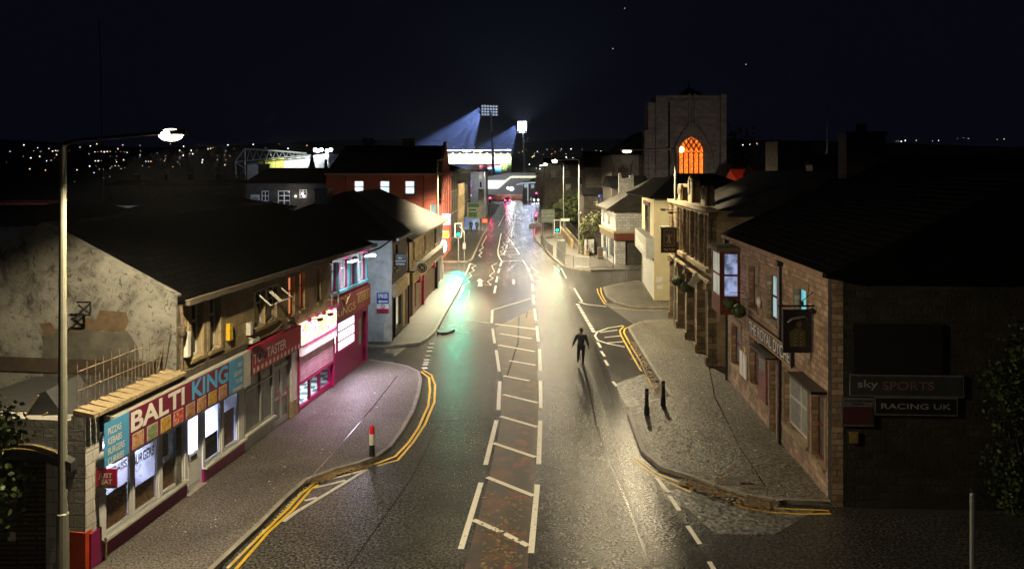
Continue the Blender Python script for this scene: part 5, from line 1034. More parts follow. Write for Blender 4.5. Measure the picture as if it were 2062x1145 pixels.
MB().box(FQ, 2.4*0+XA(1716, 21.9)-8.7, XA(1890, 21.9)-8.7, 0, .06, ZA(750, 21.9), ZA(650, 21.9)).link('boarded_window', 'black_paint', RD)
tl = MB().box(FQ, XA(1819, 21.9)-8.7, XA(1843, 21.9)-8.7, .02, .1, ZA(526, 21.9), ZA(522, 21.9)).link('wall_light', emis('teal_strip', (.35, 1, .85), .7, False).name, RD); tl['label'] = 'thin pale teal strip light high on the end wall'
def qs(a, b_, c, d): return (XA(a, 21.9)-8.7, XA(c, 21.9)-8.7, ZA(d, 21.9), ZA(b_, 21.9))
def flatsign(label, box, m, border, lines, z=.0, tcol='white_letters'):
    t_ = thing('wall_sign', label, 'sign', tuple(FQ.p(box[0], .05, box[2]))); MB().box(FQ, *box[:2], .02, .06, *box[2:]).link('sign_frame', border, t_)
    MB().box(FQ, box[0]+.04, box[1]-.04, .06, .065, box[2]+.04, box[3]-.04).link('sign_face', m, t_)
    for s_, a, c, e_, f, col in lines: text('lettering', s_, FQ, box[0]+a*(box[1]-box[0]), box[0]+c*(box[1]-box[0]), box[2]+e_*(box[3]-box[2]), box[2]+f*(box[3]-box[2]), .07, col, t_, .01)
    return t_
mat('dim_grey', (.11, .11, .115), .6); mat('dim_red', (.06, .012, .012), .6); mat('dim_yellow', (.22, .16, .04), .7)  # sign colours here and below darkened to stand for the weak light
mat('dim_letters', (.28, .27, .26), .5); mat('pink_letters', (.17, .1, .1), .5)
flatsign('long weathered board reading sky SPORTS on the dark end wall', qs(1708, 752, 1932, 796), 'charcoal', 'dim_grey', [('sky', .07, .25, .3, .75, 'dim_letters'), ('SPORTS', .29, .74, .32, .7, 'pink_letters')])
flatsign('black board reading RACING UK below the longer sports board', qs(1757, 796, 1920, 833), 'black_paint', 'dim_grey', [('RACING UK', .08, .92, .35, .65, 'dim_letters')])
flatsign('white notice with dark red lower half beside the racing board', qs(1692, 799, 1756, 856), 'dim_grey', 'dim_grey', [('THE BANKERS ARMS', .08, .92, .86, .93, 'black_paint'), ('(BURNLEY)', .3, .7, .74, .82, 'black_paint')])
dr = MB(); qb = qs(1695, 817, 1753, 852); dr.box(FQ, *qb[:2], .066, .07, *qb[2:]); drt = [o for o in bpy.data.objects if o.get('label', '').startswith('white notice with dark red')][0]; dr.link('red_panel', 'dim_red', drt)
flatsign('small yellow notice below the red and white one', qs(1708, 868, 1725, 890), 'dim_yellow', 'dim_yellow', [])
F, w_, zt_, zb_, t_, b_ = hangsign('large black hanging sign with a faint portrait of a soldier on the stone pub', 1577, 1634, 623, 710, 23.4, '', 0)
pt = MB(); P_ = lambda x, z, v=.02: F.p(w_/2+x, v, (zt_+zb_)/2+z)
pt.slab(F, [(w_/2-.2, zb_+.18), (w_/2+.24, zb_+.18), (w_/2+.22, zb_+.62), (w_/2+.1, zb_+.72), (w_/2-.08, zb_+.72), (w_/2-.24, zb_+.58)], .002, .006)
po = pt.link('painted_coat', mat('coat_olive', (.09, .08, .04), .5, col2=(.05, .04, .02), scale=8).name, t_); MB().ball(P_(.05, .22, .0), .1, 8, sq=(.8, .06, 1.2)).link('painted_face', mat('dim_skin', (.1, .06, .04), .5).name, t_)
MB().tube([P_(-.28, .25), P_(-.18, .34), P_(0, .38), P_(.2, .42), P_(.28, .36)], [.03, .045, .05, .04, .02], 6).link('painted_hat_plume', 'dim_grey', t_)
bt = MB(); 
for i in range(4): bt.ball(P_(-.06, -.1-i*.1), .014, 4).ball(P_(.1, -.1-i*.1), .014, 4)
bt.link('painted_buttons', 'gold_letters', t_)
MB().tube([F.p(-.15, -.03, zt_+.1), F.p(w_+.4, -.03, zt_+.1)], .03, 6).ball(F.p(.5, .1, zt_+.2), .07, 5).ball(F.p(w_-.05, .15, zt_-.02), .09, 5).tube([F.p(w_+.05, 0, zt_+.5), F.p(.5, .1, zt_+.25)], .012, 5).link('bracket', 'black_paint', t_)
for i, (u, z, v, lb__) in enumerate(((u_(1498), 4.0, .55, 'dark bushy hanging basket by the bay window of the stone pub'), (u_(1515), 3.95, .5, 'dark bushy hanging basket at the start of the pub lettering'))):
    c = FP.p(u, v, z-.15); t_ = thing('hanging_basket', lb__, 'basket', tuple(c), 'planted baskets on the pub fronts'); b = MB(); rr = random.Random(i+9)
    for _ in range(500):
        d = Vector((rr.gauss(0, 1), rr.gauss(0, 1), rr.gauss(0, .8))).normalized(); p = c+d*.27*rr.uniform(.6, 1.1); a = d.cross(Vector((rr.gauss(0, 1), rr.gauss(0, 1), rr.gauss(0, 1)))).normalized()*.05; e_ = d.cross(a)*.8
        b.add([p-a, p+e_, p+a, p-e_], [(0, 1, 2, 3)])
    b.ball(c, .2, 6); b.link('foliage', 'leaf', t_); MB().tube([c+Vector((0, 0, .2)), c+Vector((0, 0, .45)), FP.p(u, 0, z+.3)], .014, 5).link('bracket', 'black_paint', t_)
# ivy and things at both edges
def ivy(label, F, box, n, seed, size=.09, depth=.35):
    rr = random.Random(seed); t_ = thing('ivy', label, 'climbing plant', tuple(F.p(box[0], 0, box[2]))); b = MB()
    cl = [(rr.uniform(box[0], box[1]), rr.uniform(box[2], box[3]), rr.uniform(.3, 1)) for _ in range(26)]
    for _ in range(n):
        k = rr.choice(cl); u, z = k[0]+rr.gauss(0, .28), k[1]+rr.gauss(0, .3); v = abs(rr.gauss(0, depth*k[2]))+.05
        p = F.p(u, v, max(.05, z)); a = Vector((rr.gauss(0, 1), rr.gauss(0, .5), rr.gauss(0, 1))).normalized()*size*rr.uniform(.6, 1.3); d = a.cross(Vector((rr.gauss(0, .4), -1, rr.gauss(0, .4)))).normalized()*a.length*.7
        b.add([p-a, p+d, p+a, p-d], [(0, 1, 2, 3)])
    b.link('foliage', 'leaf', t_); sb = MB()
    for k in cl: sb.tube([F.p((box[0]+box[1])/2+rr.uniform(-.3, .3), .04, .0), F.p(k[0]*.7+(box[0]+box[1])*.15, .08, k[1]*.5), F.p(k[0], .12, k[1])], [.025, .018, .008], 5)
    sb.link('stems', 'bark', t_); return t_
ivy('dark ivy climbing the unlit end wall at the right edge of the photo', FQ, (4.2, 7.0, .2, 5.5), 5000, 4, .06)
# left yard: stone shed with curved canopy
FY = Frame((-12.6, 18.3), (1, 0)); Yd = thing('stone_outhouse', 'dark stone outhouse with curved canopy edge and pitched felt roof left of the lamp post', 'outhouse', tuple(FY.p(0, 0, 0)))
y0 = 18.3; X = lambda x: XA(x, y0)+12.6; Z = lambda y: ZA(y, y0)
MB().wall(FY, 0, X(160), 0, Z(915), [(X(93), X(117), 0, Z(945))], -.3, 0).link('wall', brick('rib_stone', (.12, .1, .08), (.06, .05, .04), (.015, .012, .01), .9, .11, .03, .9, 1.0, .5).name, Yd)
MB().box(FY, X(93), X(117), -.25, -.2, 0, Z(945)).link('door', 'black_paint', Yd)  # black panel filling the doorway to stand for its dark opening
cv = MB(); k = 14
for i in range(k):
    f0, f1 = i/k, (i+1)/k; a, c = X(15)+(X(160)-X(15))*f0, X(15)+(X(160)-X(15))*f1; g = lambda f: Z(896)-.12*sin(f*pi*1.1)*-1-.22*f
    for_z = [g(f0), g(f1)]
    cv.hexa([FY.p(a, -.3, for_z[0]-.22), FY.p(c, -.3, for_z[1]-.22), FY.p(c, .35, for_z[1]-.22), FY.p(a, .35, for_z[0]-.22), FY.p(a, -.3, for_z[0]), FY.p(c, -.3, for_z[1]), FY.p(c, .35, for_z[1]-.02), FY.p(a, .35, for_z[0]-.02)])
cv.link('canopy', 'charcoal', Yd); ce = MB()
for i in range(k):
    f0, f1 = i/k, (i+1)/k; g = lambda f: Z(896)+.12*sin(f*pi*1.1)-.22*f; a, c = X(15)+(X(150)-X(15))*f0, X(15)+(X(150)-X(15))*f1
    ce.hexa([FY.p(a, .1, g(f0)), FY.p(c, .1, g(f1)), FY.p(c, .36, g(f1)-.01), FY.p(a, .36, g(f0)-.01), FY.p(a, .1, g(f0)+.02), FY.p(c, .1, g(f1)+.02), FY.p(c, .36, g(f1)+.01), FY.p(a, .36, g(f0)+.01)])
ce.link('lit_canopy_edge', 'dim_yellow', Yd)  # yellow lamplight along the ledge put into the strip's colour
MB().slab(FY, [(X(-40), Z(905)), (X(150), Z(905)), (X(128), Z(870)), (X(74), Z(795)), (X(60), Z(800)), (X(10), Z(880))], -1.8, -.35).link('roof', 'charcoal', Yd)
MB().tube([FY.p(X(10), -.3, Z(885)), FY.p(X(62), -.3, Z(803))], .02).tube([FY.p(X(45), -.3, Z(862)), FY.p(X(80), -.3, Z(838))], .02).link('verge_trim', 'stone_trim', Yd)
MB().box(FY, X(17), X(32), .0, .03, Z(1087), Z(1070)).link('notice', 'white_letters', Yd); MB().box(FY, X(34), X(44), 0, .2, Z(1050), Z(870)).link('timber_post', 'wood_dark', Yd)
ivy('pale green ivy spilling over the outhouse at the left edge', FY, (X(-60), X(22), 1.5, Z(830)), 2600, 8, .07, .4)
# low roofs in the yard behind
MB_ = thing('yard_wall', 'ragged dark yard wall between the outhouse and the stained gable', 'wall', (-14, 20.6, 0)); MB().box(Frame((-15, 20.6), (1, 0)), 0, 4.4, -.3, 0, 0, 3.2).link('masonry', 'dark_stone', MB_)
# ------------------------------------------------------------ church
Yc = 110; Ft = Frame((XA(1349, Yc), Yc), (1, 0)); TW = XA(1455, Yc)-XA(1349, Yc); TZ_ = ZA(192, Yc)
Ch = thing('church', 'massive square church tower with a glowing orange traceried window', 'church', tuple(Ft.p(0, 0, 0)))
c_ = XA(1393.5, Yc)-Ft.o.x; ww = (XA(1419, Yc)-XA(1368, Yc))/2; zs = ZA(307, Yc); zbz = ZA(420, Yc); za = ZA(274, Yc)
arch = [(c_+ww*(1-k/6) if 0 else c_+x, z) for x, z in []]
def ogive(r, zsp, zap, n=8):     # pointed arch outline from right spring to apex to left spring
    R_ = (r*r+(zap-zsp)**2)/(2*r); out = []
    for i in range(n+1):
        z = zsp+(zap-zsp)*i/n; x = math.sqrt(max(0, R_*R_-(z-zsp)**2))-(R_-r); out.append((x, z))
    return out
og = ogive(ww, zs, za)
b = MB(); # wall in vertical strips around the opening
hl = [(c_-ww, c_+ww, zbz, zs)]
b.wall(Ft, 0, TW, 0, zs, hl, -1.0, 0); b.wall(Ft, 0, TW, za, TZ_-.6, [], -1.0, 0)
b.box(Ft, 0, c_-ww, -1, 0, zs, za).box(Ft, c_+ww, TW, -1, 0, zs, za)
for i in range(len(og)-1):
    (x0, z0), (x1, z1) = og[i], og[i+1]
    for s_ in (1, -1): b.slab(Ft, [(c_+s_*x0, z0), (c_+s_*ww, z0), (c_+s_*ww, z1), (c_+s_*x1, z1)][::s_], -1, 0)
b.box(Ft, 0, 1, -TW, -1, 0, TZ_-.6).box(Ft, TW-1, TW, -TW, -1, 0, TZ_-.6).box(Ft, 1, TW-1, -TW, -TW+1, 0, TZ_-.6); b.link('tower_wall', 'church_stone', Ch)
bt = MB()
for u, top_ in ((-3.0, 1.4), (-.1, 0), ):
    pass
bt.box(Ft, -2.0, -.35, -3, .6, 0, TZ_-.1).box(Ft, -3.0, -2.0, -2.4, .3, 0, TZ_-1.0).box(Ft, -3.5, -3.0, -2, .2, 0, ZA(262, Yc)).box(Ft, TW-.4, TW+.35, -2, .7, 0, TZ_+.1).box(Ft, TW+.35, TW+1.1, -2, .5, 0, ZA(330, Yc))
bt.link('buttresses', 'church_stone', Ch)
bt = MB().box(Ft, -.4, TW+.4, -.6, .25, TZ_-.9, TZ_-.6).box(Ft, -.35, TW+.35, -.5, .15, TZ_-.6, TZ_).box(Ft, c_-.5, c_-.25, 0, .4, TZ_-4.4, TZ_+.2).box(Ft, c_+.25, c_+.5, 0, .4, TZ_-4.4, TZ_+.2); bt.link('parapet', 'church_stone', Ch)
hd = MB(); o2 = ogive(ww*1.7, zs-2.6, za+1.9, 12)
hd.tube([Ft.p(c_+x, .12, z) for x, z in o2]+[Ft.p(c_-x, .12, z) for x, z in o2[::-1]][1:], .16, 6); hd.tube([Ft.p(c_, .12, za+1.8), Ft.p(c_, .12, za+5.0)], .12, 6); hd.link('hood_mould', 'church_stone', Ch)
MB().hexa([Ft.p(1.6, -8, TZ_-.2), Ft.p(TW-1.6, -8, TZ_-.2), Ft.p(TW-1.6, -1.4, TZ_-.2), Ft.p(1.6, -1.4, TZ_-.2), Ft.p(TW/2-.2, -4.8, TZ_+1.5), Ft.p(TW/2+.2, -4.8, TZ_+1.5), Ft.p(TW/2+.2, -4.4, TZ_+1.5), Ft.p(TW/2-.2, -4.4, TZ_+1.5)]).tube([Ft.p(TW/2, -4.6, TZ_+1.4), Ft.p(TW/2, -4.6, TZ_+2.2)], .08, 5).link('tower_roof', 'slate', Ch)
m, t, bs = nodes('stained_glass'); L_ = t.links.new; tc = N(t, 'ShaderNodeTexCoord'); mp = N(t, 'ShaderNodeMapping'); mp.inputs['Scale'].default_value = (3, 1, 1.3); L_(tc.outputs['Object'], mp.inputs[0])
nz = N(t, 'ShaderNodeTexNoise', Scale=2.6, Detail=5.0, Roughness=.8); L_(mp.outputs[0], nz.inputs['Vector']); rp = N(t, 'ShaderNodeValToRGB'); e = rp.color_ramp.elements
e[0].position = .38; e[0].color = (.3, .02, .003, 1); e[1].position = .48; e[1].color = (1, .1, .008, 1); q = e.new(.62); q.color = (1, .34, .03, 1); L_(nz.outputs[0], rp.inputs[0]); L_(rp.outputs[0], bs.inputs['Emission Color']); bs.inputs['Emission Strength'].default_value = 1.4; bs.inputs['Base Color'].default_value = (.01, 0, 0, 1); m.cycles.emission_sampling = 'NONE'; M['stained_glass'] = m
wn = MB(); wn.slab(Ft, [(c_-ww, zbz), (c_+ww, zbz)]+[(c_+x, z) for x, z in og]+[(c_-x, z) for x, z in og[::-1]][1:], -.75, -.68)
tc_ = MB(); lw_ = 2*ww/5; v_ = -.5
for i in range(1, 5): tc_.box(Ft, c_-ww+i*lw_-.07, c_-ww+i*lw_+.07, -.65, -.4, zbz, zs)
for i in (0, 5): tc_.box(Ft, c_-ww+i*lw_-(.0 if i == 0 else .1), c_-ww+i*lw_+(.1 if i == 0 else 0), -.65, -.4, zbz, zs)
tc_.box(Ft, c_-ww, c_+ww, -.62, -.45, zs-3.0, zs-2.85)
def inside(x, z): 
    for (x0, z0), (x1, z1) in zip(og, og[1:]):
        if z0 <= z <= z1: return abs(x) < x0+(x1-x0)*(z-z0)/(z1-z0)+.02
    return False
def arc(cx, r, zsp, h):
    o_ = ogive(r, zsp, zsp+h, 6); pts = [(cx+x, z) for x, z in o_]+[(cx-x, z) for x, z in o_[::-1]][1:]
    return pts
for i in range(5): pts = arc(-ww+(i+.5)*lw_, lw_/2, zs-.45, .55); tc_.tube([Ft.p(c_+x, v_, z) for x, z in pts], .055, 5)
for row in range(4):
    n = 5-row; zc = zs+.45+row*.52
    for i in range(n):
        cx = (i-(n-1)/2)*lw_; R_ = lw_*.52
        pts = [(cx+R_*.85*cos(k*pi/6)*(1), zc+.42*sin(k*pi/6)*(1.25 if 1 else 1)) for k in range(13)]
        seg = [p for p in pts if inside(*p)]
        for a, d in zip(pts, pts[1:]):
            if inside(*a) and inside(*d): tc_.tube([Ft.p(c_+a[0], v_, a[1]), Ft.p(c_+d[0], v_, d[1])], .06, 5, cap=False)
tc_.tube([Ft.p(c_+x, v_+.05, z) for x, z in og]+[Ft.p(c_-x, v_+.05, z) for x, z in og[::-1]][1:], .14, 6)
cwn = tc_.link('church_window', 'dark_trim', Ch); wn.link('stained_glass', 'stained_glass', cwn)
gl = G(1372, 380); lo = MB().ball(Ft.p(XA(1373, Yc)-Ft.o.x, -.45, ZA(301, Yc)), .42, 8).link('window_lamp', emis('orange_lamp', (1, .35, .08), 14).name, Ch)
light('POINT', Ft.p(XA(1373, Yc)-Ft.o.x, .4, ZA(301, Yc)), 25, (1, .3, .08), Ch, .3)
light('SPOT', (22, 90, 1.0), 3200, (1, .9, .8), None, .4, (24, 110, 11), 75, .6, name='added_tower_fill')  # unseen spot added to brighten the tower front, no known fixture
Fn = Frame((XA(1232, 112), 112), (1, 0)); Nv = thing('church_nave', 'unlit nave and steep roof stepping down to the left of the church tower', 'church', tuple(Fn.p(0, 0, 0)))
MB().box(Fn, 0, 5.0, -14, 0, 0, ZA(312, 112)).link('wall', 'church_stone', Nv)
MB().hexa([Fn.p(0, -14, ZA(312, 112)), Fn.p(5, -14, ZA(312, 112)), Fn.p(5, 0, ZA(312, 112)), Fn.p(0, 0, ZA(312, 112)), Fn.p(4.9, -14, ZA(262, 112)), Fn.p(5, -14, ZA(262, 112)), Fn.p(5, 0, ZA(262, 112)), Fn.p(4.9, 0, ZA(262, 112))]).link('roof', 'slate', Nv)
nb = MB(); 
for i in range(4): nb.box(Fn, .3+i*1.2, .65+i*1.2, 0, .5, 0, ZA(330, 112))
nb.link('buttresses', 'church_stone', Nv)
camblk('stone_house', 'grey stone house low to the right of the church tower', 'house', 1462, 1530, 100, 386, 8, .9, wall='church_stone', px=[(1490, 392, 1500, 402)])
rr_ = camblk('red_lit_house', 'small gabled house with its roof glowing red right of the church', 'house', 1492, 1548, 84, 377, 7, 1.9, wall='whitewashed_stone', roof='orange_red')  # red light on the roof is also put into its colour
light('SPOT', (XA(1500, 82), 81, 9.4), 160, (1, .12, .04), rr_, .2, (XA(1522, 85), 86, 8.0), 75, name='red_spot')
camblk('stone_house', 'gabled stone house touching the tall black chimney right of the church', 'house', 1535, 1600, 80, 372, 8, 2.1, wall='church_stone')
camblk('tall_stack', 'tall black blocky chimney stack behind the pub roofs', 'chimney', 1566, 1636, 62, 284, 3, 0, wall='dark_stone')
camblk('dark_range', 'long black roofline behind the pub at the right', 'building', 1636, 2120, 60, 330, 10, .8, wall='dark_stone', chims=(6.5,))
sp = thing('spire', 'small leaded spire with a tall white flagpole above the pub roofs', 'spire', (XA(1666, 68), 68, 0)); q = Vector((XA(1666, 68), 68, 0))
MB().box(Frame((q.x-1, 69), (1, 0)), 0, 2, -.5, 1.5, 0, ZA(345, 68)).link('base', 'dark_stone', sp); z_ = ZA(345, 68)
MB().hexa([q+Vector(a) for a in ((-1.15, -1.15, z_), (1.15, -1.15, z_), (1.15, 1.15, z_), (-1.15, 1.15, z_), (-.1, -.1, ZA(308, 68)), (.1, -.1, ZA(308, 68)), (.1, .1, ZA(308, 68)), (-.1, .1, ZA(308, 68)))]).link('lead_roof', 'dim_grey', sp)
MB().tube([q+Vector((0, 0, ZA(310, 68))), q+Vector((0, 0, ZA(300, 68))), q+Vector((0, 0, ZA(209, 68)))], [.09, .05, .02], 6).link('flagpole', 'galv', sp)
for x, lb__ in ((200, 'thin dark mast rising into the sky at the left'), (1711, 'short aerial pole on the roofline beside the spire')):
    Y = 60; y_t, y_b = (40, 430) if x == 200 else (310, 345); m_ = MB().tube([(XA(x+(12 if x == 200 else 0), Y), Y, 0 if x == 200 else ZA(y_b, Y)-2), (XA(x, Y), Y, ZA(y_t, Y))], [.06, .025], 6).tube([(XA(x, Y)-.3, Y, ZA(y_t, Y)-.3), (XA(x, Y)+.3, Y, ZA(y_t, Y)-.3)], .015, 4).link('mast', 'charcoal', None, (XA(x, Y), Y, 0)); tag(m_, lb__, 'mast')
# ------------------------------------------------------------ street furniture
LAMP = (1, .82, .5)
def street_lamp(label, base, h, head, col='galv', power=3000, on=True, spot=165, r=.09, glow=45, tint=LAMP):
    base = Vector(base); head = Vector(head); top = Vector((base.x, base.y, h)); d = (head-top); d.z = 0; dn = d.normalized(); perp = Vector((-dn.y, dn.x, 0))
    t_ = thing('street_lamp', label, 'street lamp', tuple(base), 'street lamps')
    MB().tube([base, base+Vector((0, 0, 1.5)), base+Vector((0, 0, 1.52)), base+Vector((0, 0, h))], [r*1.35, r*1.3, r, r*.7], 12).link('column', col, t_)
    MB().tube([top-Vector((0, 0, .05)), top+dn*.4+Vector((0, 0, .04)), head-dn*.35], [r*.55, r*.45, r*.4], 8).link('arm', 'charcoal' if glow > 50 else col, t_)
    ln = MB(); a = head-dn*.38; c = head+dn*.38; w_ = perp*.14
    ln.hexa([a-w_*.6+Vector((0, 0, -.03)), a+w_*.6+Vector((0, 0, -.03)), c+w_+Vector((0, 0, -.03)), c-w_+Vector((0, 0, -.03)), a-w_*.5+Vector((0, 0, .06)), a+w_*.5+Vector((0, 0, .06)), c+w_*.8+Vector((0, 0, .09)), c-w_*.8+Vector((0, 0, .09))])
    lo = ln.link('lantern', 'galv' if glow < 50 else 'charcoal', t_)
    nm = 'lens_%d' % int(glow*10); emis(nm, tint, glow, False)
    MB().ball(head-Vector((0, 0, .03 if glow > 50 else .08)), .21, 8, sq=(abs(dn.x)*.8+.5, abs(dn.y)*.8+.5, .65 if glow > 50 else (.85 if glow > 30 else .45))).link('lens', nm if on else 'white_paint', lo)
    if on: light('SPOT', head-Vector((0, 0, .2)), power, tint, t_, .16, head-Vector((0, 0, 5))+dn*(1.1 if glow > 50 else (1.3 if glow == 4.5 else 0)), spot, .25 if glow > 50 else (.35 if glow == 4.5 else .15), name='lamp_light')
    return t_
# near left lamp, close to the camera
street_lamp('tall cream street lamp nearest the camera with a brilliant lantern, before the stained gable', (-10.05, 18.0, 0), 9.8, (-7.55, 17.8, 9.98), 'pole_cream', 5600, r=.1, glow=60, spot=164)
near = bpy.data.objects[-1] if False else None
for z, k in ((3.1, 0), (2.7, 1), (2.35, 2)): pass
street_lamp('street lamp standing by the ornate pub with its thin lantern over the side road', (G(1357, 655).x, 46.9, 0), 10.35, (6.7, 46.9, 10.3), 'pole_cream', 6500, glow=6, spot=150)
street_lamp('right hand street lamp beyond the corner shop, front one of the pair', (7.25, 87, 0), 10.2, (4.62, 87, 10.12), 'galv', 32000, glow=40, spot=168)
street_lamp('right hand street lamp beyond the corner shop, rear one of the pair', (XA(1135, 112), 112, 0), 10.0, (XA(1098, 112), 112, 9.9), 'galv', 26000, glow=40, spot=170)
street_lamp('left hand street lamp rising before the red brick building', (XA(881, 71), 71, 0), 10.0, (XA(940, 71), 71, 9.9), 'pole_cream', 34000, glow=4.5, spot=166)
street_lamp('far street lamp by the dark flats, left of the rear pair', (XA(1107, 150), 150, 0), 10, (XA(1090, 150), 150, 9.9), 'galv', 2200, glow=10, spot=130)
street_lamp('far left street lamp above the bus shelter', (XA(975, 135), 135, 0), 9.4, (XA(986, 135), 135, 9.4), 'galv', 2600, glow=12, tint=(1, .9, .7), spot=130)
lampb = street_lamp('street lamp behind the viewpoint', (9.6, -14, 0), 10.4, (7.0, -14, 10.3), 'galv', 800, glow=6, spot=172)
# bollards
def bollard(label, p, red):
    t_ = thing('bollard', label, 'bollard', tuple(p), 'bollards on the kerbs'); p = Vector(p)
    z = lambda a: p+Vector((0, 0, a))
    if red:
        MB().tube([z(0), z(.05), z(.36)], [.12, .095, .09], 12).link('base', 'black_paint', t_); MB().tube([z(.362), z(.7)], [.088, .083], 12).link('white_band', 'white_paint', t_)
        MB().tube([z(.702), z(.9), z(.96), z(.98)], [.083, .08, .05, .02], 12).link('red_cap', mat('reflective_red', (.6, .01, .03), .4).name, t_)
    else:
        MB().tube([z(0), z(.3), z(.32), z(.78)], [.1, .095, .075, .07], 12).link('post', 'black_paint', t_); MB().tube([z(.782), z(.86)], .072, 12).link('reflective_band', 'grey_pane', t_); MB().tube([z(.862), z(.95), z(.98)], [.075, .07, .03], 12).link('cap', 'black_paint', t_)
    return t_
bollard('red, white and black bollard on the left pavement corner', G(749, 917, .12), True)
bollard('black bollard nearer the camera on the right kerb', G(1302.5, 834, .12), False)
bollard('black bollard further up the right kerb', G(1335.5, 817, .12), False)
# traffic signals
mat('signal_white', (.7, .72, .72), .4)
emis('green_on', (.0, 1, .6), 80, True); emis('green_dim', (0, 1, .6), 14); emis('red_on', (1, .02, .12), 45); emis('lens_off', (.03, .02, .02), 0)
def signal(label, base, h, state, s=1.0, power=0, yaw=0, board=True, bright=1):
    base = Vector(base); t_ = thing('traffic_light', label, 'traffic light', tuple(base), 'traffic lights'); F = Frame((base.x, base.y-.12), (cos(yaw), sin(yaw)))
    MB().tube([base, base+Vector((0, 0, h-.2))], .06, 8).link('pole', 'galv', t_)
    hd = MB().box(F, -.17*s, .17*s, -.1, .1, h-1.0*s, h).link('signal_head', 'black_paint', t_)
    if board: MB().wall(F, -.3*s, .3*s, h-1.1*s, h+.12*s, [(-.24*s, .24*s, h-1.04*s, h+.06*s)], -.02, .0).link('backing_border', 'signal_white', hd); MB().box(F, -.24*s, .24*s, -.02, -.01, h-1.04*s, h+.06*s).link('backing_board', 'black_paint', hd)
    for k, c in enumerate(('red', 'amber', 'green')):
        z = h-.18*s-k*.31*s; on = (state == c)
        MB().tube([F.p(0, .1, z), F.p(0, .16, z), F.p(0, .17, z)], [.1*s, .1*s, .07*s], 12).link('lens', ('green_dim' if (power < 100 and c == 'green') else c+'_on') if on else 'lens_off', hd); MB().tube([F.p(-.11*s, .12, z), F.p(-.08*s, .28, z+.09*s), F.p(.08*s, .28, z+.09*s), F.p(.11*s, .12, z)], .012, 4).link('visor', 'black_paint', hd)
        if on: q = F.p(0, .45, z); ys = q.y*H0/(H0+q.z); light('SPOT', q, power*bright, (0, 1, .66) if c == 'green' else (1, .03, .12), t_, .14, Vector((q.x, q.y-11 if c == 'green' else ys+12, 0)), 26 if c == 'green' else 16, .6, name='signal_light')
    return t_
signal('green traffic light with white border on the left pavement beside the red building', (XA(923, 79), 79, .12), ZA(452, 79), 'green', 1.15, 2200)
signal('green traffic light with white border on the right kerb by the railings', (XA(1122, 84), 84, .12), ZA(445, 84), 'green', 1.15, 40)
signal('red traffic light on the far left corner, by the pale hoarding', (XA(987, 165), 165, .12), ZA(396, 165), 'red', 1.3, 150)
signal('red traffic light at the far right bend above the headlights', (XA(1080, 190), 190, .12), ZA(387, 190), 'red', 1.3, 100)
signal('low red traffic light on the island on the right', (XA(1079, 130), 130, .12), ZA(431, 130), 'red', 1.1, 200)
bo_ = MB().tube([(XA(935, 78.5), 78.5, .1), (XA(935, 78.5), 78.5, 3.0), (XA(925, 78.8), 78.8, 3.6)], .05, 8).box(Frame((XA(935, 78.5)-.15, 78.4), (1, 0)), 0, .3, -.1, .1, 1.4, 2.0).link('crossing_pole', 'galv', None, (XA(935, 78.5), 78.5, .1)); tag(bo_, 'bent grey pole with push button box under the left green signal', 'pole')
# railings
def railing(label, pts, h=1.05, sp=2.0, z=.12):
    P = [Vector((q[0], q[1], z)) for q in pts]; t_ = thing('guard_railing', label, 'railing', tuple(P[0]), 'pedestrian railings'); rl_ = MB(); bars = MB(); U = Vector((0, 0, 1))
    for a, c in zip(P, P[1:]):
        rl_.tube([a+U*h, c+U*h], .025, 5).tube([a+U*.12, c+U*.12], .02, 5); n = max(1, int((c-a).length/.13))
        for i in range(1, n): q = a.lerp(c, i/n); bars.tube([q+U*.12, q+U*h], .008, 4, cap=False)
        m_ = max(1, round((c-a).length/sp))
        for i in range(m_): q = a.lerp(c, i/m_); MB().box(Frame((q.x-.035, q.y), (1, 0)), 0, .07, -.03, .03, z-.1, z+h+.03).link('post', 'galv', t_)
    q = P[-1]; MB().box(Frame((q.x-.035, q.y), (1, 0)), 0, .07, -.03, .03, z-.1, z+h+.03).link('post', 'galv', t_)
    rl_.link('rails', 'galv', t_); bars.link('bars', 'galv', t_); return t_
g2 = lambda *a: [G(*q) for q in a]
railing('green grey railing running up the right kerb to the far crossing', g2((1090, 468), (1090, 490), (1103, 508), (1113, 517)))
railing('green grey railing curving round the corner before the white shop', g2((1121, 520), (1137, 536), (1155, 541), (1188, 543), (1235, 542)))
railing('grey barrier on the island pavement before the cream building', g2((1230, 578), (1262, 571), (1292, 566)))
# walls, fences, utility boxes on the right footpath
wf = thing('garden_fence', 'dark metal fence on a low wall along the right footpath', 'fence', tuple(G(1165, 478)))
q0, q1 = Vector((7.9, 84, 0)), Vector((8.0, 118, 0)); Ff = Frame((q0.x, q0.y), (0, 1))
MB().box(Ff, 0, 34, -.15, .15, 0, .7).link('low_wall', 'sandstone_tan', wf); bb = MB().box(Ff, 0, 34, -.02, .02, 1.75, 1.8)
for i in range(170): bb.box(Ff, i*.2, i*.2+.03, -.015, .015, .7, 1.75)
bb.link('bars', 'black_paint', wf)
wf = thing('footpath_wall', 'low stone wall beside the footpath below the dark flats', 'wall', (6.7, 96, 0)); MB().box(Frame((6.9, 92), (0, 1)), 0, 22, -.2, .1, 0, 1.1).link('masonry', 'sandstone_tan', wf)
plant('bush', 'pale green bush behind the fence left of the white corner shop', 'bush', (XA(1187, 86), 86.5, .1), 1.1, 1.0, 3.6, 2600, 'leaf_pale', .12, seed=5)
plant('dark_tree', 'dark shrubbery behind the right hand street lamps', 'tree', (XA(1150, 122), 124, 0), 3.5, 2.5, 5.0, 1800, 'leaf', .3, seed=6)
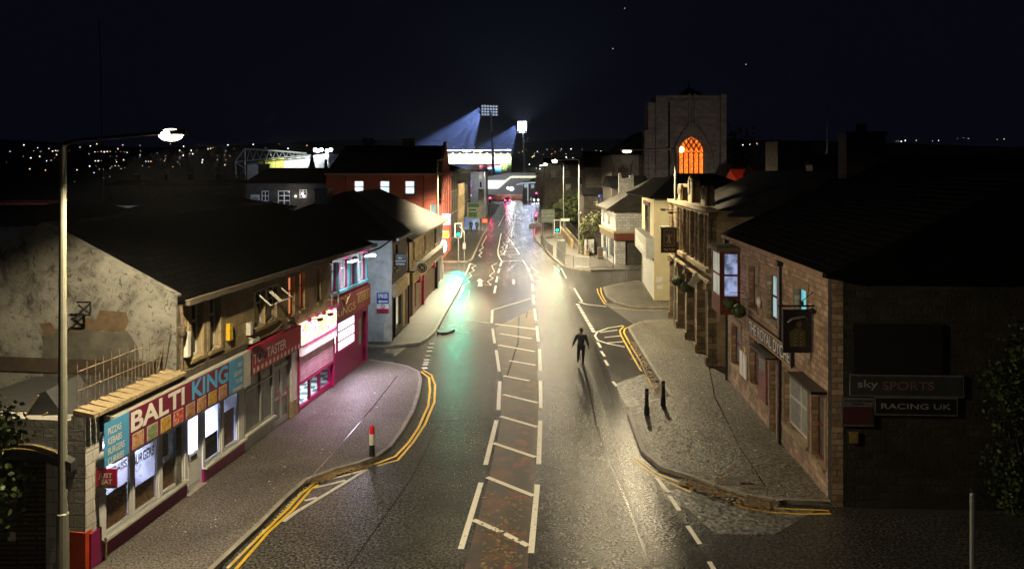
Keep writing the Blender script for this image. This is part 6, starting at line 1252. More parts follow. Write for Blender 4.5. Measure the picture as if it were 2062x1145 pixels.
plant('dark_tree', 'dark tree right of the church tower', 'tree', (XA(1500, 120), 120, 0), 4.5, 3, 12, 2400, 'leaf', .35, seed=7)
pst = thing('poster_board', 'white board with purple and gold scrawled artwork by the fence', 'board', tuple(G(1187, 508))); Fb = Frame((XA(1177, 85), 85), (1, 0)); wb = XA(1196, 85)-XA(1177, 85)
MB().box(Fb, 0, wb, -.06, 0, .15, ZA(482, 85)).link('board', 'white_letters', pst); ab = MB()
rr = random.Random(4)
for i in range(14): x = .15+rr.random()*(wb-.3); z = .4+rr.random()*.9; ab.tube([Fb.p(x, .02, z), Fb.p(x+rr.uniform(-.15, .15), .02, z+rr.uniform(.05, .25))], .03, 4)
ab.link('artwork', 'deep_blue', pst); ab = MB()
for i in range(10): x = .2+rr.random()*(wb-.4); z = .3+rr.random()*.6; ab.tube([Fb.p(x, .03, z), Fb.p(x+rr.uniform(-.15, .15), .03, z+rr.uniform(.05, .2))], .03, 4)
ab.link('artwork', 'gold_letters', pst)
dbd = thing('notice_board', 'dark lettered board right of the white artwork board', 'board', (XA(1200, 85.5), 85.5, .1)); Fb = Frame((XA(1198, 85.5), 85.5), (1, 0)); MB().box(Fb, 0, .9, -.06, 0, .2, ZA(474, 85.5)).link('board', 'charcoal', dbd)
ln_ = MB(); [ln_.box(Fb, .12, .78-.1*(i % 2), 0, .01, .5+i*.2, .56+i*.2) for i in range(7)]; ln_.link('text_lines', 'dim_grey', dbd)
def cabinet(label, p, w_, d, h, m='galv', name='utility_cabinet'):
    t_ = thing(name, label, 'cabinet', tuple(p)); F = Frame((p[0]-w_/2, p[1]), (1, 0)); MB().box(F, 0, w_, -d, 0, p[2], p[2]+h).box(F, -.03, w_+.03, -d-.03, .03, p[2]+h, p[2]+h+.05).link('body', m, t_, bevel=.01); MB().box(F, .05, w_-.05, 0, .015, p[2]+.1, p[2]+h-.08).link('door', m, t_)
cabinet('pale green cabinet behind the railings by the right green signal', (XA(1131, 87), 87, .12), .8, .5, 1.3)
cabinet('grey litter bin beside the white corner shop', (XA(1209, 81), 81, .12), .5, .5, 1.1, 'dark_trim', 'litter_bin')
# street name signs on posts
def postsign(label, x0, x1, y0, y1, Y, m, txt=None, name='road_sign', legs=2, tm='white_letters', z0=.1, lines=(), back='grey_steel'):
    F = Frame((XA(x0, Y), Y), (1, 0)); w_ = XA(x1, Y)-XA(x0, Y); t_ = thing(name, label, 'sign', tuple(F.p(w_/2, 0, z0)))
    MB().box(F, 0, w_, -.04, 0, ZA(y1, Y), ZA(y0, Y)).link('panel', m, t_)
    for i in range(legs): u = w_*(i+.5)/legs if legs == 1 else w_*(.15+.7*i/(legs-1)); MB().tube([F.p(u, -.08, z0), F.p(u, -.08, ZA(y0, Y)-.05)], .04, 6).link('post', 'galv', t_)
    for a, c, e_, f, mm_ in lines: MB().box(F, a*w_, c*w_, 0, .012, ZA(y1, Y)+e_*(ZA(y0, Y)-ZA(y1, Y)), ZA(y1, Y)+f*(ZA(y0, Y)-ZA(y1, Y))).link('sign_block', mm_, t_)
    return F, w_, t_
mat('sign_green', (.02, .14, .07), .4); mat('sign_grey_back', (.2, .24, .22), .6); mat('sign_pale', (.35, .37, .3), .5)
postsign('large grey back of a direction sign on the right footpath', 1090, 1117, 422, 448, 108, 'sign_grey_back', lines=((0, 1, .48, .52, 'galv'), (0, 1, .2, .23, 'galv'), (0, 1, .78, .8, 'galv')))
postsign('large pale direction sign with green panels above the bus shelter', 940, 967, 408, 441, 112, 'sign_pale', lines=((.1, .9, .72, .95, 'sign_green'), (.15, .7, .5, .62, 'sign_green'), (.15, .75, .12, .42, 'sign_green')))
postsign('small orange red roadworks sign at the left kerb', 970, 982, 440, 449, 118, mat('sign_orange', (.7, .1, .03), .4).name, lines=((.15, .85, .3, .4, 'white_letters'), (.15, .85, .6, .7, 'white_letters')))
F, w_, t_ = postsign('thin white street name plate on a post on the right footpath', 1129, 1147, 440, 445, 86, 'signal_white', legs=1)
postsign('slim white and blue post sign at the left corner beyond the low row', 892, 894, 532, 556, 72, 'deep_blue', legs=1, lines=((0, .5, 0, 1, 'white_letters'),))
postsign('grey post with a small blue arrow plate at the white corner shop', 1217, 1223, 498, 503, 74.5, 'light_blue', legs=1)
tb = thing('projecting_sign', 'blue light box sign reading TOILETS projecting from the red brick building', 'sign', (XA(891, 79.5), 79.5, 4)); Fb = Frame((XA(890, 79), 79), (1, 0)); wb = XA(907, 79)-XA(890, 79)
MB().box(Fb, 0, wb, -.12, 0, ZA(453, 79), ZA(430, 79)).link('light_box', emis('blue_box', (.12, .2, .55), .6, False).name, tb); MB().box(Fb, .05, wb-.05, 0, .02, ZA(435.5, 79), ZA(432, 79)).link('lamp_strip', emis('strip_white', (.9, .95, 1), 3, False).name, tb)
text('lettering', 'TO\nLET', Fb, .12, wb-.12, ZA(451, 79), ZA(438, 79), .02, 'white_letters', tb, .02)
yb = thing('projecting_sign', 'yellow and green board projecting below the blue light box', 'sign', (XA(884, 78.5), 78.5, 3)); Fb = Frame((XA(884, 78.5), 78.5), (1, 0)); wb = XA(904, 78.5)-XA(884, 78.5)
MB().box(Fb, 0, wb, -.1, 0, ZA(479, 78.5), ZA(465, 78.5)).link('board', 'cream_render', yb); MB().box(Fb, .5, wb-.05, 0, .01, ZA(477, 78.5), ZA(467, 78.5)).link('green_patch', emis('lime', (.3, .5, .02), .5, False).name, yb); MB().box(Fb, .0, .5, 0, .012, ZA(471, 78.5), ZA(469, 78.5)).link('red_stripe', 'sign_red', yb)
# bus shelter with two people
bsx = XA(934, 116); Fs = Frame((bsx, 116), (1, 0)); ws = XA(966, 116)-bsx; bsh = thing('bus_shelter', 'glass bus shelter with a blue lit panel where two people wait', 'bus shelter', (bsx, 116, .12))
MB().box(Fs, 0, ws, -1.3, .0, 2.3, 2.42).link('roof', 'charcoal', bsh)
for u in (0.05, ws-.05): 
    for v in (-1.2, -.05): MB().tube([Fs.p(u, v, .12), Fs.p(u, v, 2.3)], .035, 6).link('post', 'galv', bsh)
MB().box(Fs, .05, ws-.05, -1.25, -1.22, .4, 2.2).link('glass_panel', emis('shelter_glow', (.2, .35, .75), .35, False).name, bsh); MB().box(Fs, .3, ws-.3, -1.1, -.8, .5, .56).link('bench', 'galv', bsh)
tp = MB().box(Fs, -.45, -.05, -.4, .0, 1.8, 4.6).link('totem_sign', emis('white_totem', (.75, .8, 1), 2.5, False).name, None, Fs.p(-.3, 0, 0)); tag(tp, 'slim bright white vertical light panel left of the direction sign', 'sign')
# ------------------------------------------------------------ people
mat('skin', (.35, .19, .13), .6, var=.1); mat('jacket', (.018, .02, .026), .75, var=.4, scale=8); mat('trousers', (.012, .012, .016), .8); mat('hair_dark', (.012, .009, .007), .7); mat('shoe', (.25, .06, .07), .6)
def skin(name, verts, edges, radii, m, parent, sub=2, root=0):
    base = WL[parent]; me = bpy.data.meshes.new(name); me.from_pydata([Vector(v) for v in verts], edges, []); me.materials.append(M[m])
    o = bpy.data.objects.new(name, me); COL.objects.link(o); o.parent = parent; WL[o] = base
    o.modifiers.new('skin', 'SKIN'); sv = me.skin_vertices[0].data
    for i, r in enumerate(radii): sv[i].radius = (r, r) if not isinstance(r, tuple) else r; sv[i].use_root = (i == root)
    sd = o.modifiers.new('sub', 'SUBSURF'); sd.levels = sub; sd.render_levels = sub
    return o
def person(label, base, yaw, J, coat='jacket', legs='trousers'):
    t_ = thing('person', label, 'person', tuple(base)); t_.rotation_euler.z = yaw
    V = ['hip', 'waist', 'chest', 'neck', 'head0', 'head1', 'ls', 'le', 'lw', 'lh', 'rs', 're', 'rw', 'rh', 'lhip', 'lk', 'la', 'lt', 'rhip', 'rk', 'ra', 'rt']
    R_ = [.14, .125, .155, .055, .075, .085, .07, .045, .03, .038, .07, .045, .03, .038, .1, .062, .042, .035, .1, .062, .042, .035]
    E_ = [(0, 1), (1, 2), (2, 3), (3, 4), (4, 5), (2, 6), (6, 7), (7, 8), (8, 9), (2, 10), (10, 11), (11, 12), (12, 13), (0, 14), (14, 15), (15, 16), (16, 17), (0, 18), (18, 19), (19, 20), (20, 21)]
    vs = [Vector(J[k]) for k in V]; ed = list(E_); rad = list(R_)
    for s_ in ('l', 'r'):        # fingers and thumb on each palm
        h, w_ = Vector(J[s_+'h']), Vector(J[s_+'w']); d = (h-w_).normalized(); sd = d.cross(Vector((1, 0, 0)) if abs(d.x) < .7 else Vector((0, 1, 0))).normalized(); hi = V.index(s_+'h')
        for k, ln in enumerate((.065, .078, .072, .055)):
            i0 = len(vs); vs += [h+sd*(k-1.5)*.02+d*.025, h+sd*(k-1.5)*.022+d*(.025+ln*.6), h+sd*(k-1.5)*.021+d*(.02+ln)+Vector((0, .012, -.01))]; rad += [.011, .009, .007]; ed += [(hi, i0), (i0, i0+1), (i0+1, i0+2)]
        i0 = len(vs); vs += [h-sd*.045-d*.01, h-sd*.06+d*.03]; rad += [.012, .009]; ed += [(hi, i0), (i0, i0+1)]
    skin('body', vs, ed, rad, 'skin', t_)
    ji = ['hip', 'waist', 'chest', 'neck', 'ls', 'le', 'lw', 'rs', 're', 'rw']; jv = [Vector(J[k]) for k in ji]; jv[3] = jv[3]-Vector((0, 0, .04))
    skin('jacket', jv, [(0, 1), (1, 2), (2, 3), (2, 4), (4, 5), (5, 6), (2, 7), (7, 8), (8, 9)], [.17, .165, .19, .08, .095, .07, .055, .095, .07, .055], coat, t_)
    ti = ['hip', 'lhip', 'lk', 'la', 'rhip', 'rk', 'ra']; skin('trousers', [Vector(J[k]) for k in ti], [(0, 1), (1, 2), (2, 3), (0, 4), (4, 5), (5, 6)], [.15, .12, .085, .065, .12, .085, .065], legs, t_)
    hd = Vector(J['head1']); nk = Vector(J['head0'])
    hb = MB(); 
    o = WL[t_]; MBh = MB().ball(o+hd+Vector((0, -.015, .03)), .105, 8, sq=(.9, 1.02, 1.0)); MBh.link('hair', 'hair_dark', t_, smooth=True)
    fc_ = MB().ball(o+hd+Vector((0, .1, -.03)), .016, 5).ball(o+hd+Vector((-.09, .0, -.03)), .022, 5, sq=(.5, 1, 1.3)).ball(o+hd+Vector((.09, .0, -.03)), .022, 5, sq=(.5, 1, 1.3)); fc_.link('nose_and_ears', 'skin', t_, smooth=True)
    MB().ball(o+hd+Vector((-.03, .093, -.005)), .011, 5).ball(o+hd+Vector((.03, .093, -.005)), .011, 5).link('eyes', 'black_paint', t_); MB().ball(o+hd+Vector((0, .088, -.07)), .02, 5, sq=(1.2, .4, .35)).link('mouth', 'brown_paint', t_)
    for s_ in 'lr':
        a, b_ = Vector(J[s_+'a']), Vector(J[s_+'t']); sb = MB().tube([o+a+Vector((0, -.04, .0)), o+a*.5+b_*.5+Vector((0, 0, .0)), o+b_+Vector((0, .03, 0))], [.055, .052, .04], 8).link('shoe', 'shoe', t_, smooth=True)
    return t_
stand = dict(hip=(0, 0, .95), waist=(0, 0, 1.12), chest=(0, 0, 1.36), neck=(0, 0, 1.5), head0=(0, .01, 1.56), head1=(0, .02, 1.66), ls=(-.2, 0, 1.42), le=(-.27, -.03, 1.15), lw=(-.26, .06, .92), lh=(-.26, .08, .84), rs=(.2, 0, 1.42), re=(.27, -.03, 1.15), rw=(.2, .12, 1.0), rh=(.15, .17, .96), lhip=(-.1, 0, .9), lk=(-.11, .02, .5), la=(-.12, 0, .09), lt=(-.13, .14, .05), rhip=(.1, 0, .9), rk=(.11, .02, .5), ra=(.12, 0, .09), rt=(.13, .14, .05))
walk = dict(hip=(0, 0, .94), waist=(0, .01, 1.1), chest=(.01, .05, 1.34), neck=(.01, .08, 1.49), head0=(.01, .1, 1.55), head1=(.01, .12, 1.65), ls=(-.21, .05, 1.4), le=(-.31, -.12, 1.17), lw=(-.4, -.12, .95), lh=(-.43, -.1, .88), rs=(.22, .05, 1.4), re=(.31, .04, 1.13), rw=(.38, .1, .9), rh=(.4, .13, .82), lhip=(-.1, 0, .9), lk=(-.12, -.02, .5), la=(-.13, -.38, .26), lt=(-.13, -.3, .15), rhip=(.1, 0, .9), rk=(.1, .16, .5), ra=(.09, .12, .08), rt=(.09, .27, .05))
walk = {k: (v[0]*1.0, v[1], v[2]) for k, v in walk.items()}
person('person in a dark jacket walking away down the wet road with arms out', (XA(1170, 38.0), 38.0, .0), R(-8), walk).scale = (.94, .94, .94)
person('person in dark clothes standing at the shelter, left of the two', (XA(948, 115), 115, .12), R(170), stand)
person('person in dark clothes standing at the shelter, right of the two', (XA(960.5, 115), 115.1, .12), R(200), stand)
# ------------------------------------------------------------ cars
def car(label, loc, yaw, paint, tail=False):
    t_ = thing('car', label, 'car', tuple(loc), 'cars far down the road'); o = Vector(loc)
    prof = [(-2.1, .35), (-2.15, .75), (-1.95, .95), (-1.3, 1.02), (-.75, 1.42), (.8, 1.45), (1.6, 1.05), (2.05, .95), (2.12, .6), (2.05, .3)]   # y, z ; front = -y
    b = MB(); n = len(prof); vs = []
    for s_, k in ((-.86, 1), (-.8, 1), (.8, 1), (.86, 1)):
        for y, z in prof: vs.append(o+Vector((s_*(1 if z < 1.05 else .82), y*(1 if abs(s_) < .85 else .97), z-(0 if abs(s_) < .85 else .03))))
    fs = [(k*n+i, k*n+(i+1) % n, (k+1)*n+(i+1) % n, (k+1)*n+i) for k in range(3) for i in range(n)]+[tuple(range(n))[::-1], tuple(range(3*n, 4*n))]
    b.add(vs, fs); b.link('body', paint, t_)
    MB().hexa([o+Vector(q) for q in ((-.68, -1.2, 1.06), (.68, -1.2, 1.06), (.68, -1.17, 1.08), (-.68, -1.17, 1.08), (-.6, -.82, 1.4), (.6, -.82, 1.4), (.6, -.79, 1.41), (-.6, -.79, 1.41))]).hexa([o+Vector(q) for q in ((-.68, 1.55, 1.1), (.68, 1.55, 1.1), (.68, 1.6, 1.08), (-.68, 1.6, 1.08), (-.6, .86, 1.43), (.6, .86, 1.43), (.6, .9, 1.43), (-.6, .9, 1.43))]).link('windscreens', 'dark_pane', t_)
    for x in (-.78, .78):
        for y in (-1.3, 1.3):
            w_ = MB().tube([o+Vector((x-.1, y, .33)), o+Vector((x+.1, y, .33))], .33, 14).link('wheel', 'black_paint', t_); MB().tube([o+Vector((x-.11, y, .33)), o+Vector((x+.11, y, .33))], .2, 10).link('rim', 'galv', w_)
        MB().ball(o+Vector((x*.75, -2.12, .7)), .13, 6, sq=(1.3, .4, .8)).link('headlight', 'headlamp_on' if not tail else 'white_paint', t_)
        MB().ball(o+Vector((x*.78, 2.1, .8)), .13, 6, sq=(1.3, .4, .8)).link('tail_light', 'red_on' if tail else 'reflective_red', t_)
    t_.rotation_euler.z = yaw
    return t_
emis('headlamp_on', (.9, .95, 1), 90)
car('dark car driving away with both red tail lights lit', G(1022, 408.5), R(180), 'charcoal', True)
c2 = car('pale car facing the camera with dazzling headlights at the bend', G(1076, 407), R(12), 'white_paint')
for dx in (-.6, .6): q = G(1076, 407)+Vector((dx, -2.6, .7)); light('SPOT', q, 1500, (.8, .88, 1), None, .1, q+Vector((-.15*30, -30, -2)), 26, .8, name='headlight_beam')
q = G(1022, 408.5)+Vector((0, -2.6, .8)); light('SPOT', q, 250, (1, .05, .15), None, .2, q+Vector((0, -10, -.8)), 30, .8, name='tail_glow')
# island bollards far
for i, x in enumerate((1074, 1081)): t_ = MB().tube([G(x, 456, .12), G(x, 456, 1.2)], .07, 6).tube([G(x, 456, 1.2), G(x, 456, 1.3)], [.07, .02], 6).link('island_post', 'black_paint', None, G(x, 456, .12)); tag(t_, ['dark post on the small traffic island, left one', 'dark post on the small traffic island, right one'][i], 'post', 'posts on the traffic island')
ps2 = MB().tube([(XA(1958, 14.5), 14.5, 0), (XA(1958, 14.5), 14.5, ZA(995, 14.5))], .045, 8).tube([(XA(1958, 14.5), 14.5, ZA(995, 14.5)), (XA(1958, 14.5), 14.5, ZA(992, 14.5))], [.055, .03], 8).link('steel_post', 'galv', None, (XA(1958, 14.5), 14.5, 0)); tag(ps2, 'plain grey post in the dark at the bottom right', 'post')
tg = MB().prism([G(880+x, y).xy for x, y in ((30, 664), (36, 666), (22, 672), (5, 673), (0, 670), (10, 667))], .003, .1); tgo = tag(tg.link('rubbish_bag', 'black_paint', None, G(905, 668)), 'torn black rubbish bag lying in the left gutter', 'rubbish bag')
# ------------------------------------------------------------ stadium
def zx(y, Y): return ZA(y, Y)
Y3 = 330; mat('seat_cream', (.7, .68, .45), .6); mat('steel_white', (.6, .62, .65), .5); mat('claret', (.2, .02, .06), .5); mat('roof_yellow', (.75, .6, .15), .5)
S1 = thing('football_stand', 'brilliantly lit white football stand behind the red brick building, road end', 'stadium stand', (XA(900, Y3), Y3, 0))
Fs = Frame((XA(860, Y3), Y3), (1, 0)); L1 = XA(1029, Y3)-XA(860, Y3); u3 = lambda x: XA(x, Y3)-XA(860, Y3)
MB().box(Fs, 0, L1, -24, -22, 0, ZA(310, Y3)).box(Fs, 0, L1, -22, 0, 0, ZA(352, Y3)).link('seating_wall', 'steel_white', S1)
MB().hexa([Fs.p(0, -24, ZA(309, Y3)), Fs.p(L1, -24, ZA(309, Y3)), Fs.p(L1, 2, ZA(320, Y3)), Fs.p(0, 2, ZA(322, Y3)), Fs.p(0, -24, ZA(307, Y3)), Fs.p(L1, -24, ZA(307, Y3)), Fs.p(L1, 2, ZA(317, Y3)), Fs.p(0, 2, ZA(318, Y3))]).link('roof', 'roof_yellow', S1)
MB().box(Fs, 0, L1, 1.8, 2.2, ZA(330, Y3), ZA(318, Y3)).link('fascia', 'seat_cream', S1)
MB().box(Fs, u3(966), L1-4, 2.3, 2.8, ZA(352, Y3), ZA(333, Y3)).link('claret_panel', 'claret', S1); MB().box(Fs, u3(982), u3(1010), 2.8, 3, ZA(350, Y3), ZA(336, Y3)).link('blue_panel', 'blue_letters', S1); MB().slab(Fs, [(u3(1011), ZA(351, Y3)), (u3(1014), ZA(351, Y3)), (u3(1018), ZA(333, Y3)), (u3(1015), ZA(333, Y3))], 2.8, 3.1).link('yellow_stripe', 'roof_yellow', S1)
tb_ = MB()
for i in range(9): z = ZA(352, Y3)+(ZA(318, Y3)-ZA(352, Y3))*i/8; tb_.tube([Fs.p(L1-4, 2.5, z), Fs.p(L1, 2.5, z-.5)], .15, 4)
for u in (L1-4, L1-2, L1): tb_.tube([Fs.p(u, 2.5, ZA(352, Y3)), Fs.p(u, 2.5, ZA(317, Y3))], .15, 4)
tb_.link('end_grid', mat('lime_steel', (.5, .7, .2), .5).name, S1); tr_ = MB()
for i in range(12): u = L1*i/12; tr_.tube([Fs.p(u, -2, ZA(318, Y3)), Fs.p(u+L1/24, -8, ZA(307, Y3)), Fs.p(u+L1/12, -2, ZA(318, Y3))], .18, 4)
tr_.tube([Fs.p(0, -8, ZA(303, Y3)), Fs.p(L1, -8, ZA(301, Y3))], .15, 4).link('roof_truss', 'steel_white', S1)
emis('flood_on', (.92, .95, 1), 30, False)
for i in range(18):
    x = 932+i*1.7 if i < 9 else 955+(i-9)*1.7; z = ZA(304+(i % 2)*1.5, Y3); MB().box(Fs, u3(x), u3(x)+.35, .5, .8, z, z+.35).link('floodlamp', 'flood_on', S1)
for k in (.25, .55, .85): light('AREA', Fs.p(L1*k, 9, 17), 700000, (.95, 1, .93), S1, 4, Fs.p(L1*k, -10, 13), name='stand_light')
S2 = thing('football_stand', 'distant football stand with open roof trusses and yellow panels at the left', 'stadium stand', (XA(480, 320), 320, 0)); Y4 = 320; Fa = Frame((XA(480, Y4), Y4), (1, 0)); u4 = lambda x: XA(x, Y4)-XA(480, Y4)
MB().slab(Fa, [(u4(496), ZA(372, Y4)), (u4(660), ZA(372, Y4)), (u4(660), ZA(309, Y4)), (u4(520), ZA(326, Y4)), (u4(496), ZA(330, Y4))], -20, -1).link('seating_wall', 'steel_white', S2)
for i in range(3): MB().slab(Fa, [(u4(520+i*17.5), ZA(340, Y4)), (u4(536+i*17.5), ZA(340, Y4)), (u4(536+i*17.5), ZA(322-i*2, Y4)), (u4(520+i*17.5), ZA(325-i*2, Y4))], -1, -.5).link('yellow_panel', mat('lime_panel', (.7, .7, .15), .5).name, S2)
tr_ = MB(); bp_ = [(479, 352), (477, 326), (496, 300), (560, 304), (620, 309)]
tr_.tube([Fa.p(u4(x), 2, ZA(y, Y4)) for x, y in bp_], .3, 4).tube([Fa.p(u4(477), 2, ZA(326, Y4)), Fa.p(u4(630), 2, ZA(312, Y4))], .25, 4)
tr_.tube([Fa.p(u4(497), 2, ZA(360, Y4)), Fa.p(u4(497), 2, ZA(300, Y4))], .2, 4).tube([Fa.p(u4(479), 2, ZA(357, Y4)), Fa.p(u4(497), 2, ZA(342, Y4))], .2, 4).tube([Fa.p(u4(477), 2, ZA(326, Y4)), Fa.p(u4(497), 2, ZA(340, Y4))], .2, 4)
for i in range(9): x = 500+i*13; tr_.tube([Fa.p(u4(x), 2, ZA(324-i*1.2, Y4)), Fa.p(u4(x+6.5), 2, ZA(301+i*.8, Y4)), Fa.p(u4(x+13), 2, ZA(323-i*1.2, Y4))], .15, 4)
tr_.link('roof_truss', 'galv', S2)
for i, x in enumerate((636, 641, 648, 660, 667)): MB().ball(Fa.p(u4(x), 1, ZA(302+(i % 2)*2, Y4)), .75, 6).link('floodlamp', 'flood_on', S2)
light('AREA', Fa.p(u4(590), 14, 18), 70000, (.95, 1, .9), S2, 30, Fa.p(u4(590), -2, 15), sizey=4, name='stand_light')
light('POINT', Fa.p(u4(520), 14, 18), 700, (.8, .85, 1), S2, 1)
S3 = thing('stadium_annexe', 'grey stadium annexe with a white wedge wall and a strip of lit windows', 'building', (XA(970, 262), 262, 0)); Y5 = 262; Fa = Frame((XA(970, Y5), Y5), (1, 0)); u5 = lambda x: XA(x, Y5)-XA(970, Y5)
MB().slab(Fa, [(u5(975), 0), (u5(1068), 0), (u5(1068), ZA(362, Y5)), (u5(1080), ZA(352, Y5)), (u5(1080), ZA(348, Y5)), (u5(1022), ZA(348, Y5)), (u5(975), ZA(357, Y5))], -18, 0).link('wall', 'pale_render', S3)
MB().slab(Fa, [(u5(978), ZA(380, Y5)), (u5(1003), ZA(380, Y5)), (u5(1026), ZA(360, Y5)), (u5(1026), ZA(363, Y5)), (u5(978), ZA(363, Y5))][:3]+[(u5(1017), ZA(363, Y5)), (u5(978), ZA(363, Y5))], .05, .2).link('white_wedge', emis('lit_wall', (.95, .95, .9), .8, False).name, S3)  # wedge is a lit wall, no lamp; its brightness is put in as emission
ww_ = MB(); 
for i in range(9): ww_.box(Fa, u5(1029+i*5.8), u5(1034+i*5.8), .05, .2, ZA(358, Y5), ZA(354.5, Y5))
ww_.link('window_strip', emis('strip_warm', (.9, .9, .6), .9, False).name, S3)
MB().slab(Fa, [(u5(1014), ZA(366, Y5)), (u5(1026), ZA(357, Y5)), (u5(1028), ZA(355, Y5)), (u5(1028), ZA(358.5, Y5)), (u5(1016), ZA(368, Y5))], .21, .3).link('ramp_window', 'strip_warm', S3)
light('POINT', (XA(1000, 250), 248, 9), 2500, (.85, .9, 1), S3, .5)
wfl = thing('yard_floodlight', 'dazzling white floodlight on a short angled arm above the far wall', 'floodlight', (XA(1032, 236), 236, 0)); q = Vector((XA(1030, 236), 236, ZA(380, 236)))
MB().tube([Vector((q.x-.3, 236.5, 0)), q+Vector((-.3, .5, 0)), q+Vector((1.0, .5, 1.5))], .09, 6).link('column', 'galv', wfl); MB().ball(q, .45, 8, sq=(1.4, .6, 1)).ball(q+Vector((-1, 0, .2)), .3, 8).link('lamp', emis('white_flare', (.92, .95, 1), 70).name, wfl); light('SPOT', q+Vector((0, -.8, 0)), 700, (.9, .93, 1), wfl, .3, q+Vector((0, -30, -8)), 50, .8)
camblk('low_building', 'low pale building with a curved white canopy at the far bend', 'building', 1052, 1082, 232, 366, 8, .0, wall='pale_render', px=[(1055, 370, 1064, 378), (1069, 371, 1076, 379)], pane='teal_lit', rows=1)
cnp = MB().tube([(XA(1040, 230), 230, ZA(372, 230)), (XA(1052, 230), 230, ZA(369, 230)), (XA(1086, 230), 230, ZA(367, 230)), (XA(1103, 230), 230, ZA(360, 230))], .16, 6).tube([(XA(1063, 230), 230, 0), (XA(1063, 230), 230, ZA(368, 230))], .12, 6).link('canopy_rail', emis('canopy_glow', (.8, .85, 1), .5, False).name, None, (XA(1063, 230), 230, 0)); tag(cnp, 'pale curved canopy edge on a post at the far bend', 'canopy')  # canopy is no lamp; its pale look is put in as emission
camblk('red_brick_house', 'dim red brick building between the far bend and the dark flats', 'building', 1080, 1100, 222, 352, 8, .6, wall='red_brick', px=[(1090, 372, 1094, 380)])
# floodlight pylons
def pylon(label, xb, Y, ytop, zb, face, rows, cols, sc_, on, power):
    b0 = Vector((XA(xb, Y), Y, 0)); H = ZA(ytop, Y); t_ = thing('floodlight_pylon', label, 'floodlight', tuple(b0), 'stadium floodlight pylons')
    MB().tube([b0, b0+Vector((-.3, 0, H*.5)), b0+Vector((-.9, 0, H-2))], [.75, .5, .28], 10).link('mast', 'steel_white', t_)
    c = b0+Vector((-1.4, 0, H)); hb = MB(); dx = Vector((sc_, .35*sc_, 0)) if not face else Vector((sc_, 0, 0)); dz = Vector((0, 0, sc_))
    for j in range(rows+1): hb.tube([c-dx*(cols/2)+dz*(j-rows/2), c+dx*(cols/2)+dz*(j-rows/2)], .08, 4)
    for i in range(cols+1): hb.tube([c+dx*(i-cols/2)-dz*rows/2, c+dx*(i-cols/2)+dz*rows/2], .08, 4)
    hb.tube([b0+Vector((-.9, 0, H-2.2)), c], .3, 6).link('headframe', 'galv', t_)
    for j in range(rows):
        for i in range(cols):
            q = c+dx*(i-cols/2+.5)+dz*(j-rows/2+.5); lm = (MB().ball(q+Vector((0, -.3, 0)), sc_*.52, 6, sq=(1, .5, 1)) if face else MB().tube([q+Vector((.2, .0, 0)), q+Vector((-.35, .2, -.2))], [sc_*.22, sc_*.4], 8)).link('floodlamp', on, t_) if not (face and j == 0 and i in (0, 3)) else None
    for k, (dx_, dz_) in enumerate([(-60, -44), (-60, -62), (-50, -80), (-26, -80)]):
        q = c+Vector((-sc_*cols/2-.4, 0, (k-1.5)*-.6)); light('SPOT', q, power*2.3, (.28, .42, 1), t_, .5, q+Vector((dx_, 6, dz_)), 20, 1, name='beam')
    return t_
light('SPOT', (XA(1053, 330), 325, ZA(256, 330)), 60000, (.6, .7, 1), None, .6, (XA(1053, 330), 290, ZA(256, 330)+38), 96, .6, name='pylon_glare'); light('SPOT', (XA(1070, 330), 325, ZA(256, 330)), 3200, (.45, .55, 1), None, .6, (3, 200, 0), 40, .6, name='pylon_glare')
light('SPOT', (XA(1020, 270), 270, 3), 60000, (.8, .88, 1), None, .6, (XA(1040, 320), 320, 26), 50, .6, name='added_mast_fill')  # extra spot added from the ground to brighten the pylon masts
emis('lamp_back', (.5, .6, .8), .6, False, base=(.3, .3, .3)); emis('lamp_front', (.9, .95, 1), 30)
pylon('taller stadium floodlight pylon seen from behind with blue beams', 994, 292, 222, 0, False, 4, 6, 1.0, 'lamp_back', 9e6)
pylon('shorter stadium floodlight pylon facing the road with blazing white lamps', 1058, 330, 256, 0, True, 5, 4, .9, 'lamp_front', 5e6)
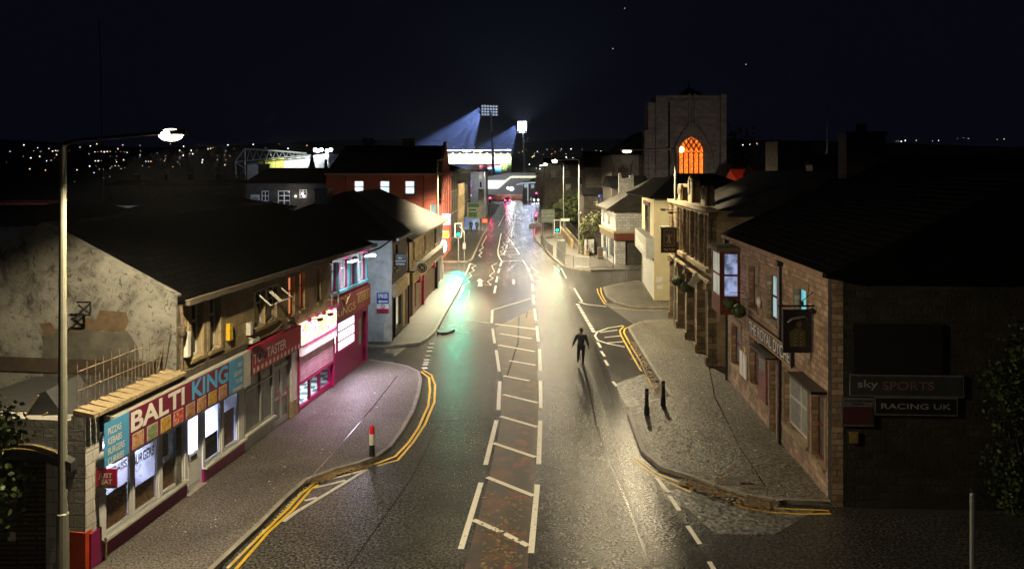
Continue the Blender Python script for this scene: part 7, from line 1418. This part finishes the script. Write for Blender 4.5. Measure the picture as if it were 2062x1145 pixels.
# ------------------------------------------------------------ trees, far lights, stars
plant('conifer', 'ragged conifer silhouetted against the left hand football stand', 'tree', (XA(628, 95), 95, 4), 1.7, 1.5, ZA(312, 95)-4, 2200, 'leaf', .16, seed=11, spiky=True)
plant('conifer', 'second smaller conifer beside the red brick roof', 'tree', (XA(656, 96), 96, 4), 1.1, 1.0, ZA(322, 96)-4, 1200, 'leaf', .16, seed=12, spiky=True)
ci = MB(); rr = random.Random(21)
emis('far_warm', (1, .75, .42), 1.6, False); emis('far_white', (.9, .93, 1), 2.4, False); emis('far_orange', (1, .4, .15), 1.4, False)
def hillpt(px, py):
    s = (HY-py)/F0; Y = 32.2/(.07-s); Y = max(380, min(Y, 980)); return Vector((XA(px, Y), Y, ZA(py, Y)))
pts = [(20, 305), (48, 292), (68, 304), (47, 315), (62, 318), (80, 315), (103, 323), (112, 303), (117, 303), (107, 304), (94, 324), (110, 318), (155, 342), (139, 303), (195, 290), (197, 306), (191, 306), (204, 305), (210, 306), (216, 305), (222, 305), (233, 306), (243, 305), (250, 306), (256, 307), (192, 324), (198, 324), (204, 324), (193, 334), (200, 341), (207, 341), (225, 335), (232, 334), (239, 334), (222, 339), (233, 322), (249, 322), (235, 314), (180, 311), (150, 366), (209, 358), (282, 293), (283, 304), (282, 312), (281, 316), (294, 325), (299, 325), (304, 325), (317, 308), (334, 314), (333, 320), (331, 324), (300, 336), (348, 336), (343, 290), (362, 303), (367, 307), (369, 313), (362, 319), (385, 303), (388, 310), (381, 314), (395, 303), (402, 291), (408, 322), (407, 327), (419, 300), (424, 299), (438, 314), (438, 322), (455, 322), (463, 314), (453, 332), (459, 292), (472, 299), (500, 300), (510, 291), (535, 298), (562, 290), (580, 299), (618, 293), (545, 312),
       (914, 296), (932, 301), (955, 297), (972, 298), (1022, 299), (1060, 302), (1076, 309), (1082, 305), (1094, 311), (1072, 316), (1066, 331), (1080, 339), (1087, 340), (1093, 357), (1045, 307), (1052, 305), (1128, 304), (1150, 300), (1172, 301), (1200, 303), (1210, 304), (1118, 306),
       (1476, 293), (1496, 292), (1502, 293), (1510, 291), (1517, 292), (1524, 289), (1526, 291), (1805, 285), (1809, 284), (1815, 285), (1823, 283), (1845, 283), (1878, 284), (1890, 283), (1928, 279), (1940, 277), (1950, 279), (2008, 281), (2022, 280)]
GL = 'tiny lit lamps on the far hillside'
for _ in range(32): pts.append((rr.uniform(0, 490), 292+abs(rr.gauss(0, 26))))
for _ in range(14): pts.append((rr.uniform(1060, 1290), rr.uniform(298, 318)))
for i, (x, y) in enumerate(pts):
    p = hillpt(x, y); r = .32*p.y/600*rr.choice((.4, .55, .8, 1.3)); w_ = rr.random(); k = 'far_warm' if w_ < .45 else ('far_white' if w_ < .88 else 'far_orange')
    o = MB().ball(p, r, 4).link('distant_lamp', k, None, p)
    tag(o, 'tiny point of light from a lamp on the dark far hillside', 'distant light', GL)
hs_ = [(455, 333, 3), (108, 309, 4), (240, 305, 5), (365, 318, 2)]
for i, (x, y) in enumerate(((1258, 17), (1234, 98), (1502, 130))): p = Vector((XA(x, 3000), 3000, ZA(y, 3000))); tag(MB().ball(p, 1.3, 5).link('star', emis('star_light', (.8, .85, 1), 1.2+0*i, False).name, None, p), ['faint star at the top of the sky', 'middle one of three faint stars, above the road', 'faint star above the church tower'][i], 'star')
# ------------------------------------------------------------ haze
hzb = MB().add([(-1400, -70, -14), (1400, -70, -14), (1400, 2600, -14), (-1400, 2600, -14), (-1400, -70, 130), (1400, -70, 130), (1400, 2600, 130), (-1400, 2600, 130)], [(3, 2, 1, 0), (4, 5, 6, 7), (0, 1, 5, 4), (1, 2, 6, 5), (2, 3, 7, 6), (3, 0, 4, 7)])
m = bpy.data.materials.new('haze_air'); m.use_nodes = True; t = m.node_tree; t.nodes.clear(); o_ = N(t, 'ShaderNodeOutputMaterial'); v = N(t, 'ShaderNodeVolumePrincipled'); v.inputs['Color'].default_value = (.9, .92, 1, 1); v.inputs['Density'].default_value = HAZE; v.inputs['Anisotropy'].default_value = .2
t.links.new(v.outputs[0], o_.inputs['Volume']); M['haze_air'] = m
if HAZE: tag(hzb.link('haze', 'haze_air'), kind='stuff')
